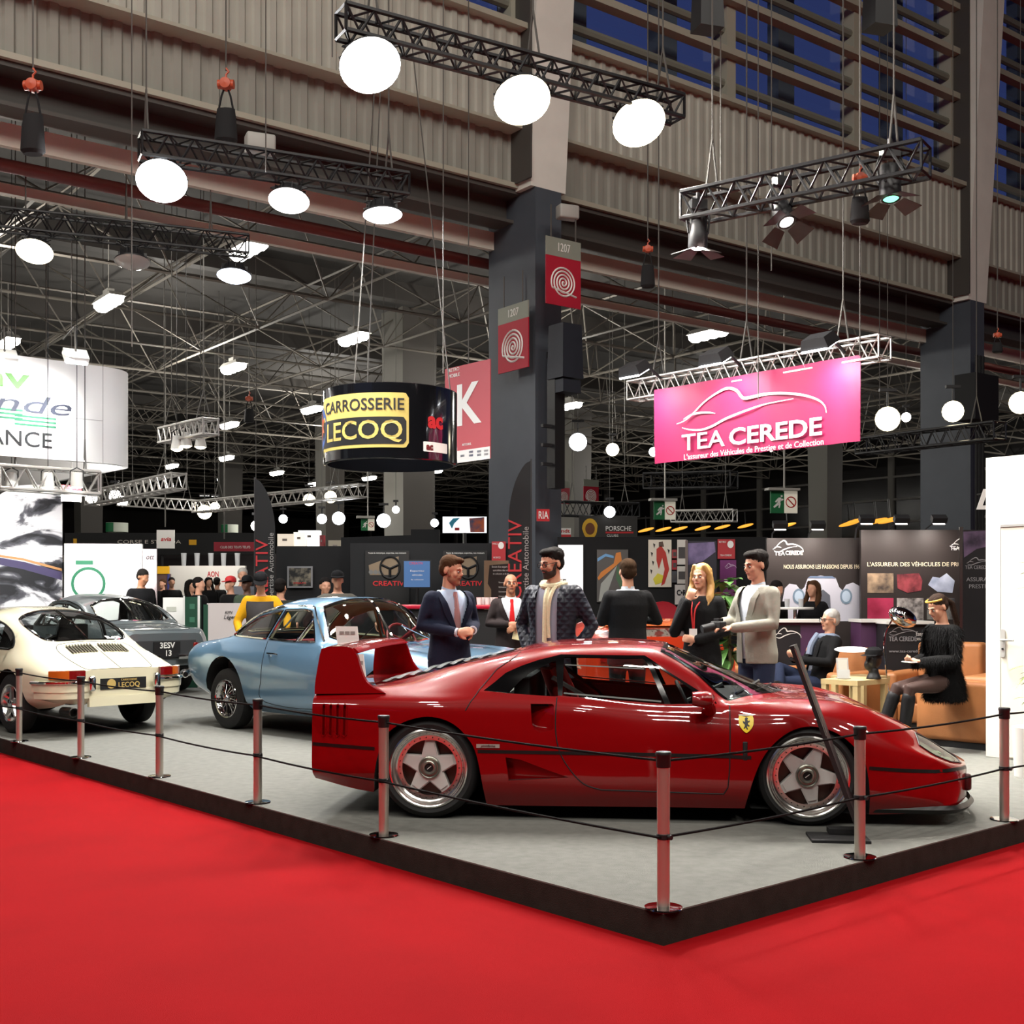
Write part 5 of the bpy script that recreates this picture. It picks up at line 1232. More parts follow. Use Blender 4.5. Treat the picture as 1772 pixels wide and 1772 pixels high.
# ---- curved white sign over the left booth
cor = pt(243, 700, 19.2); cor.z = 0; z0, z1 = 3.68, 5.20
sg = thing('hanging_sign', 'huge white curved hanging sign with green and dark lettering at the left', 'sign', (cor.x, cor.y, z0))
path = [(-su*x) for x in (7.5, 5, 3, 1.5, .6)]; rr = .6
path += [-su*.6+sv*rr+su*(rr*math.sin(a))-sv*(rr*math.cos(a)) for a in [PI/2*k/8 for k in range(1, 9)]]
path += [path[-1]+sv*x for x in (1.5, 3, 4.5, 6)]
m = MB(); inn = []
for i, p in enumerate(path):
    t = (path[min(len(path)-1, i+1)]-path[max(0, i-1)]).normalized(); inn.append(p+Vector((-t.y, t.x, 0))*.09)
H = z1-z0; Z = Vector((0, 0, H))
m.loft([[p for p in path], [p+Z for p in path], [p+Z for p in inn], [p for p in inn], [p for p in path]][::-1], closed=False); m.build('drum_panel', mat('sign white', rgb(226, 224, 222), rough=.55), sg, angle=40)
B = Board(243, 700, 19.2, su); B.O = Vector((cor.x, cor.y, z0)); B.t = sg
for px in (222, 262): pass
B.patches('panel_joint', [[(-.62, 0), (-.612, 0), (-.612, H), (-.62, H)], [(-1.9, .66), (-.62, .66), (-.62, .668), (-1.9, .668)]], solid('joint grey', 150, 148, 146), c=.003)
GRN = mat('sign green', rgb(62, 108, 34), rough=.5)
B.text('amv', 50, 658, 36, GRN, align='RIGHT', bold=.012, wpx=150)
B.text('Légende', 121, 708, 30, solid('sign dark blue', 44, 46, 66), align='RIGHT', shear=.25, wpx=290)
B.text('FRANCE', 91, 765, 26, T_black, align='RIGHT', wpx=150, bold=.004)
a1 = B.uv(97, 735)[0]; b1 = B.uv(97, 738)[1]
B.patches('green_stripe', [[(a1-.62, b1-.03+k*.062), (a1, b1-.03+k*.062), (a1, b1+k*.062), (a1-.62, b1+k*.062)] for k in range(3)]+[[(a1-2.2, b1+.05+k*.062), (a1-.5, b1+.05+k*.062), (a1-.5, b1+.08+k*.062), (a1-2.2, b1+.08+k*.062)] for k in range(3)], solid('stripe green', 34, 112, 78))
m = MB()
for p in (path[3], path[-1], inn[1]): m.tube([p+Z, p+Vector((0, 0, 9.4-z0))], .01, n=4)
m.build('hanging_cable', M_wire, sg)
for (px, lb) in ((8, 'box flood lighting the curved white sign at the picture edge'), (131, 'box flood lighting the right part of the curved white sign')):
    t = thing('sign_floodlight', lb, 'lamp', pt(px, 622, 17.6), .5, group='box floods lighting the curved sign'); q = (Vector((-.1, .8, -.8))).to_track_quat('-Z', 'Y').to_matrix()
    m = MB(); m.box((0, 0, .05), (.34, .22, .1), rot=q); m.build('housing', M_white, t, smooth=False); m = MB(); m.box(q@Vector((0, 0, -.012)), (.3, .18, .02), rot=q); m.build('lens', M_glowc, t, smooth=False)
    m = MB(); m.tube([(0, 0, .1), (0, .1, .5), (0, 1.2, .52)], .015, n=5); m.build('arm', M_wire, t)
    area('flood_light', pt(px, 622, 17.55), .3, 60, (.95, 1, .97), target=cor-su*(1.7 if px > 50 else 3)+Vector((0, 0, 4.4)), spread=1.5)
# ---- left booth: mural and white panels
def ramp_mat(name, stops, scale, detail=6, dist=0., stretch=(1, 1, 1), rough=.6):
    m = bpy.data.materials.new(name); m.use_nodes = True; nt = m.node_tree; b = nt.nodes['Principled BSDF']; b.inputs['Roughness'].default_value = rough
    tc = nt.nodes.new('ShaderNodeTexCoord'); mp = nt.nodes.new('ShaderNodeMapping'); mp.inputs['Scale'].default_value = stretch
    n = nt.nodes.new('ShaderNodeTexNoise'); n.inputs['Scale'].default_value = scale; n.inputs['Detail'].default_value = detail; n.inputs['Distortion'].default_value = dist
    r = nt.nodes.new('ShaderNodeValToRGB')
    while len(r.color_ramp.elements) < len(stops): r.color_ramp.elements.new(.5)
    for e, (p, c) in zip(r.color_ramp.elements, stops): e.position = p; e.color = (*c, 1)
    nt.links.new(tc.outputs['Object'], mp.inputs[0]); nt.links.new(mp.outputs[0], n.inputs['Vector']); nt.links.new(n.outputs['Fac'], r.inputs[0]); nt.links.new(r.outputs[0], b.inputs['Base Color'])
    return m
Mural = ramp_mat('mural snow and rock', [(.40, rgb(24, 24, 30)), (.47, rgb(90, 90, 98)), (.52, rgb(240, 240, 244)), (.7, rgb(250, 250, 252))], 1.1, 10, .8, (1, 1, 2.2))
B = Board(108, 1040, 21.5, su); pl = [B.uv(x, y) for x, y in ((108, 1186), (108, 842), (60, 838), (27, 841), (-6, 860), (-30, 900), (-30, 1186))][::-1]
B.board('mural_wall', 'tall black and white snowy landscape mural wall at the left edge', 'mural', pl, Mural, .1)
B.patch('road_band', [B.uv(x, y) for x, y in ((-28, 960), (40, 972), (107, 990), (107, 1004), (40, 985), (-28, 972))][::-1], solid('mural blue band', 74, 66, 104)); B.patch('kerb_band', [B.uv(x, y) for x, y in ((-28, 956), (40, 966), (107, 984), (107, 988), (40, 970), (-28, 960))][::-1], solid('mural orange band', 206, 150, 96))
B.stroke('white_edge', [B.uv(x, y) for x, y in ((-26, 905), (-6, 866), (27, 846), (60, 842), (108, 846))], (.10, .06), T_white)
B = Board(112, 1040, 20.6, (1, .12, 0))
B.board('booth_wall', 'white booth panel with a green ring behind the grey car', 'panel', B.rect(111, 941, 246, None), M_white, .08)
c0 = B.uv(153, 1010); r0 = B.uv(183, 1010)[0]-c0[0]
ring = lambda r, n=32: [(c0[0]+math.cos(2*PI*k/n)*r, c0[1]+math.sin(2*PI*k/n)*r) for k in range(n)]
for r, w in ((1.0, .035), (.9, .02)):
    o, i = ring(r0*r), ring(r0*r-w); m = MB(); m.loft([[B.xf(a, b, .006) for a, b in i], [B.xf(a, b, .006) for a, b in o]]); m.build('green_ring', solid('stripe green', 34, 112, 78), B.t, smooth=False)
B.patch('green_bar', B.rect(131, 970, 161, 977), solid('stripe green', 34, 112, 78))
B.patch('grey_photo', [B.uv(x, y) for x, y in ((240, 955), (225, 968), (218, 1000), (222, 1035), (245, 1035), (245, 955))], ramp_mat('grey photo', [(.3, rgb(60, 60, 80)), (.6, rgb(220, 220, 226))], 4))
area('flood_light', pt(120, 850, 18.6), .5, 170, (1, .98, .95), target=pt(110, 1000, 21))
B = Board(258, 1040, 20.4, (1, .1, 0)); B.board('booth_wall', 'narrow pinkish panel beside the white panel with dark script', 'panel', B.rect(247, 950, 271, None), solid('pinkish panel', 206, 188, 190), .06); B.text('ott', 259, 964, 9, T_black, shear=.3, wpx=14)
B = Board(300, 1060, 19.5, (1, .1, 0)); B.board('side_counter', 'low white counter block right of the young man in black', 'counter', B.rect(282, 1034, 319, None), M_white, .5); B.patch('grey_label', B.rect(288, 1050, 305, 1058), solid('label grey', 190, 192, 180))
B = Board(330, 1060, 18.9, (1, .1, 0)); B.board('display_case', 'dark green display column on the white booth counter', 'display case', B.rect(319, 1033, 343, None), solid('bottle green', 16, 70, 48), .3); B.patches('square_emblem', [B.rect(328, 1045, 337, 1054), B.rect(328, 1068, 337, 1077)], solid('light green', 60, 116, 90)); B.patches('white_edge', [B.rect(317, 1031, 320, None), B.rect(342, 1031, 346, None)], M_white)
B = Board(395, 1060, 18.6, (1, .08, 0)); B.board('reception_counter', 'pinkish white reception counter with dark script in front of the red capped man', 'counter', B.rect(358, 1044, 426, None), solid('counter white', 214, 204, 202), .5); B.patch('green_edge', B.rect(352, 1046, 360, None), solid('bottle green', 16, 70, 48)); B.text('AMV', 396, 1060, 5, T_black, wpx=14); B.text('Légende', 402, 1068, 7, T_black, shear=.3, wpx=30)

# ---- far booths on the left
B = Board(220, 930, 44, (1, .0, 0)); B.board('far_fascia', 'black fascia with pale capitals above the far left stands', 'fascia', B.rect(112, 922, 445, 960), M_blk, .3); B.text('CORSE E STRADA', 258, 938, 6, solid('pale lettering', 214, 206, 196), wpx=110)
B.patches('yellow_mark', [B.rect(127, 932, 133, 940), B.rect(327, 934, 340, 943)], solid('mark yellow', 226, 168, 20))
B = Board(220, 990, 46, (1, 0, 0)); B.board('far_wall', 'dark wall behind the far left stands', 'wall panel', B.rect(112, 958, 480, 1045), solid('far dark', 36, 30, 32), .2)
B = Board(360, 1000, 38, (1, 0, 0)); B.board('stand_wall', 'white stand wall with red capitals behind the crowd', 'wall panel', B.rect(292, 979, 424, 1035), mat('stand white', rgb(244, 240, 232), rough=.5), .2); B.text('AON', 369, 994, 9, T_red, wpx=20, bold=.02)
B = Board(280, 1000, 37, (1, 0, 0)); B.board('yellow_stand', 'yellow and blue stand front left of the white stand wall', 'panel', B.rect(270, 993, 294, None), solid('stand photo', 96, 70, 66), .15); B.patch('yellow_header', B.rect(270, 980, 294, 993), solid('header yellow', 238, 180, 30), c=.03); B.patch('blue_side', B.rect(290, 993, 294, 1030), solid('side blue', 60, 70, 140), c=.02)
for i, px in enumerate((318, 341, 365, 387, 411)):
    t = thing('tall_vase', ['tall clear vase leftmost on the white stand wall', 'tall clear vase second from left on the white stand wall', 'tall clear vase in the middle on the white stand wall', 'tall clear vase second from right on the white stand wall', 'tall clear vase rightmost on the white stand wall'][i], 'vase', pt(px, 979, 38.1), group='clear vases on the white stand wall')
    m = MB(); m.lathe([(.001, 0), (.07, 0), (.08, .2), (.09, .38), (.1, .40), (.09, .39), (.06, .03)], n=14); m.build('glass', mat('vase glass', rgb(210, 212, 214), rough=.1, alpha=.7), t)
B = Board(286, 930, 34, (1, 0, 0)); B.board('hanging_banner', 'small white hanging banner with red script at the left', 'banner', B.rect(271, 917, 302, 949), T_white, .02); B.text('avia', 287, 933, 7, T_red, wpx=18, shear=.2, bold=.02)
m = MB(); m.tube([B.xf(0, .3), B.xf(0, 9.8-B.O.z)], .02, n=4); m.build('hanging_cord', M_wire, B.t)
B = Board(407, 945, 33, (1, 0, 0)); B.board('hanging_banner', 'wide dark red banner with white words left of the feather flag', 'banner', B.rect(370, 938, 445, 954), solid('banner red', 150, 26, 46), .03); m = MB(); m.tube([B.xf(-.3, .2), B.xf(-.3, 9.83-B.O.z)], .02, n=4); m.build('hanging_cord', M_wire, B.t); B.text('CLUB DES TEUFS TEUFS', 407, 947, 4, T_white, wpx=52)
for (x0, y0, x1, y1, lb) in ((184, 905, 221, 921, 'round green exit drum at the far left'), (383, 908, 412, 922, 'round green exit drum left of the feather flag')):
    B = Board((x0+x1)/2, y1, 45, (1, 0, 0)); t = thing('exit_drum', lb, 'exit sign', B.O, group='green exit drums'); w = B.uv(x1, y1)[0]; h = B.uv(x0, y0)[1]
    m = MB(); m.lathe([(w, 0), (w, h), (.01, h)], n=24); m.build('drum', solid('drum white', 214, 220, 206), t)
    m = MB(); m.loft([[Vector((-math.cos(a)*w*1.01, -math.sin(a)*w*1.01, z)) for a in [PI*k/16 for k in range(9)]] for z in (.0, h*.98)], closed=False); m.build('green_half', solid('exit green', 14, 110, 62), t)
B = Board(124, 856, 19.5, su); B.board('hanging_banner', 'small red and white hall banner over the mural wall', 'banner', B.rect(106, 840, 141, 868), T_white, .02); B.patch('red_field', B.rect(106, 840, 141, 855), solid('banner pink red', 176, 50, 58)); B.text('K', 123, 847, 5, T_white, wpx=6)
m = MB(); m.tube([B.xf(0, .1), B.xf(0, 9.8-B.O.z)], .01, n=4); m.build('hanging_cord', M_wire, B.t)

# ---- black exhibitor booth in the middle
Yb = 19.0
B = Board(620, 1000, Yb, (1, 0, 0)); BL = B
B.board('booth_wall', 'long black booth wall behind the blue coupe', 'booth wall', B.rect(478, 945, 620, None), M_bwall, .12)
B2 = Board(700, 1000, Yb-.3, (1, .02, 0)); B2.board('booth_wall', 'black booth wall with the wheel posters behind the men', 'booth wall', B2.rect(606, 940, 884, None), solid('black booth panel', 15, 16, 19, rough=.8), .12)
B3 = Board(700, 930, Yb+1.2, (1, .02, 0)); B3.board('booth_wall', 'black upper booth block at the foot of the pale column', 'booth wall', [B3.uv(x, y) for x, y in ((590, 1060), (760, 1060), (760, 916), (711, 916), (711, 926), (590, 930))], M_bwall, .3)
def frame_pic(B, r, lb, inner, name='framed_picture', fm=None):
    t = B.board(name, lb, 'picture', B.rect(*r), fm or solid('frame grey', 120, 120, 122), .03); x0, y0, x1, y1 = r; B.patch('picture', B.rect(x0+3, y0+3, x1-3, y1-3), inner, c=.004); return t
Bp = Board(518, 998, Yb-.05, (1, 0, 0)); frame_pic(Bp, (497, 980, 541, 1017), 'framed dark picture of dials on the black booth wall', ramp_mat('dark dials', [(.45, rgb(12, 12, 12)), (.65, rgb(120, 112, 96))], 9)); Bp.text('CREATIV', 519, 1009, 3, T_red, wpx=22, c=.008)
for (cx, lb) in ((670, 'dark dashboard poster left of the blue screen'), (805, 'dark dashboard poster half hidden behind the man in the blue suit')):
    Bp = Board(cx, 1000, Yb-.36, (1, .02, 0)); Bp.board('wall_poster', lb, 'poster', Bp.rect(cx-38, 953, cx+38, 1052), solid('poster black', 20, 19, 18), .012)
    dash = Bp.patch('dash_photo', [Bp.uv(x, y) for x, y in ((cx-30, 995), (cx+18, 995), (cx+20, 963), (cx-5, 968), (cx-32, 978))], solid('poster tan', 130, 112, 90))
    c_ = Bp.uv(cx+5, 982)
    m = MB(); m.tube([Bp.xf(c_[0]+math.cos(a)*.15, c_[1]+math.sin(a)*.17, .014) for a in [2*PI*k/24 for k in range(24)]], .016, n=5, closed=True); m.tube([Bp.xf(c_[0], c_[1]-.02, .012), Bp.xf(c_[0]-.13, c_[1]+.04, .012)], .018, n=4); m.tube([Bp.xf(c_[0], c_[1]-.02, .012), Bp.xf(c_[0]+.13, c_[1]+.04, .012)], .018, n=4); m.tube([Bp.xf(c_[0], c_[1], .012), Bp.xf(c_[0], c_[1]-.15, .012)], .022, n=4); m.build('printed_wheel', M_blk, Bp.t)
    Bp.patches('printed_dial', [[(Bp.uv(x, 990)[0]+math.cos(2*PI*k/12)*.035, Bp.uv(x, 990)[1]+math.sin(2*PI*k/12)*.035) for k in range(12)] for x in (cx-28, cx-20, cx-12)], solid('dial grey', 110, 110, 108), c=.007)
    Bp.text('CREATIV', cx+2, 1010, 8, T_red, wpx=54, bold=.01); Bp.text('Toute la mécanique, expertise, nos moteurs', cx, 957, 2.6, T_white, wpx=66)
B = Board(722, 993, Yb-1.0, (1, .05, 0)); t = thing('display_screen', 'blue glowing screen on a stand behind the blue coupe', 'screen', B.O); B.t = t
m = MB(); m.prism(B.rect(697, 969, 746, 1018), -.05, 0, xf=B.xf); m.build('bezel', M_black, t, smooth=False)
sc = B.patch('screen', B.rect(699, 971, 744, 1016), mat('screen blue', rgb(40, 60, 90), rough=.2, emit=rgb(88, 122, 168), strength=.75), c=.004); B.text('CREATIV', 720, 975, 4, T_red, wpx=24, parent=sc); B.text('Expertise', 722, 988, 3, T_white, wpx=24, parent=sc); B.text('véhicules', 722, 995, 3, T_white, wpx=18, parent=sc); B.text('de collection', 722, 1003, 2, T_white, wpx=22, parent=sc)
a_, b_ = B.uv(722, 1018); m = MB(); m.tube([B.xf(a_, b_, -.02), B.xf(a_, PZ*0-B.O.z+.02, -.02)], .025, n=8); m.lathe([(.001, 0), (.22, 0), (.22, .02), (.001, .02)], c=B.xf(a_, -B.O.z, -.02), n=20); m.build('stand', M_black, t)
B = Board(863, 953, Yb-.33, (1, .02, 0)); B.board('hall_sign', 'red stand number sign above the roll-up banner', 'sign', B.rect(851, 937, 875, 972), solid('sign red', 176, 46, 52), .02); B.text('HALL', 857, 941, 3, T_white, wpx=9); c_ = B.uv(867, 944); B.patch('white_disc', [(c_[0]+math.cos(2*PI*k/16)*.045, c_[1]+math.sin(2*PI*k/16)*.055) for k in range(16)], T_white); B.text('K052', 860, 965, 3, T_white, wpx=12)
B = Board(870, 1000, Yb-1.6, (1, .1, 0)); B.board('roll_up_banner', 'brown and black roll-up banner beside the bald man', 'banner', B.rect(838, 970, 901, None), solid('banner tan', 150, 126, 100), .03); B.patch('dark_field', [B.uv(x, y) for x, y in ((847, 978), (896, 974), (896, 1060), (850, 1060), (850, 1020), (844, 1010))], solid('banner brown', 46, 36, 32)); B.text('Besoin d\'un expert diplômé,', 871, 981, 3.4, T_white, wpx=40); B.text('spécialiste des véhicules', 871, 987, 3.2, T_white, wpx=36); B.text('de collection et de prestige ?', 871, 993, 3, T_white, wpx=36)
for k in range(4): B.text('Estimation et conseil', 876, 1008+k*8, 2.6, T_white, wpx=26)
m = MB(); m.prism(B.rect(899, 968, 902, None), -.02, .01, xf=B.xf); m.build('side_rail', M_alu, B.t, smooth=False)
# feather flags
def feather(px_pole, py_top, Y, flip, label, bottom):
    P = pt(px_pole, HY, Y); B = Board(px_pole, bottom, Y, (1, 0, 0)); sx = -1 if flip else 1
    t = thing('feather_flag', label, 'flag', (P.x, P.y, 0)); zt = 1.6+(HY-py_top)/F*Y; B.O = Vector((P.x, P.y, 0)); zb = .75
    q = spl([(0, zt), (.10, zt-.07), (.22, zt-.3), (.30, zt-.65), (.31, zt-1.1)], 5)+[(.30, zb), (0, zb)]
    poly = [(sx*a, b) for a, b in q]
    if not flip: poly = poly[::-1]
    m = MB(); m.prism(poly, -.006, .006, xf=B.xf); m.build('flag_cloth', solid('flag black', 13, 13, 15, rough=.8), t, smooth=False)
    m = MB(); m.tube([(0, 0, 0), (0, 0, zt+.02)], .012, n=6); m.lathe([(.001, 0), (.2, 0), (.2, .02), (.03, .05), (.001, .05)], n=16); m.build('pole', M_hous, t)
    B.t = t
    return B, zt, sx
for (pp, top, Y, flip, lb) in ((919, 797, 16.6, True, 'black feather flag with red upright word in front of the near column'), (441, 828, 18.2, False, 'black feather flag with red upright word left of the black booth wall')):
    B, zt, sx = feather(pp, top, Y, flip, lb, 985)
    m = MB(); m.text('CREATIV', .27, lambda a, b, c: (a, b, c), .004); cx = sx*(.215 if flip else .12)
    m.v = [tuple(B.xf(cx-y, 2.05+x*1.05+(.05 if flip else -.15), .012+z)) for x, y, z in m.v]; m.build('lettering', solid('flag red', 176, 40, 46), B.t, smooth=False)
    m = MB(); m.text('Expertise Automobile', .115, lambda a, b, c: (a, b, c), .004); cx = sx*(.07 if flip else .25)
    m.v = [tuple(B.xf(cx-y, 2.0+x*1.1, .012+z)) for x, y, z in m.v]; m.build('lettering', solid('flag grey', 150, 148, 146), B.t, smooth=False)
# red-topped counter with cups
t = thing('bar_counter', 'black bar counter with a bright red top behind the men', 'counter', pt(800, HY, 16.2)*1); t.location.z = 0
m = MB(); m.box((0, 0, .78), (1.7, .4, 1.26)); m.build('counter_body', M_blk, t, smooth=False); m = MB(); m.rbox((0, 0, 1.45), (1.85, .5, .06), .02); m.build('counter_top', solid('counter red', 176, 20, 48, rough=.25), t)
for k in range(5):
    c = thing('paper_cup', ['white cup leftmost on the red counter', 'white cup second on the red counter', 'white cup in the middle on the red counter', 'white cup fourth on the red counter', 'white cup rightmost on the red counter'][k], 'cup', pt(829+k*7, HY, 16.1+.06*(k % 2)), group='white cups on the red counter'); c.location.z = 1.48
    m = MB(); m.lathe([(.001, 0), (.028, 0), (.036, .10), (.039, .102), (.034, .1), (.026, .01), (.001, .01)], n=14); m.build('cup_wall', T_white, c)

# ---- black drum sign
D = pt(676, HY, 15.2); R_ = .845; zc0, zc1 = 1.6+(HY-803)/F*15.0, 1.6+(HY-676)/F*15.0
t = thing('drum_sign', 'glossy black hanging drum sign with a yellow framed name', 'sign', (D.x, D.y, zc0))
h = zc1-zc0; m = MB(); m.lathe([(R_-.02, 0), (R_, .01), (R_, h-.01), (R_-.02, h), (R_-.05, h), (R_-.05, 0), (R_-.02, 0)], n=72); m.build('drum', mat('gloss black', rgb(14, 15, 18), rough=.12, coat=.6), t)
cyl = lambda th0: (lambda a, b, c: Vector((math.sin(th0+a/R_)*(R_+.003+c), -math.cos(th0+a/R_)*(R_+.003+c), b)))
def curved(poly_fn, name, mt, parent=t): o = poly_fn.build(name, mt, parent, smooth=False); return o
def rrect(w, hh, r, n=5): return [(sx*(w/2-r)+math.cos(a)*r, sy*(hh/2-r)+math.sin(a)*r) for sx, sy, a0 in ((1, 1, 0), (-1, 1, PI/2), (-1, -1, PI), (1, -1, 1.5*PI)) for a in [a0+PI/2*k/n for k in range(n+1)]]
def cyl_patch(th0, x0, x1, y0, y1, c, r=.05, n=40):
    """rounded rectangle wrapped on the drum"""
    xf = cyl(th0); top, bot = [], []
    for k in range(n+1):
        a = x0+(x1-x0)*k/n; e = min(a-x0, x1-a); d = 0 if e >= r else r-math.sqrt(max(0, r*r-(r-e)**2)); top.append(xf(a, y1-d, c)); bot.append(xf(a, y0+d, c))
    m = MB(); m.loft([bot, top], closed=False); return m
FWC = {}
def FW(m, txt, size, want):
    if txt not in FWC:
        q = MB(); q.text(txt, size, lambda a, b, c: (a, b, c), .003); x_ = [v[0] for v in q.v]; FWC[txt] = want/(max(x_)-min(x_))
    return FWC[txt]
th = -.42; hc = h*.50
cyl_patch(th, -.74, .66, hc-.33, hc+.33, .001, .06).build('name_field', solid('field yellow', 198, 178, 96), t, smooth=False)
cyl_patch(th, -.71, .63, hc-.29, hc+.04, .003, .05).build('black_field', M_black, t, smooth=False)
m = MB(); m.text('CARROSSERIE', .2, (lambda f: (lambda a, b, c: f(a*FW(m, 'CARROSSERIE', .2, 1.18)+.01, b+hc+.185, .006+c)))(cyl(th)), .003, bold=.002); m.build('lettering', T_black, t, smooth=False)
m = MB(); m.text('LECOQ', .315, (lambda f: (lambda a, b, c: f(a*FW(m, 'LECOQ', .315, 1.10)+.02, b+hc-.125, .006+c)))(cyl(th)), .003, bold=.004); m.build('lettering', solid('field yellow', 198, 178, 96), t, smooth=False)
xf = cyl(th); ring_ = lambda cx, cy, rx, ry: [xf(cx+math.cos(2*PI*k/24)*rx, cy+math.sin(2*PI*k/24)*ry, .006) for k in range(24)]
m = MB(); rg_ = ring_(-.82, hc-.02, .27, .27); m.add(rg_+[xf(-.82, hc-.02, .006)], [(i, (i+1) % 24, 24) for i in range(24)]); m.build('round_mark', solid('mark blue', 52, 88, 160), t, smooth=False)
m = MB(); pts_ = [xf(-.80+math.cos(2*PI*k/14)*(.18 if k % 2 else .10), hc+math.sin(2*PI*k/14)*(.20 if k % 2 else .1), .009) for k in range(14)]; m.add(pts_+[xf(-.8, hc, .009)], [(i, (i+1) % 14, 14) for i in range(14)]); m.build('crest_mark', solid('mark orange', 224, 96, 44), t, smooth=False)
m = MB(); m.text('ac', .27, (lambda f: (lambda a, b, c: f(a, b+hc+.02, .006+c)))(cyl(.80)), .003, bold=.012); m.build('lettering', T_red, t, smooth=False)
cyl_patch(.82, -.20, .20, hc-.36, hc-.24, .001, .005).build('white_label', T_white, t, smooth=False)
m = MB(); m.text('ac', .11, (lambda f: (lambda a, b, c: f(a-.11, b+hc-.30, .006+c)))(cyl(.82)), .003, bold=.006); m.build('lettering', solid('dark red', 110, 24, 30), t, smooth=False)
m = MB()
for a in (0, 2.1, 4.2): m.tube([(math.cos(a)*R_*.9, math.sin(a)*R_*.9, h), (math.cos(a)*R_*.3, math.sin(a)*R_*.3, 5.5)], .008, n=4)
m.build('hanging_cable', M_wire, t)
# ---- K banner, column signs
B = Board(848, 700, 17.6, -sv); B.board('hall_banner', 'pink hanging hall banner with a big white letter behind the drum sign', 'banner', B.rect(770, 630, 848, 798), solid('banner pink', 190, 84, 92), .02); B.patch('white_foot', B.rect(770, 778, 848, 799), T_white); B.text('K', 809, 703, 70, T_white, wpx=42, bold=.02); B.text('RETRO', 786, 640, 6, T_white, wpx=18); B.text('MOBILE', 786, 650, 6, T_white, wpx=20); B.text('ARTCURIAL', 808, 769, 4, T_white, wpx=16)
B.patches('sponsor_mark', [B.rect(x, y, x+7, y+4) for x, y in ((797, 787), (812, 786), (826, 785), (838, 784), (812, 780), (826, 779), (838, 778))], solid('mark grey blue', 110, 116, 140))
m = MB(); m.tube([B.xf(-.5, B.uv(809, 630)[1]), B.xf(-.5, 19.88-B.O.z)], .008, n=4); m.build('hanging_cord', M_wire, B.t)
def hose_sign(px0, y_top, y_mid, y_bot, px1, Y, right, label, txt='1207', cords=True, ztop=None):
    B = Board((px0+px1)/2, y_bot, Y, right); B.board('hose_sign', label, 'sign', B.rect(px0, y_mid, px1, y_bot), solid('sign crimson', 176, 22, 48), .02, group='fire hose signs'); B.patch('number_field', B.rect(px0, y_top, px1, y_mid), solid('field grey green', 142, 146, 134), c=.002, th=.02)
    if txt: B.text(txt, (px0+px1)/2, (y_top+y_mid)/2, (y_mid-y_top)*.45, T_white, wpx=(px1-px0)*.34, c=.006)
    c = B.uv((px0+px1)/2, (y_mid+y_bot)/2+2); R1 = (B.uv(px1, y_bot)[0]-B.uv(px0, y_bot)[0])*.36; pts = []
    for k in range(120): a = k/120*2*PI*4.6; r = R1*(k/120); pts.append(B.xf(c[0]+math.cos(a)*r, c[1]+math.sin(a)*r, .006))
    pts.append(B.xf(c[0]+R1*1.02, c[1]-R1*.75, .006))
    m = MB(); m.tube(pts, R1*.058, n=4); m.build('hose_mark', T_white, B.t)
    if cords:
        tp = B.uv((px0+px1)/2, y_top)[1]
        for a in (-.25, .25): m = MB(); m.tube([B.xf(a, tp), B.xf(a, tp+.5)], .012, n=4); m.build('hanging_strap', M_wire, B.t)
    return B
hose_sign(945, 414, 446, 530, 1005, 18.85, hu, 'crimson fire hose sign on the right face of the near column')
hose_sign(862, 527, 556, 641, 914, 19.35, -hn*-1, 'crimson fire hose sign on the left face of the near column, lower of the two')
hose_sign(1010, 830, 842, 872, 1036, 45, hu, 'small far crimson hose sign right of the near column', txt=None)
hose_sign(966, 832, 844, 872, 986, 46, hu, 'far crimson hose sign half hidden by the near column', txt=None)
B = Board(940, 892, 19.0, (1, .2, 0)); B.board('red_sign', 'small red sign with three white letters low on the near column', 'sign', B.rect(929, 881, 951, 902), solid('sign bright red', 190, 36, 44), .02); B.text('RIA', 940, 892, 13, T_white, wpx=17, bold=.01)
t = thing('column_speaker', 'black loudspeaker cluster high on the right face of the near column', 'loudspeaker', pt(978, 610, 18.9), AU); m = MB(); m.box((0, 0, 0), (.42, .4, .85), taper=.9); m.box((0, 0, -.55), (.36, .34, .2)); m.build('cabinet', mat('cabinet blue black', rgb(30, 34, 44), rough=.6), t, smooth=False); m = MB(); m.box((0, .25, 0), (.2, .2, .1)); m.build('bracket', M_hous, t)
t = thing('column_box', 'long black louvred box down the near column below the loudspeaker', 'box', pt(962, 750, 18.95), AU); m = MB(); m.box((0, 0, 0), (.2, .2, 1.75)); m.build('case', M_black, t, smooth=False); m = MB()
for z in (-.5, -.2, .1): m.box((-.18, 0, z), (.2, .06, .05))
m.build('clamp', M_hous, t, smooth=False)
for (x, y0, y1, lb) in ((1622, 660, 830, 'black cable conduit down the right column'),):
    t = thing('conduit', lb, 'conduit', pt(1690, 740, 26.4), AU); m = MB()
    for k in range(3): m.tube([(.12*k, 0, -2.4), (.12*k, 0, 1.6)], .035, n=6)
    m.build('pipe', M_blk, t)
t = thing('cable_box', 'black equipment box on the right column', 'box', pt(1690, 690, 26.2), AU); m = MB(); m.box((0, 0, 0), (.9, .5, 1.0)); m.build('case', M_blk, t, smooth=False)

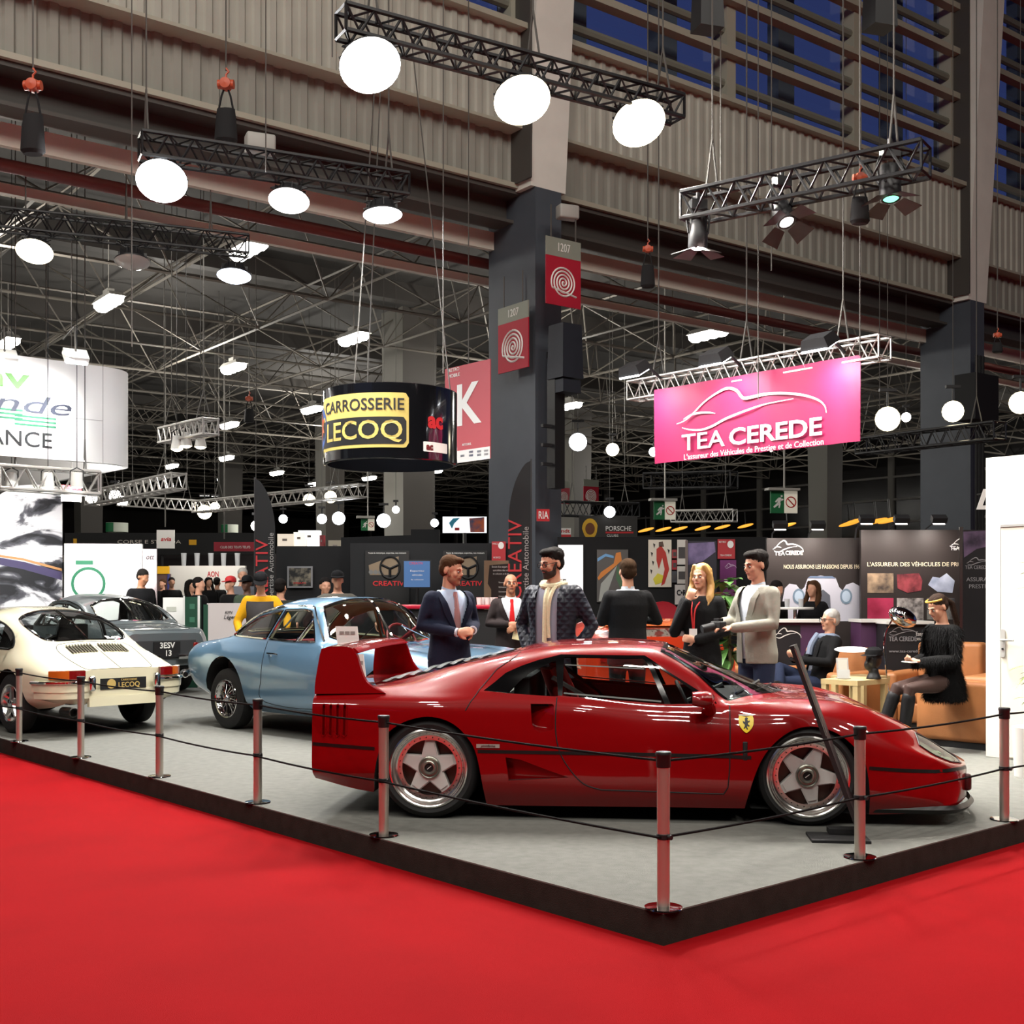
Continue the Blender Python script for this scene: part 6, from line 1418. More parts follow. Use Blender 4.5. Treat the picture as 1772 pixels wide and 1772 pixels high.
# ---- pink banner with its truss
PB = Board(1133, 800, 15.4, -sv)
q = [PB.uv(1133, 675), PB.uv(1131, 803)]; aR = PB.uv(1488, 700)[0]
rows = []
for i in range(13):
    row = []
    for j in range(25):
        a = q[0][0]+(aR-q[0][0])*j/24; b0, b1 = PB.uv(1131, 803)[1], PB.uv(1133, 675)[1]; b = b0+(b1-b0)*i/12
        row.append(PB.xf(a, b, .012*math.sin(j*.9+i*.15)+.008*math.sin(j*2.3)*(1-i/12)))
    rows.append(row)
t = thing('hanging_banner', 'large pink banner with a white car outline hung from a silver truss', 'banner', PB.O); PB.t = t
m = MB(); m.loft(rows[::-1], closed=False); m.loft([[v-PB.n*.006 for v in r] for r in rows], closed=False); m.build('banner_cloth', solid('banner magenta', 158, 20, 78, rough=.5), t)
def car_logo(B, pts_of, w, mt, c=.03):
    """the sweeping two-line car outline used on the insurer's boards"""
    s1 = [(0, .34), (.08, .40), (.2, .62), (.30, .74), (.37, .78), (.43, .72), (.47, .60), (.52, .585), (.62, .60), (.74, .57), (.86, .50), (.95, .40), (.99, .30), (1.0, .20)]
    s2 = [(.05, .40), (.12, .46), (.22, .455), (.28, .42)]
    s3 = [(.04, .27), (.10, .22), (.18, .195), (.26, .23), (.36, .32), (.5, .40), (.62, .45), (.80, .47)]
    for s_, ww in ((s1, w), (s2, w*.7), (s3, w*.8)): B.stroke('car_outline', [pts_of(*p) for p in spl(s_, 5)], ww, mt, c)
def on(B, x0, y0, x1, y1, sl=0.): return lambda f, g: B.uv(x0+(x1-x0)*f, y1+(y0-y1)*g-sl*f)
ptsb = lambda f, g: (lambda A0, A1, H0, H1: (A0+(A1-A0)*f, H0+(H1-H0)*(g-.19)/.6))(PB.uv(1173, 730)[0], PB.uv(1432, 700)[0], PB.uv(1205, 746)[1], PB.uv(1280, 668)[1])
car_logo(PB, ptsb, .036, T_white, .024)
PB.text('TEA', 1218, 764, 28, T_white, wpx=74, c=.024, bold=.008); PB.text('CEREDE', 1341, 749, 29, T_white, wpx=160, c=.024, bold=.022); PB.text("L'assureur des Véhicules de Prestige et de Collection", 1300, 779, 10, T_white, wpx=240, c=.024)
A, Bq = pt(1096, 662, 15.9), pt(1531, 598, 13.05); Bq.z = A.z
truss(A, Bq, .24, 'silver truss carrying the pink banner and three floods', M_tsil, (.12, .5, .86), ztop=9.5, sec=.016)
for (px, py, Y, lb) in ((1143, 654, 15.3, 'left box flood over the pink banner'), (1283, 634, 14.4, 'middle box flood over the pink banner'), (1462, 610, 13.35, 'right box flood over the pink banner')):
    P = pt(px, py, Y)+PB.n*.5; t = thing('banner_floodlight', lb, 'lamp', P, group='box floods over the pink banner'); aim = P-PB.n*.5+Vector((0, 0, -.9)); q_ = (aim-P).to_track_quat('-Z', 'Y').to_matrix()
    m = MB(); m.box((0, 0, .06), (.36, .26, .12), rot=q_, taper=.8); m.build('housing', M_hous, t, smooth=False); m = MB(); m.box(q_@Vector((0, 0, -.012)), (.32, .22, .02), rot=q_); m.build('lens', M_glowc, t, smooth=False); m = MB(); m.tube([q_@Vector((0, 0, .1)), -PB.n*.3+Vector((0, 0, .1)), -PB.n*.5], .02, n=5); m.build('arm', M_hous, t)
    area('flood_light', P+(aim-P).normalized()*.1, .25, 10, (1, .97, .98), target=aim, spread=2.2)
# ---- insurer's booth walls on the right
Yt = 17.0
B = Board(1408, 1000, Yt, (1, -.03, 0)); M_brown = solid('wall print brown', 46, 37, 35, rough=.6)
B.board('booth_wall', 'brown printed booth wall with a white vintage car front', 'booth wall', B.rect(1327, 931, 1489, None), M_brown, .08)
lg = lambda B, x0, y0, x1, y1: (lambda f, g: B.uv(x0+(x1-x0)*f, y1-(y1-y0)*g))
car_logo(B, lg(B, 1337, 928, 1390, 962), .02, T_white, .008); B.text('TEA', 1349, 958, 7, T_white, wpx=18, bold=.01); B.text('CEREDE', 1374, 957, 7, T_white, wpx=30, bold=.03); B.text('NOUS ASSURONS LES PASSIONS DEPUIS 1963', 1423, 981, 7, solid('pale gold', 236, 222, 190), wpx=134, bold=.006)
bod = [(1355, 1075), (1354, 1040), (1358, 1018), (1366, 1010), (1378, 1012), (1386, 1022), (1392, 1016), (1398, 1000), (1420, 996), (1446, 1000), (1452, 1016), (1458, 1022), (1464, 1012), (1476, 1008), (1487, 1014), (1488, 1075)]
vc = B.patch('printed_car', [B.uv(*p) for p in bod][::-1], solid('print white', 206, 204, 216)); B.patch('printed_screen', [B.uv(*p) for p in ((1398, 1000), (1402, 997), (1440, 997), (1446, 1001))][::-1], solid('print blue grey', 112, 130, 160), c=.008)
B.patch('printed_grille', [B.uv(*p) for p in ((1412, 1030), (1424, 1020), (1436, 1030), (1438, 1068), (1410, 1068))][::-1], solid('print dark grey', 96, 98, 108), c=.008)
for x in (1382, 1464):
    c = B.uv(x, 1032); B.patch('printed_lamp', [(c[0]+math.cos(2*PI*k/18)*.085, c[1]+math.sin(2*PI*k/18)*.11) for k in range(18)], solid('print steel', 120, 140, 160), c=.009); B.patch('printed_lamp', [(c[0]+math.cos(2*PI*k/18)*.06, c[1]+math.sin(2*PI*k/18)*.08) for k in range(18)], solid('print pale blue', 190, 206, 224), c=.012)
B = Board(1575, 1000, Yt-.4, (1, -.02, 0)); B.board('booth_wall', 'brown printed booth wall with six small photographs', 'booth wall', B.rect(1490, 917, 1662, None), M_brown, .08)
o = B.text("L'ASSUREUR DES VÉHICULES DE PRESTIGE & DE COLLECTION", 1500, 977, 7, solid('pale gold', 236, 222, 190), align='LEFT', bold=.006); 
xs = [v.co.x for v in o.data.vertices]; lim = B.xf(B.uv(1660, 977)[0], 0).x
bm = bmesh.new(); bm.from_mesh(o.data); bmesh.ops.delete(bm, geom=[v for v in bm.verts if v.co.x > lim], context='VERTS'); bm.to_mesh(o.data); bm.free()
car_logo(B, lg(B, 1643, 924, 1700, 956), .018, T_white, .008)
for ch in list(B.t.children):
    if ch.name.startswith('car_outline'):
        bm = bmesh.new(); bm.from_mesh(ch.data); bmesh.ops.delete(bm, geom=[v for v in bm.verts if v.co.x > lim+.01], context='VERTS'); bm.to_mesh(ch.data); bm.free()
B.text('TEA', 1652, 949, 7, T_white, wpx=16, bold=.01)
for (x0, y0, x1, y1, c1, c2, sc_) in ((1501, 992, 1546, 1026, (70, 60, 56), (190, 160, 130), 5), (1552, 992, 1595, 1026, (70, 14, 26), (168, 70, 78), 6), (1606, 992, 1652, 1026, (96, 110, 150), (210, 216, 236), 3), (1501, 1035, 1546, 1072, (150, 16, 56), (206, 60, 100), 2.5), (1552, 1035, 1598, 1074, (60, 54, 54), (200, 190, 186), 9), (1604, 1035, 1652, 1072, (60, 60, 66), (170, 168, 160), 4)):
    if x0 == 1606: poly = [B.uv(x, y) for x, y in ((1606, 1012), (1614, 998), (1626, 1000), (1638, 992), (1652, 1005), (1648, 1026), (1622, 1024))][::-1]
    elif x0 == 1552 and y0 == 992: poly = [B.uv(x, y) for x, y in ((1552, 994), (1590, 992), (1596, 1004), (1594, 1022), (1570, 1026), (1553, 1018))][::-1]
    else: poly = B.rect(x0, y0, x1, y1)
    B.patch('printed_photo', poly, ramp_mat('print %d %d' % (x0, y0), [(.35, rgb(*c1)), (.65, rgb(*c2))], sc_))
m = MB(); m.prism(B.rect(1660, 912, 1666, None), -.02, .02, xf=B.xf); m.build('edge_profile', M_alu, B.t, smooth=False)
B = Board(1690, 1000, Yt-1.3, (1, -.05, 0)); B.board('roll_up_banner', 'black roll-up banner with a purple car bonnet beside the white wall', 'banner', B.rect(1667, 917, 1716, None), solid('banner black', 20, 18, 22), .03)
B.patch('printed_bonnet', [B.uv(x, y) for x, y in ((1667, 920), (1712, 918), (1712, 945), (1690, 950), (1668, 965))][::-1], ramp_mat('bonnet purple', [(.35, rgb(40, 30, 48)), (.65, rgb(120, 96, 128))], 3)); car_logo(B, lg(B, 1672, 960, 1716, 982), .014, solid('dim white', 150, 148, 152), .008); B.text('TEA CEREDE', 1690, 982, 6, solid('dim white', 150, 148, 152), wpx=40); B.text('ASSURANCE', 1672, 1003, 7, solid('dim white', 150, 148, 152), align='LEFT'); B.text('PRESTIGE', 1676, 1015, 7, solid('dim white', 150, 148, 152), align='LEFT')
# counters of that booth
for (x0, y0, x1, lb, mt, Yc) in ((1320, 1077, 1432, 'dark counter with white top under the printed vintage car', solid('counter plum', 78, 44, 78), 14.9), (1490, 1077, 1560, 'plum coloured counter with white top', solid('counter plum', 78, 44, 78), 14.6), (1534, 1080, 1612, 'black counter front with the white car outline', solid('counter black', 24, 22, 26), 14.2)):
    B = Board((x0+x1)/2, y0, Yc, (1, 0, 0)); t = B.board('booth_counter', lb, 'counter', [(B.uv(x0, y0)[0], -B.O.z+PZ), (B.uv(x1, y0)[0], -B.O.z+PZ), (B.uv(x1, y0)[0], 0), (B.uv(x0, y0)[0], 0)], mt, .45, part='counter_body'); m = MB(); a0, a1 = B.uv(x0-2, y0)[0], B.uv(x1+2, y0)[0]; m.prism([(a0, 0), (a1, 0), (a1, .035), (a0, .035)], -.5, .05, xf=B.xf); m.build('counter_top', M_white, t, smooth=False)
    if x0 == 1320: B.patch('black_front', B.rect(1322, 1082, 1385, None), solid('counter black', 24, 22, 26)); car_logo(B, lg(B, 1340, 1080, 1386, 1110), .016, T_white, .009)
    if x0 == 1534: car_logo(B, lg(B, 1537, 1080, 1588, 1104), .014, solid('dim white', 170, 168, 170), .008); B.text('TEA CEREDE', 1562, 1106, 8, solid('dim white', 170, 168, 170), wpx=48, bold=.01); B.text('www.tea-cerede.fr', 1568, 1127, 5, solid('dim white', 170, 168, 170), wpx=60); B.text('EasyGroup', 1600, 1097, 7, T_white, wpx=30); B.text('SOLUTIONS', 1598, 1106, 4, T_white, wpx=24)
for px, Yq in ((1350, 17.1), (1415, 17.1), (1500, 16.7), (1560, 16.7), (1625, 16.7)):
    P = pt(px, 908 if px < 1490 else 898, Yq-.45); t = thing('arm_spotlight', 'black arm spotlight over the brown wall, ' + {1350: 'leftmost of five', 1415: 'second of five', 1500: 'middle of five', 1560: 'fourth of five', 1625: 'rightmost of five'}[px], 'spotlight', P, group='arm spotlights over the brown walls')
    m = MB(); m.box((0, 0, 0), (.2, .1, .08), rot=Matrix.Rotation(.6, 3, 'X')); m.build('head', M_hous, t, smooth=False); m = MB(); m.tube([(0, .05, .0), (0, .5, -.10), (0, .55, -.25)], .012, n=5); m.build('arm', M_hous, t); m = MB(); m.box((0, .02, -.055), (.16, .07, .01), rot=Matrix.Rotation(.6, 3, 'X')); m.build('lens', M_dim, t, smooth=False)
    area('spot_light', P+Vector((0, .02, -.1)), .15, 5, (1, .93, .85), target=P+Vector((0, .5, -.9)), spread=2.4)
bulb('stand_light', pt(352, 900, 35.5), 260, (1, .96, .9))
bulb('stand_light', pt(700, 915, 17.2), 30, (1, .95, .9), .15)
# ---- paintings wall in the middle right
Yp = 19.3
B = Board(1150, 990, Yp, (1, 0, 0)); B.board('booth_wall', 'black booth wall hung with paintings behind the orange car', 'booth wall', B.rect(965, 929, 1328, None), M_bwall, .12)
B = Board(988, 985, Yp-.1, (1, 0, 0)); B.board('white_screen', 'blank bright white panel behind the man with the scarf', 'panel', B.rect(966, 943, 1009, 1031), mat('emissive white panel', rgb(240, 240, 240), rough=.5, emit=(1, 1, 1), strength=.55), .03)  # plain panel, kept bright by emission put into its material
B = Board(1060, 990, Yp-.035, (1, 0, 0)); B.board('painting', 'painting of orange and grey diagonal shapes behind the dark suited man', 'painting', B.rect(1033, 951, 1087, 1042), solid('canvas grey', 86, 84, 82), .03)
B.patch('orange_field', [B.uv(*p) for p in ((1034, 1000), (1040, 990), (1062, 975), (1066, 957), (1074, 955), (1076, 970), (1060, 984), (1036, 1004))][::-1], solid('paint orange', 206, 128, 58)); B.patch('blue_arc', [B.uv(*p) for p in ((1034, 966), (1048, 958), (1062, 962), (1062, 966), (1048, 963), (1034, 972))][::-1], solid('paint blue', 110, 160, 206)); B.patch('pale_field', [B.uv(*p) for p in ((1036, 1040), (1040, 1010), (1062, 985), (1068, 978), (1046, 1040))][::-1], solid('paint pale', 160, 164, 158)); B.patch('green_field', [B.uv(*p) for p in ((1068, 978), (1078, 1000), (1076, 1025), (1066, 1000))][::-1], solid('paint green', 70, 104, 74))
B = Board(1142, 975, Yp-.035, (1, 0, 0)); B.board('painting', 'white canvas with red and yellow paint strokes between the man and the woman', 'painting', B.rect(1122, 934, 1162, 1016), solid('canvas white', 214, 208, 192), .03)
B.patch('red_figure', [B.uv(*p) for p in ((1136, 950), (1144, 944), (1152, 956), (1158, 985), (1150, 1010), (1144, 1014), (1150, 985), (1146, 965), (1140, 985), (1136, 970))][::-1], solid('paint red', 176, 50, 40)); B.patch('yellow_shape', [B.uv(*p) for p in ((1130, 1002), (1138, 992), (1148, 996), (1146, 1008), (1134, 1012))][::-1], solid('paint yellow', 206, 196, 60)); B.patch('dark_head', [B.uv(*p) for p in ((1140, 946), (1140, 938), (1147, 937), (1149, 946))][::-1], solid('paint brown', 90, 70, 60))
B.patches('black_splash', [[B.uv(x, y), B.uv(x+4, y+2), B.uv(x+2, y+9)][::-1] for x, y in ((1126, 955), (1128, 970), (1125, 985), (1155, 950), (1130, 940))], solid('paint black', 40, 38, 36))
for (x0, y0, x1, y1, c, lb) in ((1172, 934, 1188, 977, (206, 202, 194), 'small white picture left of the purple banner, upper one'), (1172, 980, 1188, 1010, (200, 196, 188), 'small white picture left of the purple banner, lower one'), (1163, 951, 1171, 966, (150, 60, 62), 'tiny red picture, upper of the stack'), (1163, 969, 1171, 986, (160, 40, 48), 'tiny red picture, lower of the stack'), (1163, 988, 1171, 1008, (70, 72, 78), 'tiny grey picture under the red ones')):
    B = Board((x0+x1)/2, y1, Yp-.035, (1, 0, 0)); B.board('small_picture', lb, 'picture', B.rect(x0, y0, x1, y1), solid('pic %d %d' % (x0, y0), *c), .02, group='small pictures on the black wall'); B.patch('print', B.rect(x0+2, y0+(y1-y0)*.3, x1-1, y1-(y1-y0)*.25), solid('pic ink', 70, 66, 66))
B = Board(1178, 1027, Yp-.05, (1, 0, 0)); B.board('text_board', 'pale board with big black letters beside the blonde woman', 'sign', B.rect(1168, 1012, 1190, 1046), solid('board pale', 200, 194, 190), .02); B.text('C•R', 1179, 1026, 9, T_black, wpx=17, bold=.04); B.text('CAR', 1183, 1037, 4, T_black, wpx=8)
B = Board(1214, 990, Yp-.7, (1, 0, 0)); B.board('roll_up_banner', 'tall banner with a purple car bonnet behind the blonde woman', 'banner', B.rect(1188, 936, 1240, None), solid('banner ink', 36, 34, 46), .03); B.patch('printed_bonnet', [B.uv(x, y) for x, y in ((1190, 940), (1236, 938), (1238, 955), (1215, 972), (1190, 978))][::-1], ramp_mat('bonnet violet', [(.35, rgb(50, 46, 78)), (.65, rgb(140, 124, 168))], 2.5)); m = MB(); m.prism(B.rect(1186, 935, 1190, None), -.02, .02, xf=B.xf); m.build('side_rail', M_alu, B.t, smooth=False)
B = Board(1257, 950, Yp-.06, (1, 0, 0)); B.board('hall_sign', 'red stand number sign above the purple panel', 'sign', B.rect(1242, 933, 1272, 967), solid('sign red', 176, 46, 52), .02); B.text('RETRO', 1250, 938, 3, T_white, wpx=12); c_ = B.uv(1264, 942); B.patch('white_disc', [(c_[0]+math.cos(2*PI*k/16)*.05, c_[1]+math.sin(2*PI*k/16)*.06) for k in range(16)], T_white); B.text('TEA CEREDE', 1256, 961, 3, T_white, wpx=20)
B = Board(1257, 1000, Yp-.035, (1, 0, 0)); B.board('purple_panel', 'purple panel with a faint car outline under the red sign', 'panel', B.rect(1246, 969, 1274, 1045), solid('panel purple', 112, 40, 104), .03); car_logo(B, lg(B, 1254, 972, 1274, 986), .015, solid('outline lilac', 190, 160, 190), .008)
t = thing('red_chair', 'round backed crimson chair behind the orange car', 'chair', pt(1148, HY, 17.6)); t.location.z = PZ
m = MB(); m.loft([[Vector((math.cos(a)*.33*f, .02*f+d, .95+math.sin(a)*.42*f)) for a in [2*PI*k/24 for k in range(24)]] for f, d in ((.02, .03), (.7, .04), (1, 0), (1, .08), (.7, .1), (.02, .1))]); m.build('backrest', solid('chair crimson', 150, 20, 36), t); m = MB(); m.rbox((0, -.25, .45), (.55, .5, .1), .04); m.build('seat', solid('chair crimson', 150, 20, 36), t)
for sx in (-.2, .2):
    for y in (-.42, -.05): m = MB(); m.cyl((sx, y, 0), (sx, y, .42), .02, n=8); m.build('leg', M_chrome, t)
# far signs behind the wall
B = Board(1050, 910, 30, (1, 0, 0)); B.board('far_board', 'black board with a white car maker name far behind the paintings', 'sign', B.rect(1002, 893, 1103, 945), solid('board dark', 40, 38, 36), .1); B.text('PORSCHE', 1070, 915, 8, T_white, wpx=44, bold=.01); B.patch('red_line', B.rect(1048, 920, 1096, 923), T_red); B.text('CLUBS', 1060, 927, 4, T_white, wpx=20); c_ = B.uv(1021, 915); cr = B.patch('crest', [(c_[0]+.2*math.cos(a)*(1 if math.sin(a) > 0 else .9), c_[1]+.26*math.sin(a)) for a in [2*PI*k/20 for k in range(20)]], solid('crest yellow', 226, 176, 40)); B.patch('crest_ring', [(c_[0]+.12*math.cos(a), c_[1]+.15*math.sin(a)) for a in [2*PI*k/20 for k in range(20)]], solid('crest dark', 110, 60, 24), c=.008)
B = Board(976, 922, 29, (1, 0, 0)); B.board('far_board', 'red and white board half hidden by the near column', 'sign', B.rect(962, 914, 988, 932), T_white, .1); B.patch('red_foot', B.rect(962, 925, 988, 932), T_red); B.text('andt', 976, 919, 6, T_red, wpx=20, bold=.02)
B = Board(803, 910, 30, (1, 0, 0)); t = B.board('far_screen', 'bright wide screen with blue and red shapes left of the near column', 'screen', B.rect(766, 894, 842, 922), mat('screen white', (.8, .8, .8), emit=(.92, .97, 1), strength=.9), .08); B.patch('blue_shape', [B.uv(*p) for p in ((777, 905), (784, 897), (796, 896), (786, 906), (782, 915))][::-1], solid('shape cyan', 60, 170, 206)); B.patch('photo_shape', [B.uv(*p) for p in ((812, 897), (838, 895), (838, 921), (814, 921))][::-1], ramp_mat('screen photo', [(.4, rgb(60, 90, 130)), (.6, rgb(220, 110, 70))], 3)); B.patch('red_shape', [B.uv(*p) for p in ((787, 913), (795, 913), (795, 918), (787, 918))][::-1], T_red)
B = Board(542, 920, 29, (1, 0, 0))
for (x0, y0, x1, y1, c, e, lb) in ((508, 921, 528, 945, (250, 244, 230), .8, 'bright white board right of the left feather flag'), (513+3, 918, 553, 945, (255, 255, 255), 1.6, 'glowing white box above the black booth wall'), (553, 926, 560, 945, (150, 40, 50), 0, 'narrow red board beside the glowing box'), (568, 935, 594, 946, (190, 180, 160), .1, 'pale board low under the drum sign'), (480, 924, 508, 946, (240, 226, 206), .6, 'pale glowing board beside the left feather flag')):
    Bq = Board((x0+x1)/2, (y0+y1)/2, 28+x0*.003+(1.5 if x0 == 516 else 0), (1, 0, 0)); Bq.board('far_board', lb, 'sign', Bq.rect(x0, y0, x1, y1), mat('far %d' % x0, rgb(*c), emit=rgb(*c) if e else None, strength=e), .3); Bq.patch('board_print', Bq.rect(x0+(x1-x0)*.3, y0+8, x0+(x1-x0)*.6, y0+12), solid('print grey', 150, 140, 136))  # boards given a strength emit in their own colour
def exit_sign(x0, y0, x1, y1, Y, lb):
    B = Board((x0+x1)/2, y1, Y, (1, .2, 0)); xm = (x0+x1)/2; t = B.board('exit_sign', lb, 'exit sign', B.rect(x0, y0, xm, y1), mat('exit green', rgb(14, 110, 62), rough=.5, emit=rgb(14, 110, 62), strength=.3), .05, group='lit exit and no smoking signs'); B.patch('white_half', B.rect(xm, y0, x1, y1), mat('exit white', rgb(214, 208, 190), rough=.5, emit=rgb(214, 208, 190), strength=.35), c=0, th=.05)
    s_ = (x1-x0)/46; cx, cy = x0+(xm-x0)*.52, (y0+y1)/2; f = lambda x, y: B.uv(cx+x*s_, cy+y*s_)
    B.patches('running_figure', [[f(5, -9), f(8, -9), f(8, -12), f(5, -12)], [f(-1, 2), f(4, 2), f(6, -8), f(1, -8)], [f(-8, 8), f(-6, 10), f(2, 4), f(0, 0)], [f(1, 10), f(3, 10), f(5, 2), f(2, 1)], [f(6, -2), f(10, -4), f(9, -6), f(5, -6)], [f(-5, -1), f(-3, 1), f(1, -4), f(0, -7)]], T_white, c=.006)
    c = B.uv((xm+x1)/2, cy); r = (B.uv(x1, cy)[0]-B.uv(xm, cy)[0])*.36; m = MB(); m.tube([B.xf(c[0]+math.cos(a)*r, c[1]+math.sin(a)*r, .008) for a in [2*PI*k/24 for k in range(24)]], r*.12, n=4, closed=True); m.tube([B.xf(c[0]-r*.7, c[1]+r*.7, .008), B.xf(c[0]+r*.7, c[1]-r*.7, .008)], r*.12, n=4); m.build('ban_ring', T_red, t)
    m = MB(); m.prism(B.rect(x0-8, y0-5, x1, y0-1), -.1, .15, xf=B.xf); b = B.uv(xm, y0-3)[1]; m.tube([B.xf(0, b), B.xf(0, 9.8-B.O.z)], .02, n=4); m.build('lamp_bar', M_grey, t, smooth=False)
exit_sign(1334, 850, 1380, 888, 27, 'green and white exit sign under the pink banner, right one'); exit_sign(1132, 868, 1169, 899, 31, 'green and white exit sign under the pink banner, left one'); exit_sign(625, 898, 648, 918, 36, 'small green and white exit sign under the drum sign')
# glowing bars added for orange reflections and cars outside the dark glazing
for i, (px, py, w) in enumerate(((522, 0, 0),)): pass
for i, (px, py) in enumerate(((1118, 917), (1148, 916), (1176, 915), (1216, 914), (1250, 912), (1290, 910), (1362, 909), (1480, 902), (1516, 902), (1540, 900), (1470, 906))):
    P = pt(px, py, 60 if px < 1320 else 56-(px-1320)*.075); t = thing('added_orange_glow', 'added orange glow %s at the far glazing' % ['first from the left', 'second from the left', 'third from the left', 'fourth from the left', 'fifth from the left', 'sixth from the left', 'between the exit sign and the pale column', 'right of the pale column', 'right of the pale column, second', 'farthest right before the right column', 'next to the pale column foot'][i], 'lamp', P, group='added orange glows at the glazed wall')
    m = MB(); m.ell((0, 0, 0), (.42, .09, .075), rot=Matrix.Rotation(-.25, 3, 'Y')); m.build('glow_bar', mat('orange streak glow', (1, .5, .1), emit=(1, .42, .04), strength=1.1), t); m = MB(); m.tube([(0, 0, .1), (0, .2, .7)], .03, n=5); m.build('arm', M_hous, t)
# ================================================================ people
SKIN = lambda: mat('skin fair', rgb(214, 160, 132), rough=.5)
SK = {'fair': mat('skin fair', rgb(208, 154, 126), rough=.5), 'tan': mat('skin tan', rgb(176, 122, 92), rough=.5), 'dark': mat('skin dark', rgb(96, 64, 50), rough=.5)}
def cloth(name, *c, rough=.85, bump=.25, bs=40): return mat('cloth '+name, rgb(*c), rough=rough, bump=bump, bscale=bs, spec=.2)
M_eye = mat('eye white', rgb(220, 216, 210), rough=.3); M_iris = mat('eye dark', rgb(40, 30, 24), rough=.3); M_lip = mat('lip', rgb(160, 88, 80), rough=.5)
def capsule(m, pts, rs, n=10):
    P = [Vector(p) for p in pts]; m.tube(P, list(rs), n=n)
    for p, r in ((P[0], rs[0]), (P[-1], rs[-1])): m.ell(p, (r, r, r), n=n, m=6)
TORSO = [(.80, .165, .115, .0), (.90, .17, .12, .005), (1.0, .155, .112, .0), (1.1, .148, .108, -.002), (1.2, .162, .116, -.003), (1.32, .178, .12, 0), (1.41, .172, .098, .008), (1.455, .12, .08, .012), (1.485, .065, .062, .012)]
def torso_loft(m, U, dx, dy, z0, z1, n=24, sx=1., flare=0., belly=0.):
    rings = []; zs = [z0]+[t[0] for t in TORSO if z0 < t[0] < z1]+[z1]
    for z in zs:
        i = max(k for k in range(len(TORSO)-1) if TORSO[k][0] <= max(z, .80)); a, b = TORSO[i], TORSO[i+1]; f = max(0, min(1, (z-a[0])/(b[0]-a[0]))); w, d, o = [a[j]+(b[j]-a[j])*f for j in (1, 2, 3)]
        fl = flare*max(0, (1.05-z))/.3; bl = belly*math.exp(-((z-1.08)/.16)**2)
        rings.append([U(Vector((math.cos(t)*(w*sx+dx+fl)*(1 if abs(math.cos(t)) < .99 else 1), o+math.sin(t)*(d+dy+fl)-(bl if math.sin(t) < 0 else 0)*abs(math.sin(t)), z))) for t in [2*PI*k/n for k in range(n)]])
    m.loft(rings, caps=True)
def hand(m, w, d, nrm, sg, curl=.5, s=1.):
    """palm, four unequal bent fingers and a thumb leaving the side of the palm"""
    w, d, nrm = Vector(w), Vector(d).normalized(), Vector(nrm); nrm = (nrm-d*nrm.dot(d)).normalized(); sd = d.cross(nrm)*sg
    R = Matrix((sd, d, nrm)).transposed()
    m.ell(w+d*.048*s, (.040*s, .054*s, .017*s), n=10, m=8, rot=R); m.ell(w+d*.01*s, (.028*s, .03*s, .02*s), n=10, m=6, rot=R)
    for k, (o, L) in enumerate(((.030, .072), (.010, .080), (-.011, .074), (-.031, .058))):
        p = w+sd*o*s+d*.085*s; pts = [p-d*.03*s, p]; ang = 0
        for j, f in enumerate((.45, .32, .23)):
            ang += curl*(.75 if j == 0 else 1.0); dd = d*math.cos(ang)-nrm*math.sin(ang); pts.append(pts[-1]+dd*L*f*s)
        capsule(m, pts, [.009*s, .0095*s, .0088*s, .008*s, .0068*s], 8)
    p = w+sd*.030*s+d*.022*s; t1 = (d*.62+sd*.72-nrm*.3*curl).normalized(); t2 = (d*.9+sd*.25-nrm*.55*curl).normalized()
    capsule(m, [p-sd*.012*s, p+t1*.036*s, p+t1*.036*s+t2*.03*s], [.012*s, .0105*s, .008*s], 8)
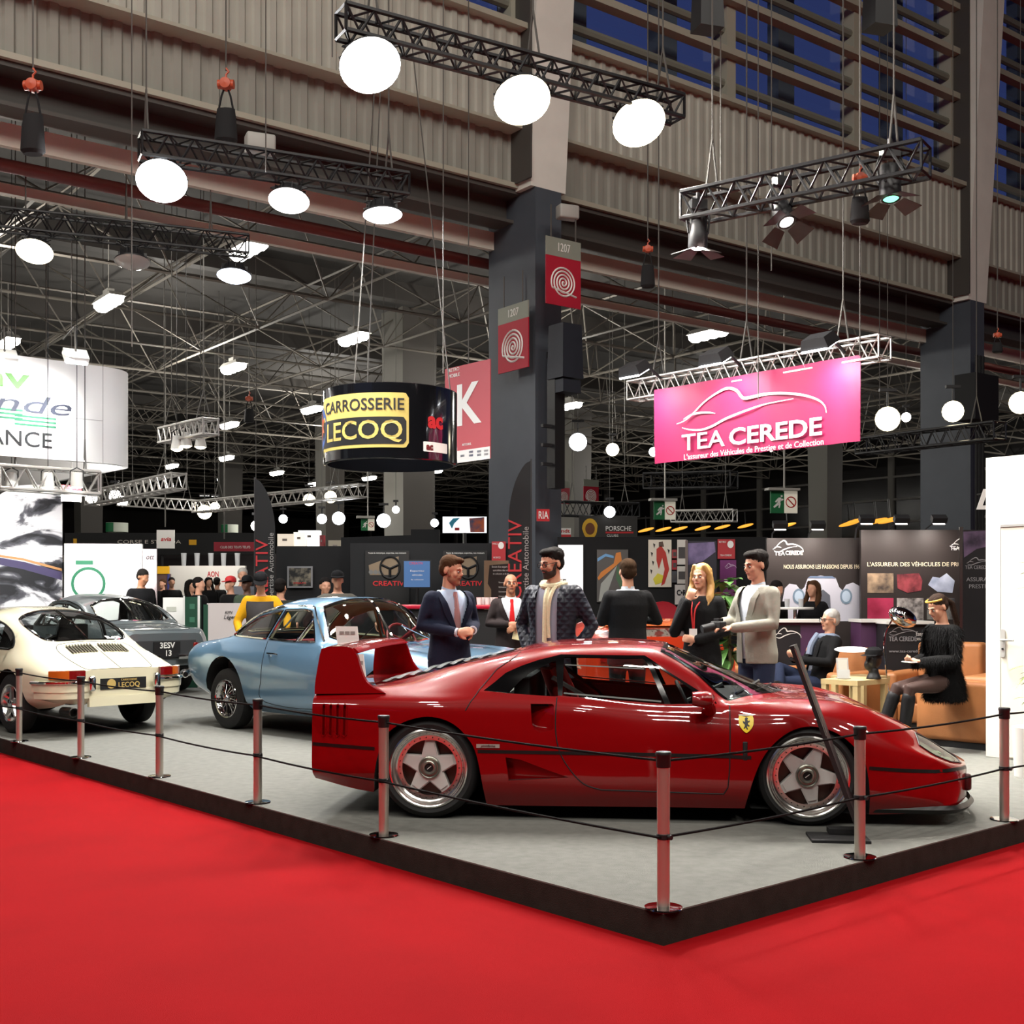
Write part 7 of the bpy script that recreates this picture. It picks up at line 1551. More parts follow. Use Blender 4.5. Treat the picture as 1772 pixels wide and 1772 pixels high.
def person(label, x, Y, H, face, zfloor=PZ, arms=None, skin='fair', top=None, sleeves=True, open_front=None, shirt=None, tie=None, trousers=None, jlen=.78, hair=None, hstyle='short', beard=None, cap=None, glasses=False,
           yaw=0., pitch=0., pelvis=None, tilt=0., legs=None, shoes=None, belly=0., sx=1., fine=True, flare=.0, hands=('h', 'h'), curl=.5, extra=None, hair_z=0., lanyard=None, boots=None, collar=True, group=None, px=True):
    g = Vector((face[0], face[1], 0)).normalized(); wx = (x-CX)/F*Y if px else x
    t = thing('person', label, 'person', (wx, Y, zfloor), math.atan2(g.x, -g.y), group); k = H/1.75; t.scale = (k, k, k)
    pel = Vector(pelvis) if pelvis else Vector((0, 0, .93)); RX = Matrix.Rotation(tilt, 3, 'X'); U = lambda p: pel+RX@(Vector(p)-Vector((0, 0, .93)))
    HR = Matrix.Rotation(yaw, 3, 'Z')@Matrix.Rotation(pitch, 3, 'X'); hc = Vector((0, .0, 1.545)); Hd = lambda p: U(hc+HR@(Vector(p)-hc)); Hrot = RX@HR
    vox = .0085 if fine else .015
    A = dict(Lel=(.25, .05, 1.15), Lwr=(.24, -.06, .90), Rel=(-.25, .05, 1.15), Rwr=(-.24, -.06, .90), Lhd=(0, -.1, -1), Rhd=(0, -.1, -1), Lhn=(-1, 0, 0), Rhn=(1, 0, 0)); A.update(arms or {})
    lg = dict(Lhip=(.09, 0, .9), Lknee=(.10, -.02, .50), Lank=(.10, .02, .09), Rhip=(-.09, 0, .9), Rknee=(-.10, -.02, .50), Rank=(-.10, .02, .09)); lg.update(legs or {})
    m = MB()
    torso_loft(m, U, -.018, -.018, .80, 1.485, sx=sx)
    capsule(m, [U((0, .018, 1.44)), Hd((0, .012, 1.575))], [.06, .052], 12)
    # head
    m.ell(Hd((0, .012, 1.668)), (.074, .094, .083), n=18, m=12, rot=Hrot); m.ell(Hd((0, -.028, 1.592)), (.055, .064, .070), n=16, m=10, rot=Hrot); m.ell(Hd((0, -.062, 1.548)), (.030, .030, .024), n=12, m=8, rot=Hrot)
    m.ell(Hd((0, -.078, 1.66)), (.048, .016, .012), n=10, m=6, rot=Hrot); capsule(m, [Hd((0, -.083, 1.652)), Hd((0, -.103, 1.622))], [.010, .014], 8); m.ell(Hd((0, -.092, 1.612)), (.019, .015, .010), n=10, m=6, rot=Hrot)
    m.ell(Hd((0, -.083, 1.588)), (.024, .012, .012), n=10, m=6, rot=Hrot)
    for s in (-1, 1): m.ell(Hd((s*.077, .016, 1.628)), (.010, .020, .031), n=8, m=8, rot=Hrot); m.ell(Hd((s*.042, -.062, 1.615)), (.022, .022, .026), n=8, m=6, rot=Hrot)
    for S_, s in (('L', 1), ('R', -1)):
        sh = U((s*.165*sx, .008, 1.40)); el = U(A[S_+'el']); wr = U(A[S_+'wr']); capsule(m, [sh, sh.lerp(el, .5), el, el.lerp(wr, .5), wr], [.05, .045, .038, .036, .026], 10)
        if hands[0 if s > 0 else 1] == 'h': hand(m, wr, RX@Vector(A[S_+'hd']), RX@Vector(A[S_+'hn']), s*-1, A.get(S_+'curl', curl))
        hp, kn, an = Vector(lg[S_+'hip']), Vector(lg[S_+'knee']), Vector(lg[S_+'ank'])
        if pelvis and S_+'hip' not in (legs or {}): hp = U((s*.09, 0, .9))
        capsule(m, [hp, hp.lerp(kn, .5), kn, kn.lerp(an, .35), an], [.082, .072, .052, .052, .038], 12)
    body = m.build('body', SK[skin], t); remesh(body, vox, 3)
    # clothes
    if trousers:
        m = MB(); torso_loft(m, U, .004, .006, .80, 1.04, sx=sx)
        for S_, s in (('L', 1), ('R', -1)):
            hp, kn, an = Vector(lg[S_+'hip']), Vector(lg[S_+'knee']), Vector(lg[S_+'ank'])
            if pelvis and S_+'hip' not in (legs or {}): hp = U((s*.09, 0, .9))
            capsule(m, [hp, hp.lerp(kn, .5), kn, kn.lerp(an, .5), an], [.098, .088, .070, .066, .060] if not boots else [.094, .082, .060, .058, .05], 14)
        remesh(m.build('trousers', trousers, t), .014, 3)
    for S_, s in (('L', 1), ('R', -1)):
        an = Vector(lg[S_+'ank']); kn = Vector(lg[S_+'knee']); ft = Vector(lg.get(S_+'foot', (an.x+s*.015, an.y-.16, max(.035, an.z-.05)))); m = MB()
        capsule(m, [an+(an-kn).normalized()*.02+Vector((0, .02, 0)), an.lerp(ft, .5)+Vector((0, 0, .005)), ft], [.046, .046, .036], 12)
        if boots: capsule(m, [an, an.lerp(kn, .45), an.lerp(kn, .8)], [.052, .062, .066], 14)
        remesh(m.build('boot' if boots else 'shoe', boots or shoes or mat('shoe black', rgb(24, 22, 22), rough=.4), t), .012, 2)
    if shirt:
        m = MB(); torso_loft(m, U, .004, .004, .86, 1.47, sx=sx, belly=belly); o = m.build('shirt', shirt, t)
        if collar:
            m = MB(); c0 = U((0, .008, 1.455))
            m.loft([[U((math.cos(a)*.068, .012+math.sin(a)*.066, 1.445-.035*max(0, -math.sin(a)))) for a in [2*PI*q/20 for q in range(20)]], [U((math.cos(a)*.062, .010+math.sin(a)*.060, 1.50-.025*max(0, -math.sin(a)))) for a in [2*PI*q/20 for q in range(20)]]]); m.build('collar', shirt, t)
        if tie:
            m = MB(); yt = lambda z: -(.118 if z > 1.15 else .112)-.012-(belly if z < 1.3 else 0)*math.exp(-((z-1.08)/.16)**2)
            rings = [[U((sx_*w, yt(z)+dy+(.035 if z > 1.42 else .02 if z > 1.38 else 0), z)) for sx_, dy in ((-1, 0), (0, -.010), (1, 0), (0, .006))] for z, w in ((1.455, .018), (1.425, .022), (1.40, .017), (1.25, .030), (1.08, .040), (1.02, .036), (.98, .006))]
            m.loft(rings, caps=True); m.build('necktie', tie, t)
    if top:
        m = MB(); torso_loft(m, U, .028, .026, jlen, 1.462, sx=sx, flare=flare, belly=belly)
        for S_, s in (('L', 1), ('R', -1)):
            sh = U((s*.168*sx, .008, 1.395)); el = U(A[S_+'el']); wr = U(A[S_+'wr'])
            if sleeves: capsule(m, [sh, sh.lerp(el, .5), el, el.lerp(wr, .5), wr.lerp(el, .06)], [.073, .066, .058, .052, .043], 14)
            else: capsule(m, [sh, sh.lerp(el, .25)], [.066, .06], 12)
        o = remesh(m.build('jacket' if shirt else 'top', top, t), .0125 if fine else .02, 3)
        if open_front:
            bm = bmesh.new(); bm.from_mesh(o.data); iU = (RX.inverted()); kill = []
            for f in bm.faces:
                c = iU@(f.calc_center_median()-pel)+Vector((0, 0, .93)); w = open_front(c.z)
                if w and c.y < -.02 and abs(c.x) < w: kill.append(f)
            bmesh.ops.delete(bm, geom=kill, context='FACES'); bm.to_mesh(o.data); bm.free()
            # lapels
            for s in (-1, 1):
                m = MB(); a, b, c_ = [], [], []
                for z in [1.44-.04*q for q in range(9)]:
                    w = open_front(z)
                    if not w: break
                    f = (1.44-z)/.34; yy = -(.125+.022*min(1, max(0, (1.44-z)/.1)))+(.055 if z > 1.42 else .02 if z > 1.38 else 0)-.004; a.append(U((s*w, yy, z))); b.append(U((s*(w+.055*math.sin(PI*min(1, .15+f*.85))), yy+.012, z-.01)))
                if len(a) > 2: m.loft([a, b], closed=False); m.loft([[v+Vector((0, .004, 0)) for v in a], [v+Vector((0, .004, 0)) for v in b]], closed=False); m.build('lapel', top, t)
    # hair, beard, cap, face
    if hair:
        m = MB()
        m.ell(Hd((0, .024, 1.690+hair_z)), (.081, .096, .080), n=16, m=12, rot=Hrot); m.ell(Hd((0, .05, 1.645)), (.078, .068, .078), n=14, m=10, rot=Hrot)
        if hstyle == 'quiff': m.ell(Hd((.01, -.045, 1.735)), (.055, .045, .026), n=12, m=8, rot=Hrot)
        if hstyle == 'full': m.ell(Hd((0, -.02, 1.735)), (.072, .07, .034), n=12, m=8, rot=Hrot); m.ell(Hd((0, .04, 1.70)), (.087, .09, .07), n=12, m=8, rot=Hrot)
        if hstyle == 'long':
            for s in (-1, 1): capsule(m, [Hd((s*.05, -.03, 1.735)), Hd((s*.082, .0, 1.66)), Hd((s*.092, .01, 1.56)), U((s*.10, -.05, 1.45)), U((s*.095, -.105, 1.32))], [.026, .03, .036, .038, .014], 10)
            capsule(m, [Hd((0, .08, 1.68)), Hd((0, .09, 1.55)), U((0, .10, 1.38))], [.07, .075, .05], 12)
        if hstyle == 'pony': m.ell(Hd((0, .115, 1.67)), (.03, .03, .03), n=10, m=6, rot=Hrot); capsule(m, [Hd((0, .12, 1.67)), Hd((.0, .17, 1.60)), U((0, .19, 1.46)), U((0, .17, 1.36))], [.024, .03, .028, .01], 10)
        ho = remesh(m.build('hair', hair, t), .009, 2)
        bm = bmesh.new(); bm.from_mesh(ho.data)
        for v in bm.verts: v.co += v.normal*.0035*math.sin(v.co.x*420+v.co.z*90)*math.sin(v.co.y*260)
        bm.to_mesh(ho.data); bm.free()
    if beard:
        m = MB(); m.ell(Hd((0, -.030, 1.570)), (.060, .064, .050), n=14, m=10, rot=Hrot); m.ell(Hd((0, -.066, 1.545)), (.035, .034, .030), n=12, m=8, rot=Hrot)
        for s in (-1, 1): capsule(m, [Hd((s*.060, -.02, 1.60)), Hd((s*.066, .002, 1.65))], [.016, .010], 8)
        capsule(m, [Hd((-.028, -.088, 1.592)), Hd((0, -.098, 1.602)), Hd((.028, -.088, 1.592))], [.007, .009, .007], 8); remesh(m.build('beard', beard, t), .009, 2)
    if cap:
        m = MB(); m.lathe([(.086, -.02), (.090, .0), (.086, .04), (.06, .075), (.02, .088), (.001, .09)], n=20)
        m.v = [tuple(Hd(Vector((x_, .014+y_*1.14, 1.69+z_)))) for x_, y_, z_ in m.v]
        rim = [Vector((math.sin(a)*.085, -.085-.075*math.cos(a*.98), 1.685-.018*math.cos(a))) for a in [-PI/2+PI*q/10 for q in range(11)]]; inn = [Vector((math.sin(a)*.085, -.03-.05*math.cos(a), 1.69)) for a in [-PI/2+PI*q/10 for q in range(11)]]
        m.loft([[Hd(v) for v in inn], [Hd(v) for v in rim]], closed=False); m.loft([[Hd(v+Vector((0, 0, .006))) for v in inn], [Hd(v+Vector((0, 0, .006))) for v in rim]], closed=False); m.build('cap', cap, t)
    if fine:
        for s in (-1, 1):
            m = MB(); m.ell(Hd((s*.031, -.0815, 1.641)), (.0125, .007, .0075), n=10, m=6, rot=Hrot); e = m.build('eye', M_eye, t); m = MB(); m.ell(Hd((s*.031, -.0875, 1.641)), (.006, .003, .006), n=8, m=6, rot=Hrot); m.build('iris', M_iris, e)
            m = MB(); capsule(m, [Hd((s*.016, -.094, 1.664)), Hd((s*.034, -.090, 1.668)), Hd((s*.050, -.076, 1.662))], [.0035, .005, .003], 6); m.build('eyebrow', (beard or hair or mat('brow grey', rgb(120, 104, 92))), t)
        m = MB(); capsule(m, [Hd((-.022, -.088, 1.585)), Hd((0, -.0965, 1.586)), Hd((.022, -.088, 1.585))], [.003, .0055, .003], 6); m.build('mouth', M_lip, t)
    if glasses:
        m = MB()
        for s in (-1, 1):
            m.tube([Hd((s*.033+math.cos(a)*.025, -.098, 1.640+math.sin(a)*.019)) for a in [2*PI*q/16 for q in range(16)]], .0028, n=5, closed=True); m.tube([Hd((s*.058, -.096, 1.645)), Hd((s*.078, -.02, 1.648)), Hd((s*.078, .02, 1.64))], .0025, n=5)
        m.tube([Hd((-.009, -.100, 1.644)), Hd((.009, -.100, 1.644))], .0025, n=5); m.build('glasses', M_blk, t)
    if lanyard:
        m = MB(); L1 = [U((-.055, -.06, 1.45)), U((-.04, -.15, 1.34)), U((-.02, -.16, 1.16))]; L2 = [U((.055, -.06, 1.45)), U((.0, -.155, 1.34)), U((-.012, -.162, 1.16))]
        for l in (L1, L2): m.tube(spl([tuple(v) for v in l], 4), .008, n=5)
        m.build('lanyard', lanyard, t); m = MB(); m.box(U((-.016, -.168, 1.11)), (.075, .006, .10)); m.build('badge', T_white, t, smooth=False)
    if extra: extra(t, U, Hd, A, lg)
    return t
H_brown, H_dark, H_blond, H_grey = mat('hair brown', rgb(70, 48, 32), rough=.9, spec=.1), mat('hair black', rgb(24, 20, 18), rough=.85, spec=.15), mat('hair blond', rgb(176, 134, 76), rough=.5), mat('hair grey', rgb(176, 172, 166), rough=.6)
H_fair = mat('hair light brown', rgb(54, 40, 29), rough=.95, spec=.05)
C_navy = cloth('navy suit', 26, 31, 50); C_black = cloth('black', 13, 13, 15); C_brown = cloth('dark brown suit', 44, 36, 36); C_wshirt = cloth('white shirt', 206, 212, 222, bump=.1); C_jean = cloth('jeans', 32, 40, 62); C_linen = cloth('grey linen', 142, 139, 128)
suit_open = lambda z: (.012+.11*smoothstep(1.08, 1.46, z)) if z > 1.08 else 0
# man in the blue suit
def pin(t, U, Hd, A, lg):
    m = MB(); m.ell(U((.11, -.138, 1.30)), (.008, .004, .008)); m.build('lapel_pin', M_white, t)
    for s, e, w in ((1, 'Lel', 'Lwr'), (-1, 'Rel', 'Rwr')):
        m = MB(); a, b = U(A[e]), U(A[w]); d = (b-a).normalized(); m.tube([b-d*.035, b+d*.012], .037, n=14); m.build('shirt_cuff', C_wshirt, t)
person('man in dark blue suit and pink tie with folded hands, behind the red car\'s wing', 778, 10.3, 1.785, (.55, -.84), arms=dict(Lel=(.255, .03, 1.17), Lwr=(.085, -.235, 1.135), Rel=(-.255, .03, 1.17), Rwr=(-.075, -.245, 1.12), Lhd=(-.9, -.35, -.15), Rhd=(.9, -.35, .1), Lhn=(.3, -.9, .3), Rhn=(-.3, -.9, .3)), top=C_navy, shirt=cloth('pale blue shirt', 176, 190, 214, bump=.1), tie=cloth('pink tie', 160, 118, 118), trousers=C_navy, open_front=suit_open, hair=H_brown, hstyle='quiff', beard=mat('stubble', rgb(150, 102, 78), rough=.8), yaw=.55, pitch=.22, jlen=.74, extra=pin)
# man with scarf
def scarf(t, U, Hd, A, lg):
    C = cloth('cream scarf', 214, 204, 170, bump=.5, bs=90)
    m = MB(); m.tube([U((math.cos(a)*.088, .012+math.sin(a)*.085, 1.475-.03*max(0, -math.sin(a)))) for a in [2*PI*q/20 for q in range(20)]], .03, n=10, closed=True)
    for x0, z1 in ((.0, .98), (.035, 1.04)):
        P = spl([tuple(U(p)) for p in ((x0*1.6, -.08, 1.46), (x0, -.150, 1.36), (x0*.7, -.170, 1.2), (x0, -.178, z1))], 4); m.loft([[Vector(p)+Vector((-.02, 0, 0)), Vector(p)+Vector((0, -.012, 0)), Vector(p)+Vector((.02, 0, 0)), Vector(p)+Vector((0, .01, 0))] for p in P], caps=True)
    m.build('scarf', C, t)
    m = MB(); c = [U((math.cos(a)*.098, .012+math.sin(a)*.098, 1.45+dz)) for dz in (0,) for a in [PI*-.12+PI*1.24*q/14 for q in range(15)]]; d = [v+Vector((0, .012, .06)) for v in c]; m.loft([c, d, [v*1 for v in d]], closed=False); m.build('jacket_collar', C_quilt, t)
def quilt_mat():
    m = mat('quilted navy', rgb(22, 26, 40), rough=.55, spec=.35); nt = m.node_tree; tc = nt.nodes.new('ShaderNodeTexCoord'); b = nt.nodes['Principled BSDF']; ws = []
    for a in (.7, -.7):
        mp = nt.nodes.new('ShaderNodeMapping'); mp.inputs['Rotation'].default_value = (0, a, 0); w = nt.nodes.new('ShaderNodeTexWave'); w.inputs['Scale'].default_value = 7; w.bands_direction = 'X'; nt.links.new(tc.outputs['Object'], mp.inputs[0]); nt.links.new(mp.outputs[0], w.inputs[0]); ws.append(w)
    ad = nt.nodes.new('ShaderNodeMath'); ad.operation = 'MINIMUM'; nt.links.new(ws[0].outputs['Fac'], ad.inputs[0]); nt.links.new(ws[1].outputs['Fac'], ad.inputs[1]); bp = nt.nodes.new('ShaderNodeBump'); bp.inputs['Strength'].default_value = .7; bp.inputs['Distance'].default_value = .01; nt.links.new(ad.outputs[0], bp.inputs['Height']); nt.links.new(bp.outputs[0], b.inputs['Normal']); return m
C_quilt = quilt_mat()
person('bearded man in quilted navy jacket and cream scarf behind the red car\'s roof', 957, 10.25, 1.845, (-.42, -.9), arms=dict(Lel=(.31, .08, 1.13), Lwr=(.22, -.05, .93), Rel=(-.30, .06, 1.13), Rwr=(-.20, -.06, .93)), top=C_quilt, shirt=cloth('grey shirt', 150, 152, 168, bump=.1), trousers=cloth('dark trousers', 34, 36, 44), open_front=lambda z: .098, hair=H_dark, hstyle='full', beard=mat('beard dark', rgb(46, 32, 24), rough=.7), glasses=True, yaw=-.5, pitch=.2, jlen=.70, sx=1.1, belly=.035, extra=scarf)
# bald man with the red tie
def paper(t, U, Hd, A, lg):
    m = MB(); m.box(U((.05, -.24, 1.06)), (.10, .012, .17), rot=Matrix.Rotation(.2, 3, 'Y')); m.build('leaflet', solid('leaflet cream', 226, 214, 168), t, smooth=False)
person('bald man in dark brown suit and red tie by the red counter', 884, 13.9, 1.70, (.12, -1), arms=dict(Lel=(.24, .02, 1.15), Lwr=(.05, -.23, 1.14), Rel=(-.26, .0, 1.16), Rwr=(-.06, -.23, 1.16), Lhd=(-.8, -.4, -.4), Rhd=(.9, -.4, -.1), Lhn=(.2, -1, .2), Rhn=(-.2, -1, .2)), skin='tan', top=C_brown, shirt=C_wshirt, tie=cloth('red tie', 200, 30, 34), trousers=C_black, open_front=suit_open, extra=paper)
# dark suited man from behind
person('man in black suit seen from behind, before the orange painting', 1086, 11.8, 1.80, (-.15, 1), arms=dict(Lel=(.25, -.03, 1.16), Lwr=(.16, -.28, 1.22), Rel=(-.31, -.05, 1.17), Rwr=(-.14, -.28, 1.2)), top=C_black, shirt=C_wshirt, trousers=C_black, hair=H_fair, hstyle='short', jlen=.74, sx=1.03)
# blonde woman
person('blonde woman in black coat with red lanyard, hand at her chin', 1214, 11.05, 1.735, (-.5, -.85), arms=dict(Rel=(-.22, -.12, 1.12), Rwr=(-.055, -.185, 1.42), Rhd=(.35, .15, .9), Rhn=(.2, -1, -.2), Lel=(.22, .02, 1.13), Lwr=(.02, -.19, 1.06), Lhd=(-1, -.1, .1), Lhn=(0, -1, 0), Rcurl=.9), top=C_black, trousers=cloth('black tights', 20, 20, 24), jlen=.55, flare=.02, hair=H_blond, hstyle='long', sx=.9, yaw=-.1, pitch=.05, lanyard=solid('lanyard red', 206, 44, 44))
# man in the pale blazer
def camera_(t, U, Hd, A, lg):
    m = MB(); c = U((.03, -.44, 1.13)); m.rbox(c, (.13, .07, .09), .012); m.box(c+Vector((0, 0, .055)), (.06, .05, .03)); m.cyl(c+Vector((-.02, -.03, 0)), c+Vector((-.05, -.13, -.02)), .038, .034, n=14); m.build('photo_camera', M_blk, t)
person('dark haired man in pale grey blazer and jeans holding a camera', 1310, 10.5, 1.835, (-.86, -.5), arms=dict(Rel=(-.25, -.06, 1.16), Rwr=(-.07, -.36, 1.15), Rhd=(.4, -.9, .0), Rhn=(-.5, -.2, .8), Lel=(.24, -.04, 1.15), Lwr=(.10, -.36, 1.12), Lhd=(-.4, -.9, .1), Lhn=(.3, 0, 1)), top=C_linen, shirt=C_wshirt, trousers=C_jean, open_front=lambda z: .02+.08*smoothstep(1.1, 1.46, z), hair=H_dark, hstyle='full', yaw=-.1, pitch=.18, jlen=.82, extra=camera_, belly=.02)
# seated older man
def phone(t, U, Hd, A, lg):
    m = MB(); m.rbox(U((.0, -.39, 1.15)), (.075, .012, .15), .006); m.build('mobile_phone', M_blk, t)
    m = MB(); m.tube([U((math.cos(a)*.09, .012+math.sin(a)*.09, 1.46-.03*max(0, -math.sin(a)))) for a in [2*PI*q/20 for q in range(20)]], .036, n=10, closed=True); P = spl([tuple(U(p)) for p in ((-.05, -.1, 1.45), (-.03, -.16, 1.32), (-.02, -.165, 1.2))], 4); m.tube(P, .035, n=8); m.build('scarf', cloth('blue grey scarf', 120, 130, 150, bump=.5, bs=80), t)
person('grey haired man with glasses and grey scarf sitting on the tan sofa', 1413, 13.25, 1.74, (-.96, -.3), pelvis=(0, 0, .50), tilt=-.28, arms=dict(Lel=(.24, -.05, 1.15), Lwr=(.06, -.32, 1.10), Rel=(-.24, -.05, 1.15), Rwr=(-.06, -.32, 1.10), Lhd=(-.4, -.8, .3), Rhd=(.4, -.8, .3), Lhn=(.3, .2, -1), Rhn=(-.3, .2, -1)), legs=dict(Lknee=(.10, -.47, .52), Lank=(.08, -.52, .10), Rknee=(-.02, -.46, .66), Rank=(.22, -.60, .50), Rfoot=(.30, -.72, .50)), top=C_black, shirt=cloth('patterned shirt', 90, 92, 100), open_front=lambda z: .05, trousers=C_jean, hair=H_grey, glasses=True, pitch=.30, jlen=.84, extra=phone)
# woman in the fur jacket
def fur(t, U, Hd, A, lg):
    R = random.Random(5); m = MB()
    src = [c for c in t.children if c.name.startswith('top')][0].data
    for p in src.polygons:
        if R.random() < .8:
            c = p.center; n = p.normal; d = (n*.7+Vector((0, 0, -.9))+Vector((R.uniform(-.3, .3), R.uniform(-.3, .3), 0))).normalized()*R.uniform(.03, .07); s = n.orthogonal().normalized()*.004; m.add([c-s, c+s, c+d], [(0, 1, 2)])
    o = m.build('fur_pile', cloth('black fur', 9, 9, 10), t, smooth=False); o['kind'] = 'stuff'
    m = MB(); c = U((.0, -.40, 1.12)); m.rbox(c, (.15, .075, .012), .005); m.build('mobile_phone', M_white, t); m = MB(); m.tube([Hd((math.cos(a)*.083, .018+math.sin(a)*.102, 1.715-.02*math.sin(a))) for a in [PI+PI*q/14 for q in range(15)]], .010, n=6); m.build('hair_band', solid('band ochre', 190, 150, 60), t)
person('young woman in black fur jacket and knee boots sitting on the near sofa arm', 1630, 11.25, 1.68, (-.93, -.35), pelvis=(0, .02, .70), tilt=.05, arms=dict(Lel=(.22, -.04, 1.13), Lwr=(.05, -.30, 1.12), Rel=(-.22, -.04, 1.13), Rwr=(-.06, -.30, 1.11), Lhd=(-.4, -.85, .15), Rhd=(.4, -.85, .15), Lhn=(0, .2, -1), Rhn=(0, .2, -1)), legs=dict(Lknee=(.07, -.44, .62), Lank=(.02, -.47, .17), Rknee=(-.05, -.50, .62), Rank=(-.12, -.62, .20), Lfoot=(.02, -.60, .06), Rfoot=(-.12, -.76, .12)), top=cloth('black fur', 9, 9, 10), trousers=cloth('sheer black tights', 62, 46, 42, rough=.5, bump=0), boots=cloth('black boot', 24, 24, 26, rough=.5), jlen=.74, flare=.04, hair=mat('hair dark brown', rgb(46, 32, 24), rough=.8, spec=.2), hstyle='pony', pitch=.42, sx=.92, extra=fur)
# farther people: coarser
def far(label, px, ty, Y, face, zf=0., **k):
    H = 1.6+(HY-ty)*Y/F-zf; k.setdefault('top', C_black); k.setdefault('trousers', C_black); return person(label, px, Y, H, face, zfloor=zf, fine=False, **k)
far('young dark haired man in black looking down behind the grey car', 245, 986, 20.0, (.75, -.6), PZ, hair=H_dark, yaw=.2, pitch=.35, skin='tan')
far('man in yellow sweater and grey waistcoat with black cap leaning by the blue coupe', 452, 992, 15.4, (.15, -1), PZ, top=cloth('yellow sweater', 206, 150, 20), cap=C_black, pitch=.3, tilt=.12, arms=dict(Lel=(.34, -.12, 1.18), Lwr=(.34, -.36, 1.10), Rel=(-.30, -.02, 1.12), Rwr=(-.24, -.2, .95)), extra=lambda t, U, Hd, A, lg: (lambda m: (torso_loft(m, U, .034, .034, .95, 1.40), m.build('waistcoat', cloth('grey waistcoat', 70, 66, 66), t))[-1])(MB()))
far('man in grey jacket and dark cap with both arms spread behind the blue coupe', 584, 990, 16.4, (.1, -1), PZ, top=cloth('khaki grey jacket', 92, 88, 80), cap=C_black, arms=dict(Lel=(.42, -.06, 1.26), Lwr=(.52, -.22, 1.08), Rel=(-.42, -.06, 1.26), Rwr=(-.52, -.22, 1.08)))
far('man in black sitting at the high table before the vintage car print', 1342, 1006, 16.3, (.6, -.8), PZ, hair=H_dark, pitch=.3)
far('woman in black with long brown hair at the high table', 1407, 1006, 16.25, (-.7, -.7), PZ, hair=H_brown, hstyle='long', sx=.9)
far('dark haired woman left in the far crowd', 331, 1004, 25, (.8, -.5), hair=H_dark, hstyle='long')
far('man in black in profile before the white stand wall', 345, 1000, 22.4, (1, -.2), hair=H_dark)
far('small woman in black far before the white stand wall', 361, 1000, 34, (.6, -.8), hair=H_dark, hstyle='long')
far('person in black from behind far before the white stand wall', 376, 1000, 35.6, (.2, 1), hair=H_dark)
far('man in red cap and black jacket in the far crowd', 398, 999, 22.5, (-.6, -.8), cap=solid('cap red', 190, 30, 36))
far('man in dark cap beside the red capped man', 427, 998, 21, (-.4, -.9), cap=C_black, skin='dark', top=cloth('green coat', 60, 74, 60))
far('person with grey hair behind the man in the yellow sweater', 420, 984, 24, (.3, -1), hair=H_grey, top=cloth('grey coat', 110, 112, 120))
far('person in dark olive coat right of the man in the yellow sweater', 486, 1003, 17.5, (.2, 1), top=cloth('olive coat', 40, 42, 36), hair=H_dark)
far('seated person in black left of the man with spread arms', 563, 1001, 17.6, (.4, -1), hair=H_dark, top=cloth('dark red shirt', 60, 40, 38))
far('distant person before the yellow stand', 297, 1000, 35, (.4, -1), hair=H_dark)
far('distant person in dark coat between the yellow stand and the white wall', 281, 1003, 36.3, (-.3, -1), hair=H_brown)
# ================================================================ white wall with door, lounge, small things
wl = pt(1706, HY, 10.78); wl.z = PZ
dv = -sv
mk = lambda a, b, c=0.: wl+dv*a+Vector((0, 0, b))+dv.cross(Vector((0, 0, 1)))*c
m = MB(); m.prism([(0, .004), (3.2, .004), (3.2, 2.69), (0, 2.69)], -.12, 0, xf=mk); struct(m.build('wall_stand', mat('stand wall white', rgb(240, 238, 226), rough=.5), smooth=False))
d = bpy.data.objects.new('door_1', None); COL.objects.link(d); d['kind'] = 'structure'
WB = Board(1706, 1310, 10.78, dv); WB.O = wl.copy()
a0 = WB.uv(1733, 1100)[0]; zt = WB.uv(1740, 912)[1]
m = MB(); m.prism([(a0, .02), (a0+.95, .02), (a0+.95, zt), (a0, zt)], .0, .012, xf=mk); m.build('door_leaf', mat('door white', rgb(238, 236, 220), rough=.4), d, smooth=False)
m = MB(); m.prism([(a0-.006, .02), (a0, .02), (a0, zt), (a0-.006, zt)], .0, .014, xf=mk); m.prism([(a0, zt), (a0+.95, zt), (a0+.95, zt+.02), (a0, zt+.02)], .0, .02, xf=mk); m.build('door_gap', solid('gap grey', 150, 150, 146), d, smooth=False)
ha, hz = WB.uv(1737, 1113)
m = MB(); hw, hh = .022, .125
m.prism(rrect(2*hw, 2*hh, .02), .012, .022, xf=lambda a, b, c: mk(ha+a, hz+b, c)); m.tube([mk(ha, hz+.03, .02), mk(ha, hz+.03, .06), mk(ha+.03, hz+.03, .065), mk(ha+.12, hz+.03, .062)], .010, n=8); m.cyl(mk(ha, hz-.05, .02), mk(ha, hz-.05, .026), .010, n=10, mi=1); m.build('door_handle', [mat('handle grey', rgb(176, 176, 172), rough=.45), M_blk], d)
t = thing('wall_letter', 'big white script capital on the dark wall behind the white wall', 'sign letter', pt(1700, 866, 15.6)); m = MB(); m.text('L', .36, lambda a, b, c: (a, c, b), .03, shear=.35, bold=.01); m.build('letter_body', T_white, t, smooth=False); m = MB(); m.tube([(.05, .02, .1), (.05, .3, .1)], .01, n=5); m.build('letter_pin', M_hous, t)
B = Board(1760, 900, 16.0, (1, -.05, 0)); B.board('booth_wall', 'dark booth wall behind the top of the white wall', 'booth wall', B.rect(1716, 905, 1900, None), M_bwall, .1)
M_tan = mat('tan leather', rgb(172, 112, 66), rough=.5, noise=.08, nscale=6, bump=.12, bscale=90); M_wood = mat('pale birch', rgb(186, 164, 118), rough=.45, noise=.1, nscale=9)
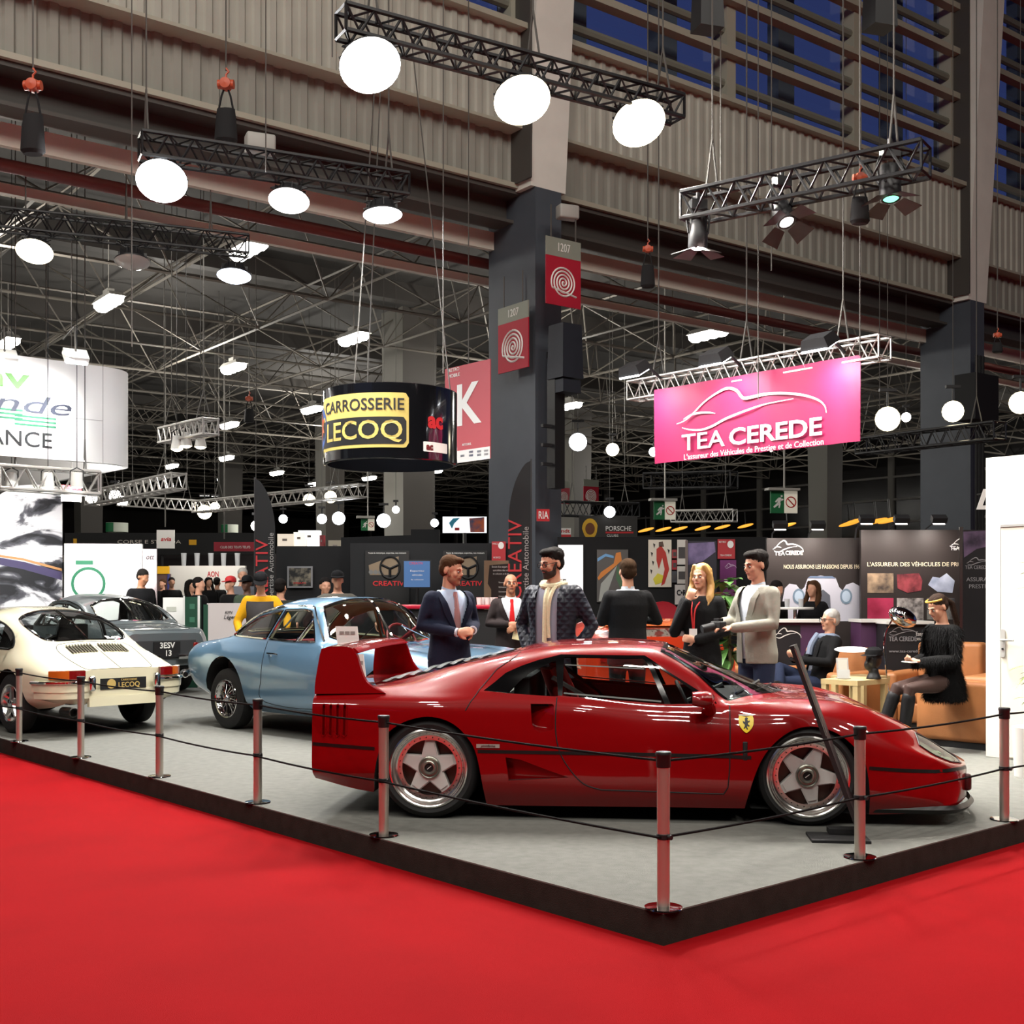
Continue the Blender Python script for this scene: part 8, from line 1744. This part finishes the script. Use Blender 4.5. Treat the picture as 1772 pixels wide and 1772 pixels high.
def sofa(loc, face, label, w=1.0, dp=.92, arm=.24, ah=.62, bh=.86):
    g = Vector((face[0], face[1], 0)).normalized(); t = thing('armchair', label, 'armchair', loc, math.atan2(g.x, -g.y), 'tan leather armchairs')
    W_ = w+2*arm; m = MB(); m.box((0, 0, .03), (W_-.06, dp-.06, .06)); m.build('base', M_blk, t, smooth=False)
    for s in (-1, 1): m = MB(); m.rbox((s*(w/2+arm/2), 0, .06+(ah-.06)/2), (arm, dp, ah-.06), .045); m.build('arm', M_tan, t)
    m = MB(); m.rbox((0, dp/2-.13, .06+(bh-.06)/2), (w, .26, bh-.06), .05); m.build('backrest', M_tan, t)
    m = MB(); m.rbox((0, -.13, .17), (w-.01, dp-.27, .22), .03); m.build('seat_base', M_tan, t); m = MB(); m.rbox((0, -.13, .36), (w-.01, dp-.25, .17), .055); m.build('seat_cushion', M_tan, t); return t
c = gnd(1660, 1293, PZ)
sofa(c+su*.30-sv*(-.0)+Vector((.25, -.0, 0)), sv, 'tan leather armchair with its broad arm towards the red car, the woman on it', w=.6, dp=1.15, arm=.28, ah=.63, bh=.80)
sofa(pt(1632, HY, 13.3)*1+Vector((0, 0, PZ-CZ)), (-.62, -.78), 'tan leather armchair behind the woman in the fur jacket', w=.72, dp=.9, arm=.22, ah=.6, bh=.93)
sofa(pt(1406, HY, 13.62)*1+Vector((.1, 0, PZ-CZ)), (-.80, -.6), 'tan leather armchair the grey haired man sits in', w=.85, dp=.95, arm=.24, ah=.62, bh=.86)
sofa(pt(1322, HY, 14.5)*1+Vector((0, 0, PZ-CZ)), (.2, -1), 'tan leather armchair behind the man in the pale blazer', w=.5, dp=.8, arm=.16, ah=.6, bh=.82)
def table(loc, w, dp, h, label):
    t = thing('side_table', label, 'table', loc, AN); m = MB(); m.box((0, 0, h-.025), (w, dp, .05)); m.build('table_top', M_wood, t, smooth=False)
    for x in (-1, 1):
        for y in (-1, 1): m = MB(); m.box((x*(w/2-.03), y*(dp/2-.03), (h-.05)/2), (.055, .055, h-.05)); m.build('leg', M_wood, t, smooth=False)
    m = MB(); m.box((0, 0, .14), (w-.06, dp-.06, .02)); m.build('lower_shelf', M_wood, t, smooth=False); return t
tb = pt(1479, HY, 12.0); tb.z = PZ; table(tb, .55, .42, .62, 'birch side table with a black dummy head between the armchairs')
tb2 = pt(1489, HY, 12.72); tb2.z = PZ; table(tb2, .5, .4, .60, 'second birch side table behind the first one')
t = thing('dummy_head', 'black dummy head wearing a black cap on the birch table', 'dummy head', pt(1512, HY, 11.95)*1); t.location.z = PZ+.62
m = MB(); m.lathe([(.001, 0), (.075, 0), (.07, .02), (.05, .06), (.046, .10)], n=16); m.ell((0, 0, .20), (.072, .09, .10)); m.ell((-.03, -.03, .14), (.05, .06, .06)); capsule(m, [(0, -.085, .2), (0, -.1, .175)], [.01, .013], 8); o = m.build('head', M_black, t); remesh(o, .008, 2)
m = MB(); m.lathe([(.085, .235), (.088, .25), (.08, .29), (.05, .315), (.001, .325)], n=20); m.loft([[Vector((math.sin(a)*.08, -.05-.04*math.cos(a), .245)) for a in [-1.5+3*q/10 for q in range(11)]], [Vector((math.sin(a)*.085, -.09-.075*math.cos(a), .235)) for a in [-1.5+3*q/10 for q in range(11)]]], closed=False); m.build('cap', C_black, t)
t.rotation_euler.z = -.9
t = thing('leaflet_holder', 'clear acrylic leaflet holder on the birch table', 'leaflet holder', pt(1459, HY, 11.95)*1); t.location.z = PZ+.62; m = MB(); m.box((0, 0, .01), (.13, .09, .01)); m.box((0, .02, .11), (.12, .008, .2), rot=Matrix.Rotation(-.2, 3, 'X')); m.box((0, -.03, .05), (.12, .006, .09), rot=Matrix.Rotation(-.2, 3, 'X')); m.build('holder', mat('acrylic', rgb(206, 208, 206), rough=.1, alpha=.55), t, smooth=False); m = MB(); m.box((0, .012, .11), (.09, .004, .17), rot=Matrix.Rotation(-.2, 3, 'X')); m.build('leaflet', solid('leaflet pale', 196, 190, 178), t, smooth=False)
t = thing('arc_lamp', 'arc floor lamp with flat white glowing shade over the birch table', 'lamp', pt(1547, HY, 12.7)*1); t.location.z = PZ
X = lambda px, py: pt(px, py, 12.7)-t.location
m = MB(); m.lathe([(.001, 0), (.16, 0), (.16, .02), (.001, .025)], n=24); m.build('base', M_chrome, t); m = MB(); m.tube(spl([(0, 0, .02), tuple(X(1530, 1120)), tuple(X(1542, 1076)), tuple(X(1560, 1056)), tuple(X(1572, 1062))], 6), .009, n=8); m.build('arched_pole', M_chrome, t)
q = X(1474, 1124); m = MB(); m.ell(q, (.18, .18, .032), n=24, m=10); m.build('shade', mat('shade glow', (1, 1, 1), emit=(1, .98, .95), strength=1.3), t); m = MB(); m.ell(X(1562, 1068), (.16, .12, .10), rot=Matrix.Rotation(.5, 3, 'Y')); m.build('chrome_dome', M_chrome, t); m = MB(); m.tube([q, tuple(X(1528, 1128))], .008, n=6); m.build('side_arm', M_chrome, t)
t = thing('high_table', 'white topped high table between the two seated people in black', 'table', pt(1376, HY, 15.85)*1); t.location.z = PZ; m = MB(); m.lathe([(.001, 1.27), (.24, 1.27), (.245, 1.285), (.24, 1.30), (.001, 1.30)], n=28); m.build('table_top', M_white, t); m = MB(); m.lathe([(.001, 0), (.2, 0), (.2, .015), (.03, .04), (.025, 1.27)], n=20); m.build('leg', M_chrome, t)
for i, px in enumerate((1362, 1386)):
    c = thing('drinking_glass', ['drinking glass left on the high table', 'drinking glass right on the high table'][i], 'glass', pt(px, HY, 15.8)*1, group='glasses on the high table'); c.location.z = PZ+1.30; m = MB(); m.lathe([(.001, 0), (.03, 0), (.035, .11), (.033, .11), (.028, .01)], n=12); m.build('glass_wall', mat('vase glass', rgb(210, 212, 214), rough=.1, alpha=.7), c)
# information stand before the red car: slanted black panel on a foot
fb = gnd(1450, 1452, PZ); t = thing('information_stand', 'slanted black information stand seen edge on at the front wheel', 'information stand', fb, -.1)
m = MB(); m.box((0, 0, .008), (.34, .26, .016)); m.build('foot_plate', M_blk, t, smooth=False)
Pb, Pt_ = pt(1483, 1432, fb.y)-fb, pt(1371, 1118, fb.y)-fb
m = MB(); dd = (Pt_-Pb); nn = Vector((dd.z, 0, -dd.x)).normalized()*.013; sd = Vector((.052, .24, 0)); m.loft([[Pb-nn, Pb+nn, Pb+nn+sd, Pb-nn+sd], [Pt_-nn, Pt_+nn, Pt_+nn+sd, Pt_-nn+sd]], caps=True); m.build('panel', M_black, t, smooth=False)
m = MB(); ed = nn*1.05; a_, b_ = Pt_.lerp(Pb, .02)+ed, Pt_.lerp(Pb, .5)+ed; m.tube([a_, b_], .004, n=4); m.build('bright_edge', M_alu, t); m = MB(); m.box(Pb*.5+Vector((.0, .1, 0)), (.2, .1, .03)); m.build('foot_bracket', M_blk, t, smooth=False)
# placards at the blue coupe
for (x0, y0, x1, y1, Y, lb) in ((584, 1084, 622, 1118, 10.6, 'white printed placard beside the blue coupe\'s windscreen, above the wing'), (613, 1132, 634, 1178, 10.2, 'white printed placard seen through the red car\'s wing')):
    P = pt((x0+x1)/2, HY, Y); P.z = PZ; t = thing('placard_stand', lb, 'placard', P, group='white placards at the blue coupe'); B = Board((x0+x1)/2, y1, Y, (1, -.25, 0)); B.O = P; B.t = t
    r = B.rect(x0, y0, x1, y1); m = MB(); m.prism([(a-(b-r[0][1])*.12, b) for a, b in r], -.006, 0, xf=B.xf); m.build('placard', T_white, t, smooth=False); w = r[1][0]-r[0][0]; h_ = r[2][1]-r[0][1]
    B.patches('printed_picture', [[(r[0][0]+w*f-.02, r[0][1]+h_*.6), (r[0][0]+w*(f+.2)-.02, r[0][1]+h_*.6), (r[0][0]+w*(f+.2)-.02, r[0][1]+h_*.75), (r[0][0]+w*f-.02, r[0][1]+h_*.75)] for f in (.2, .45, .7)], solid('print grey', 110, 106, 104), c=.006)
    m = MB(); m.tube([B.xf(0, 0, -.02), B.xf(0, r[0][1]+.05, -.015)], .012, n=6); m.lathe([(.001, 0), (.12, 0), (.12, .012), (.001, .015)], n=16); m.build('stand', M_alu, t)
# plants
M_leaf = mat('leaf green', rgb(72, 112, 52), rough=.45, noise=.25, nscale=8); M_leaf2 = mat('leaf yellow green', rgb(120, 136, 62), rough=.45)
def leaf(m, p, d, L, w, droop, up=Vector((0, 0, 1))):
    d = Vector(d).normalized(); s = d.cross(up)
    if s.length < .1: s = Vector((1, 0, 0))
    s.normalize(); A_, B_, C_ = [], [], []
    for k in range(7):
        f = k/6; q = Vector(p)+d*L*f+Vector((0, 0, -droop*f*f*L)); ww = w*math.sin(PI*min(.98, f*.95+.04)); A_.append(q-s*ww); B_.append(q+Vector((0, 0, -.12*ww))); C_.append(q+s*ww)
    m.loft([A_, B_, C_], closed=False)
t = thing('potted_plant', 'tall leafy green plant behind the blonde woman and the man in the blazer', 'plant', pt(1260, HY, 12.6)*1); t.location.z = PZ; R = random.Random(2)
m = MB(); m.lathe([(.001, 0), (.14, 0), (.18, .34), (.19, .36), (.17, .36), (.16, .32), (.001, .32)], n=24); m.build('pot', M_black, t)
m = MB(); m.tube(spl([(0, 0, .3), (.02, 0, .8), (-.01, .02, 1.4)], 6), .018, n=8); m.build('stem', mat('stem brown', rgb(92, 78, 52), rough=.7), t)
m = MB()
for k in range(95):
    z = R.uniform(.75, 1.62); a = R.uniform(0, 2*PI); leaf(m, (0, 0, z), (math.cos(a), math.sin(a), R.uniform(-.1, .7)), R.uniform(.24, .38), R.uniform(.04, .06), R.uniform(.3, .9))
m.build('foliage', M_leaf, t)
t = thing('wall_plant', 'leafy plant hanging before the white door at the right edge', 'plant', pt(1790, HY, 9.6)*1); t.location.z = PZ; R = random.Random(9)
m = MB(); m.lathe([(.001, 0), (.15, 0), (.17, .4), (.001, .4)], n=20); m.build('pot', M_white, t); m = MB(); m.tube(spl([(0, 0, .35), (0, 0, 1.0), (-.02, 0, 1.7)], 6), .012, n=7); m.build('stem', mat('stem brown', rgb(92, 78, 52), rough=.7), t); m = MB()
for k in range(46):
    z = R.choice([R.uniform(.55, .9), R.uniform(1.4, 1.7)]); a = R.uniform(0, 2*PI); leaf(m, (0, 0, z), (math.cos(a), math.sin(a), R.uniform(0, .6)), R.uniform(.14, .24), R.uniform(.012, .02), R.uniform(.2, .8))
m.build('foliage', M_leaf2, t)
# rolled paper on the blue coupe's far side, small cards
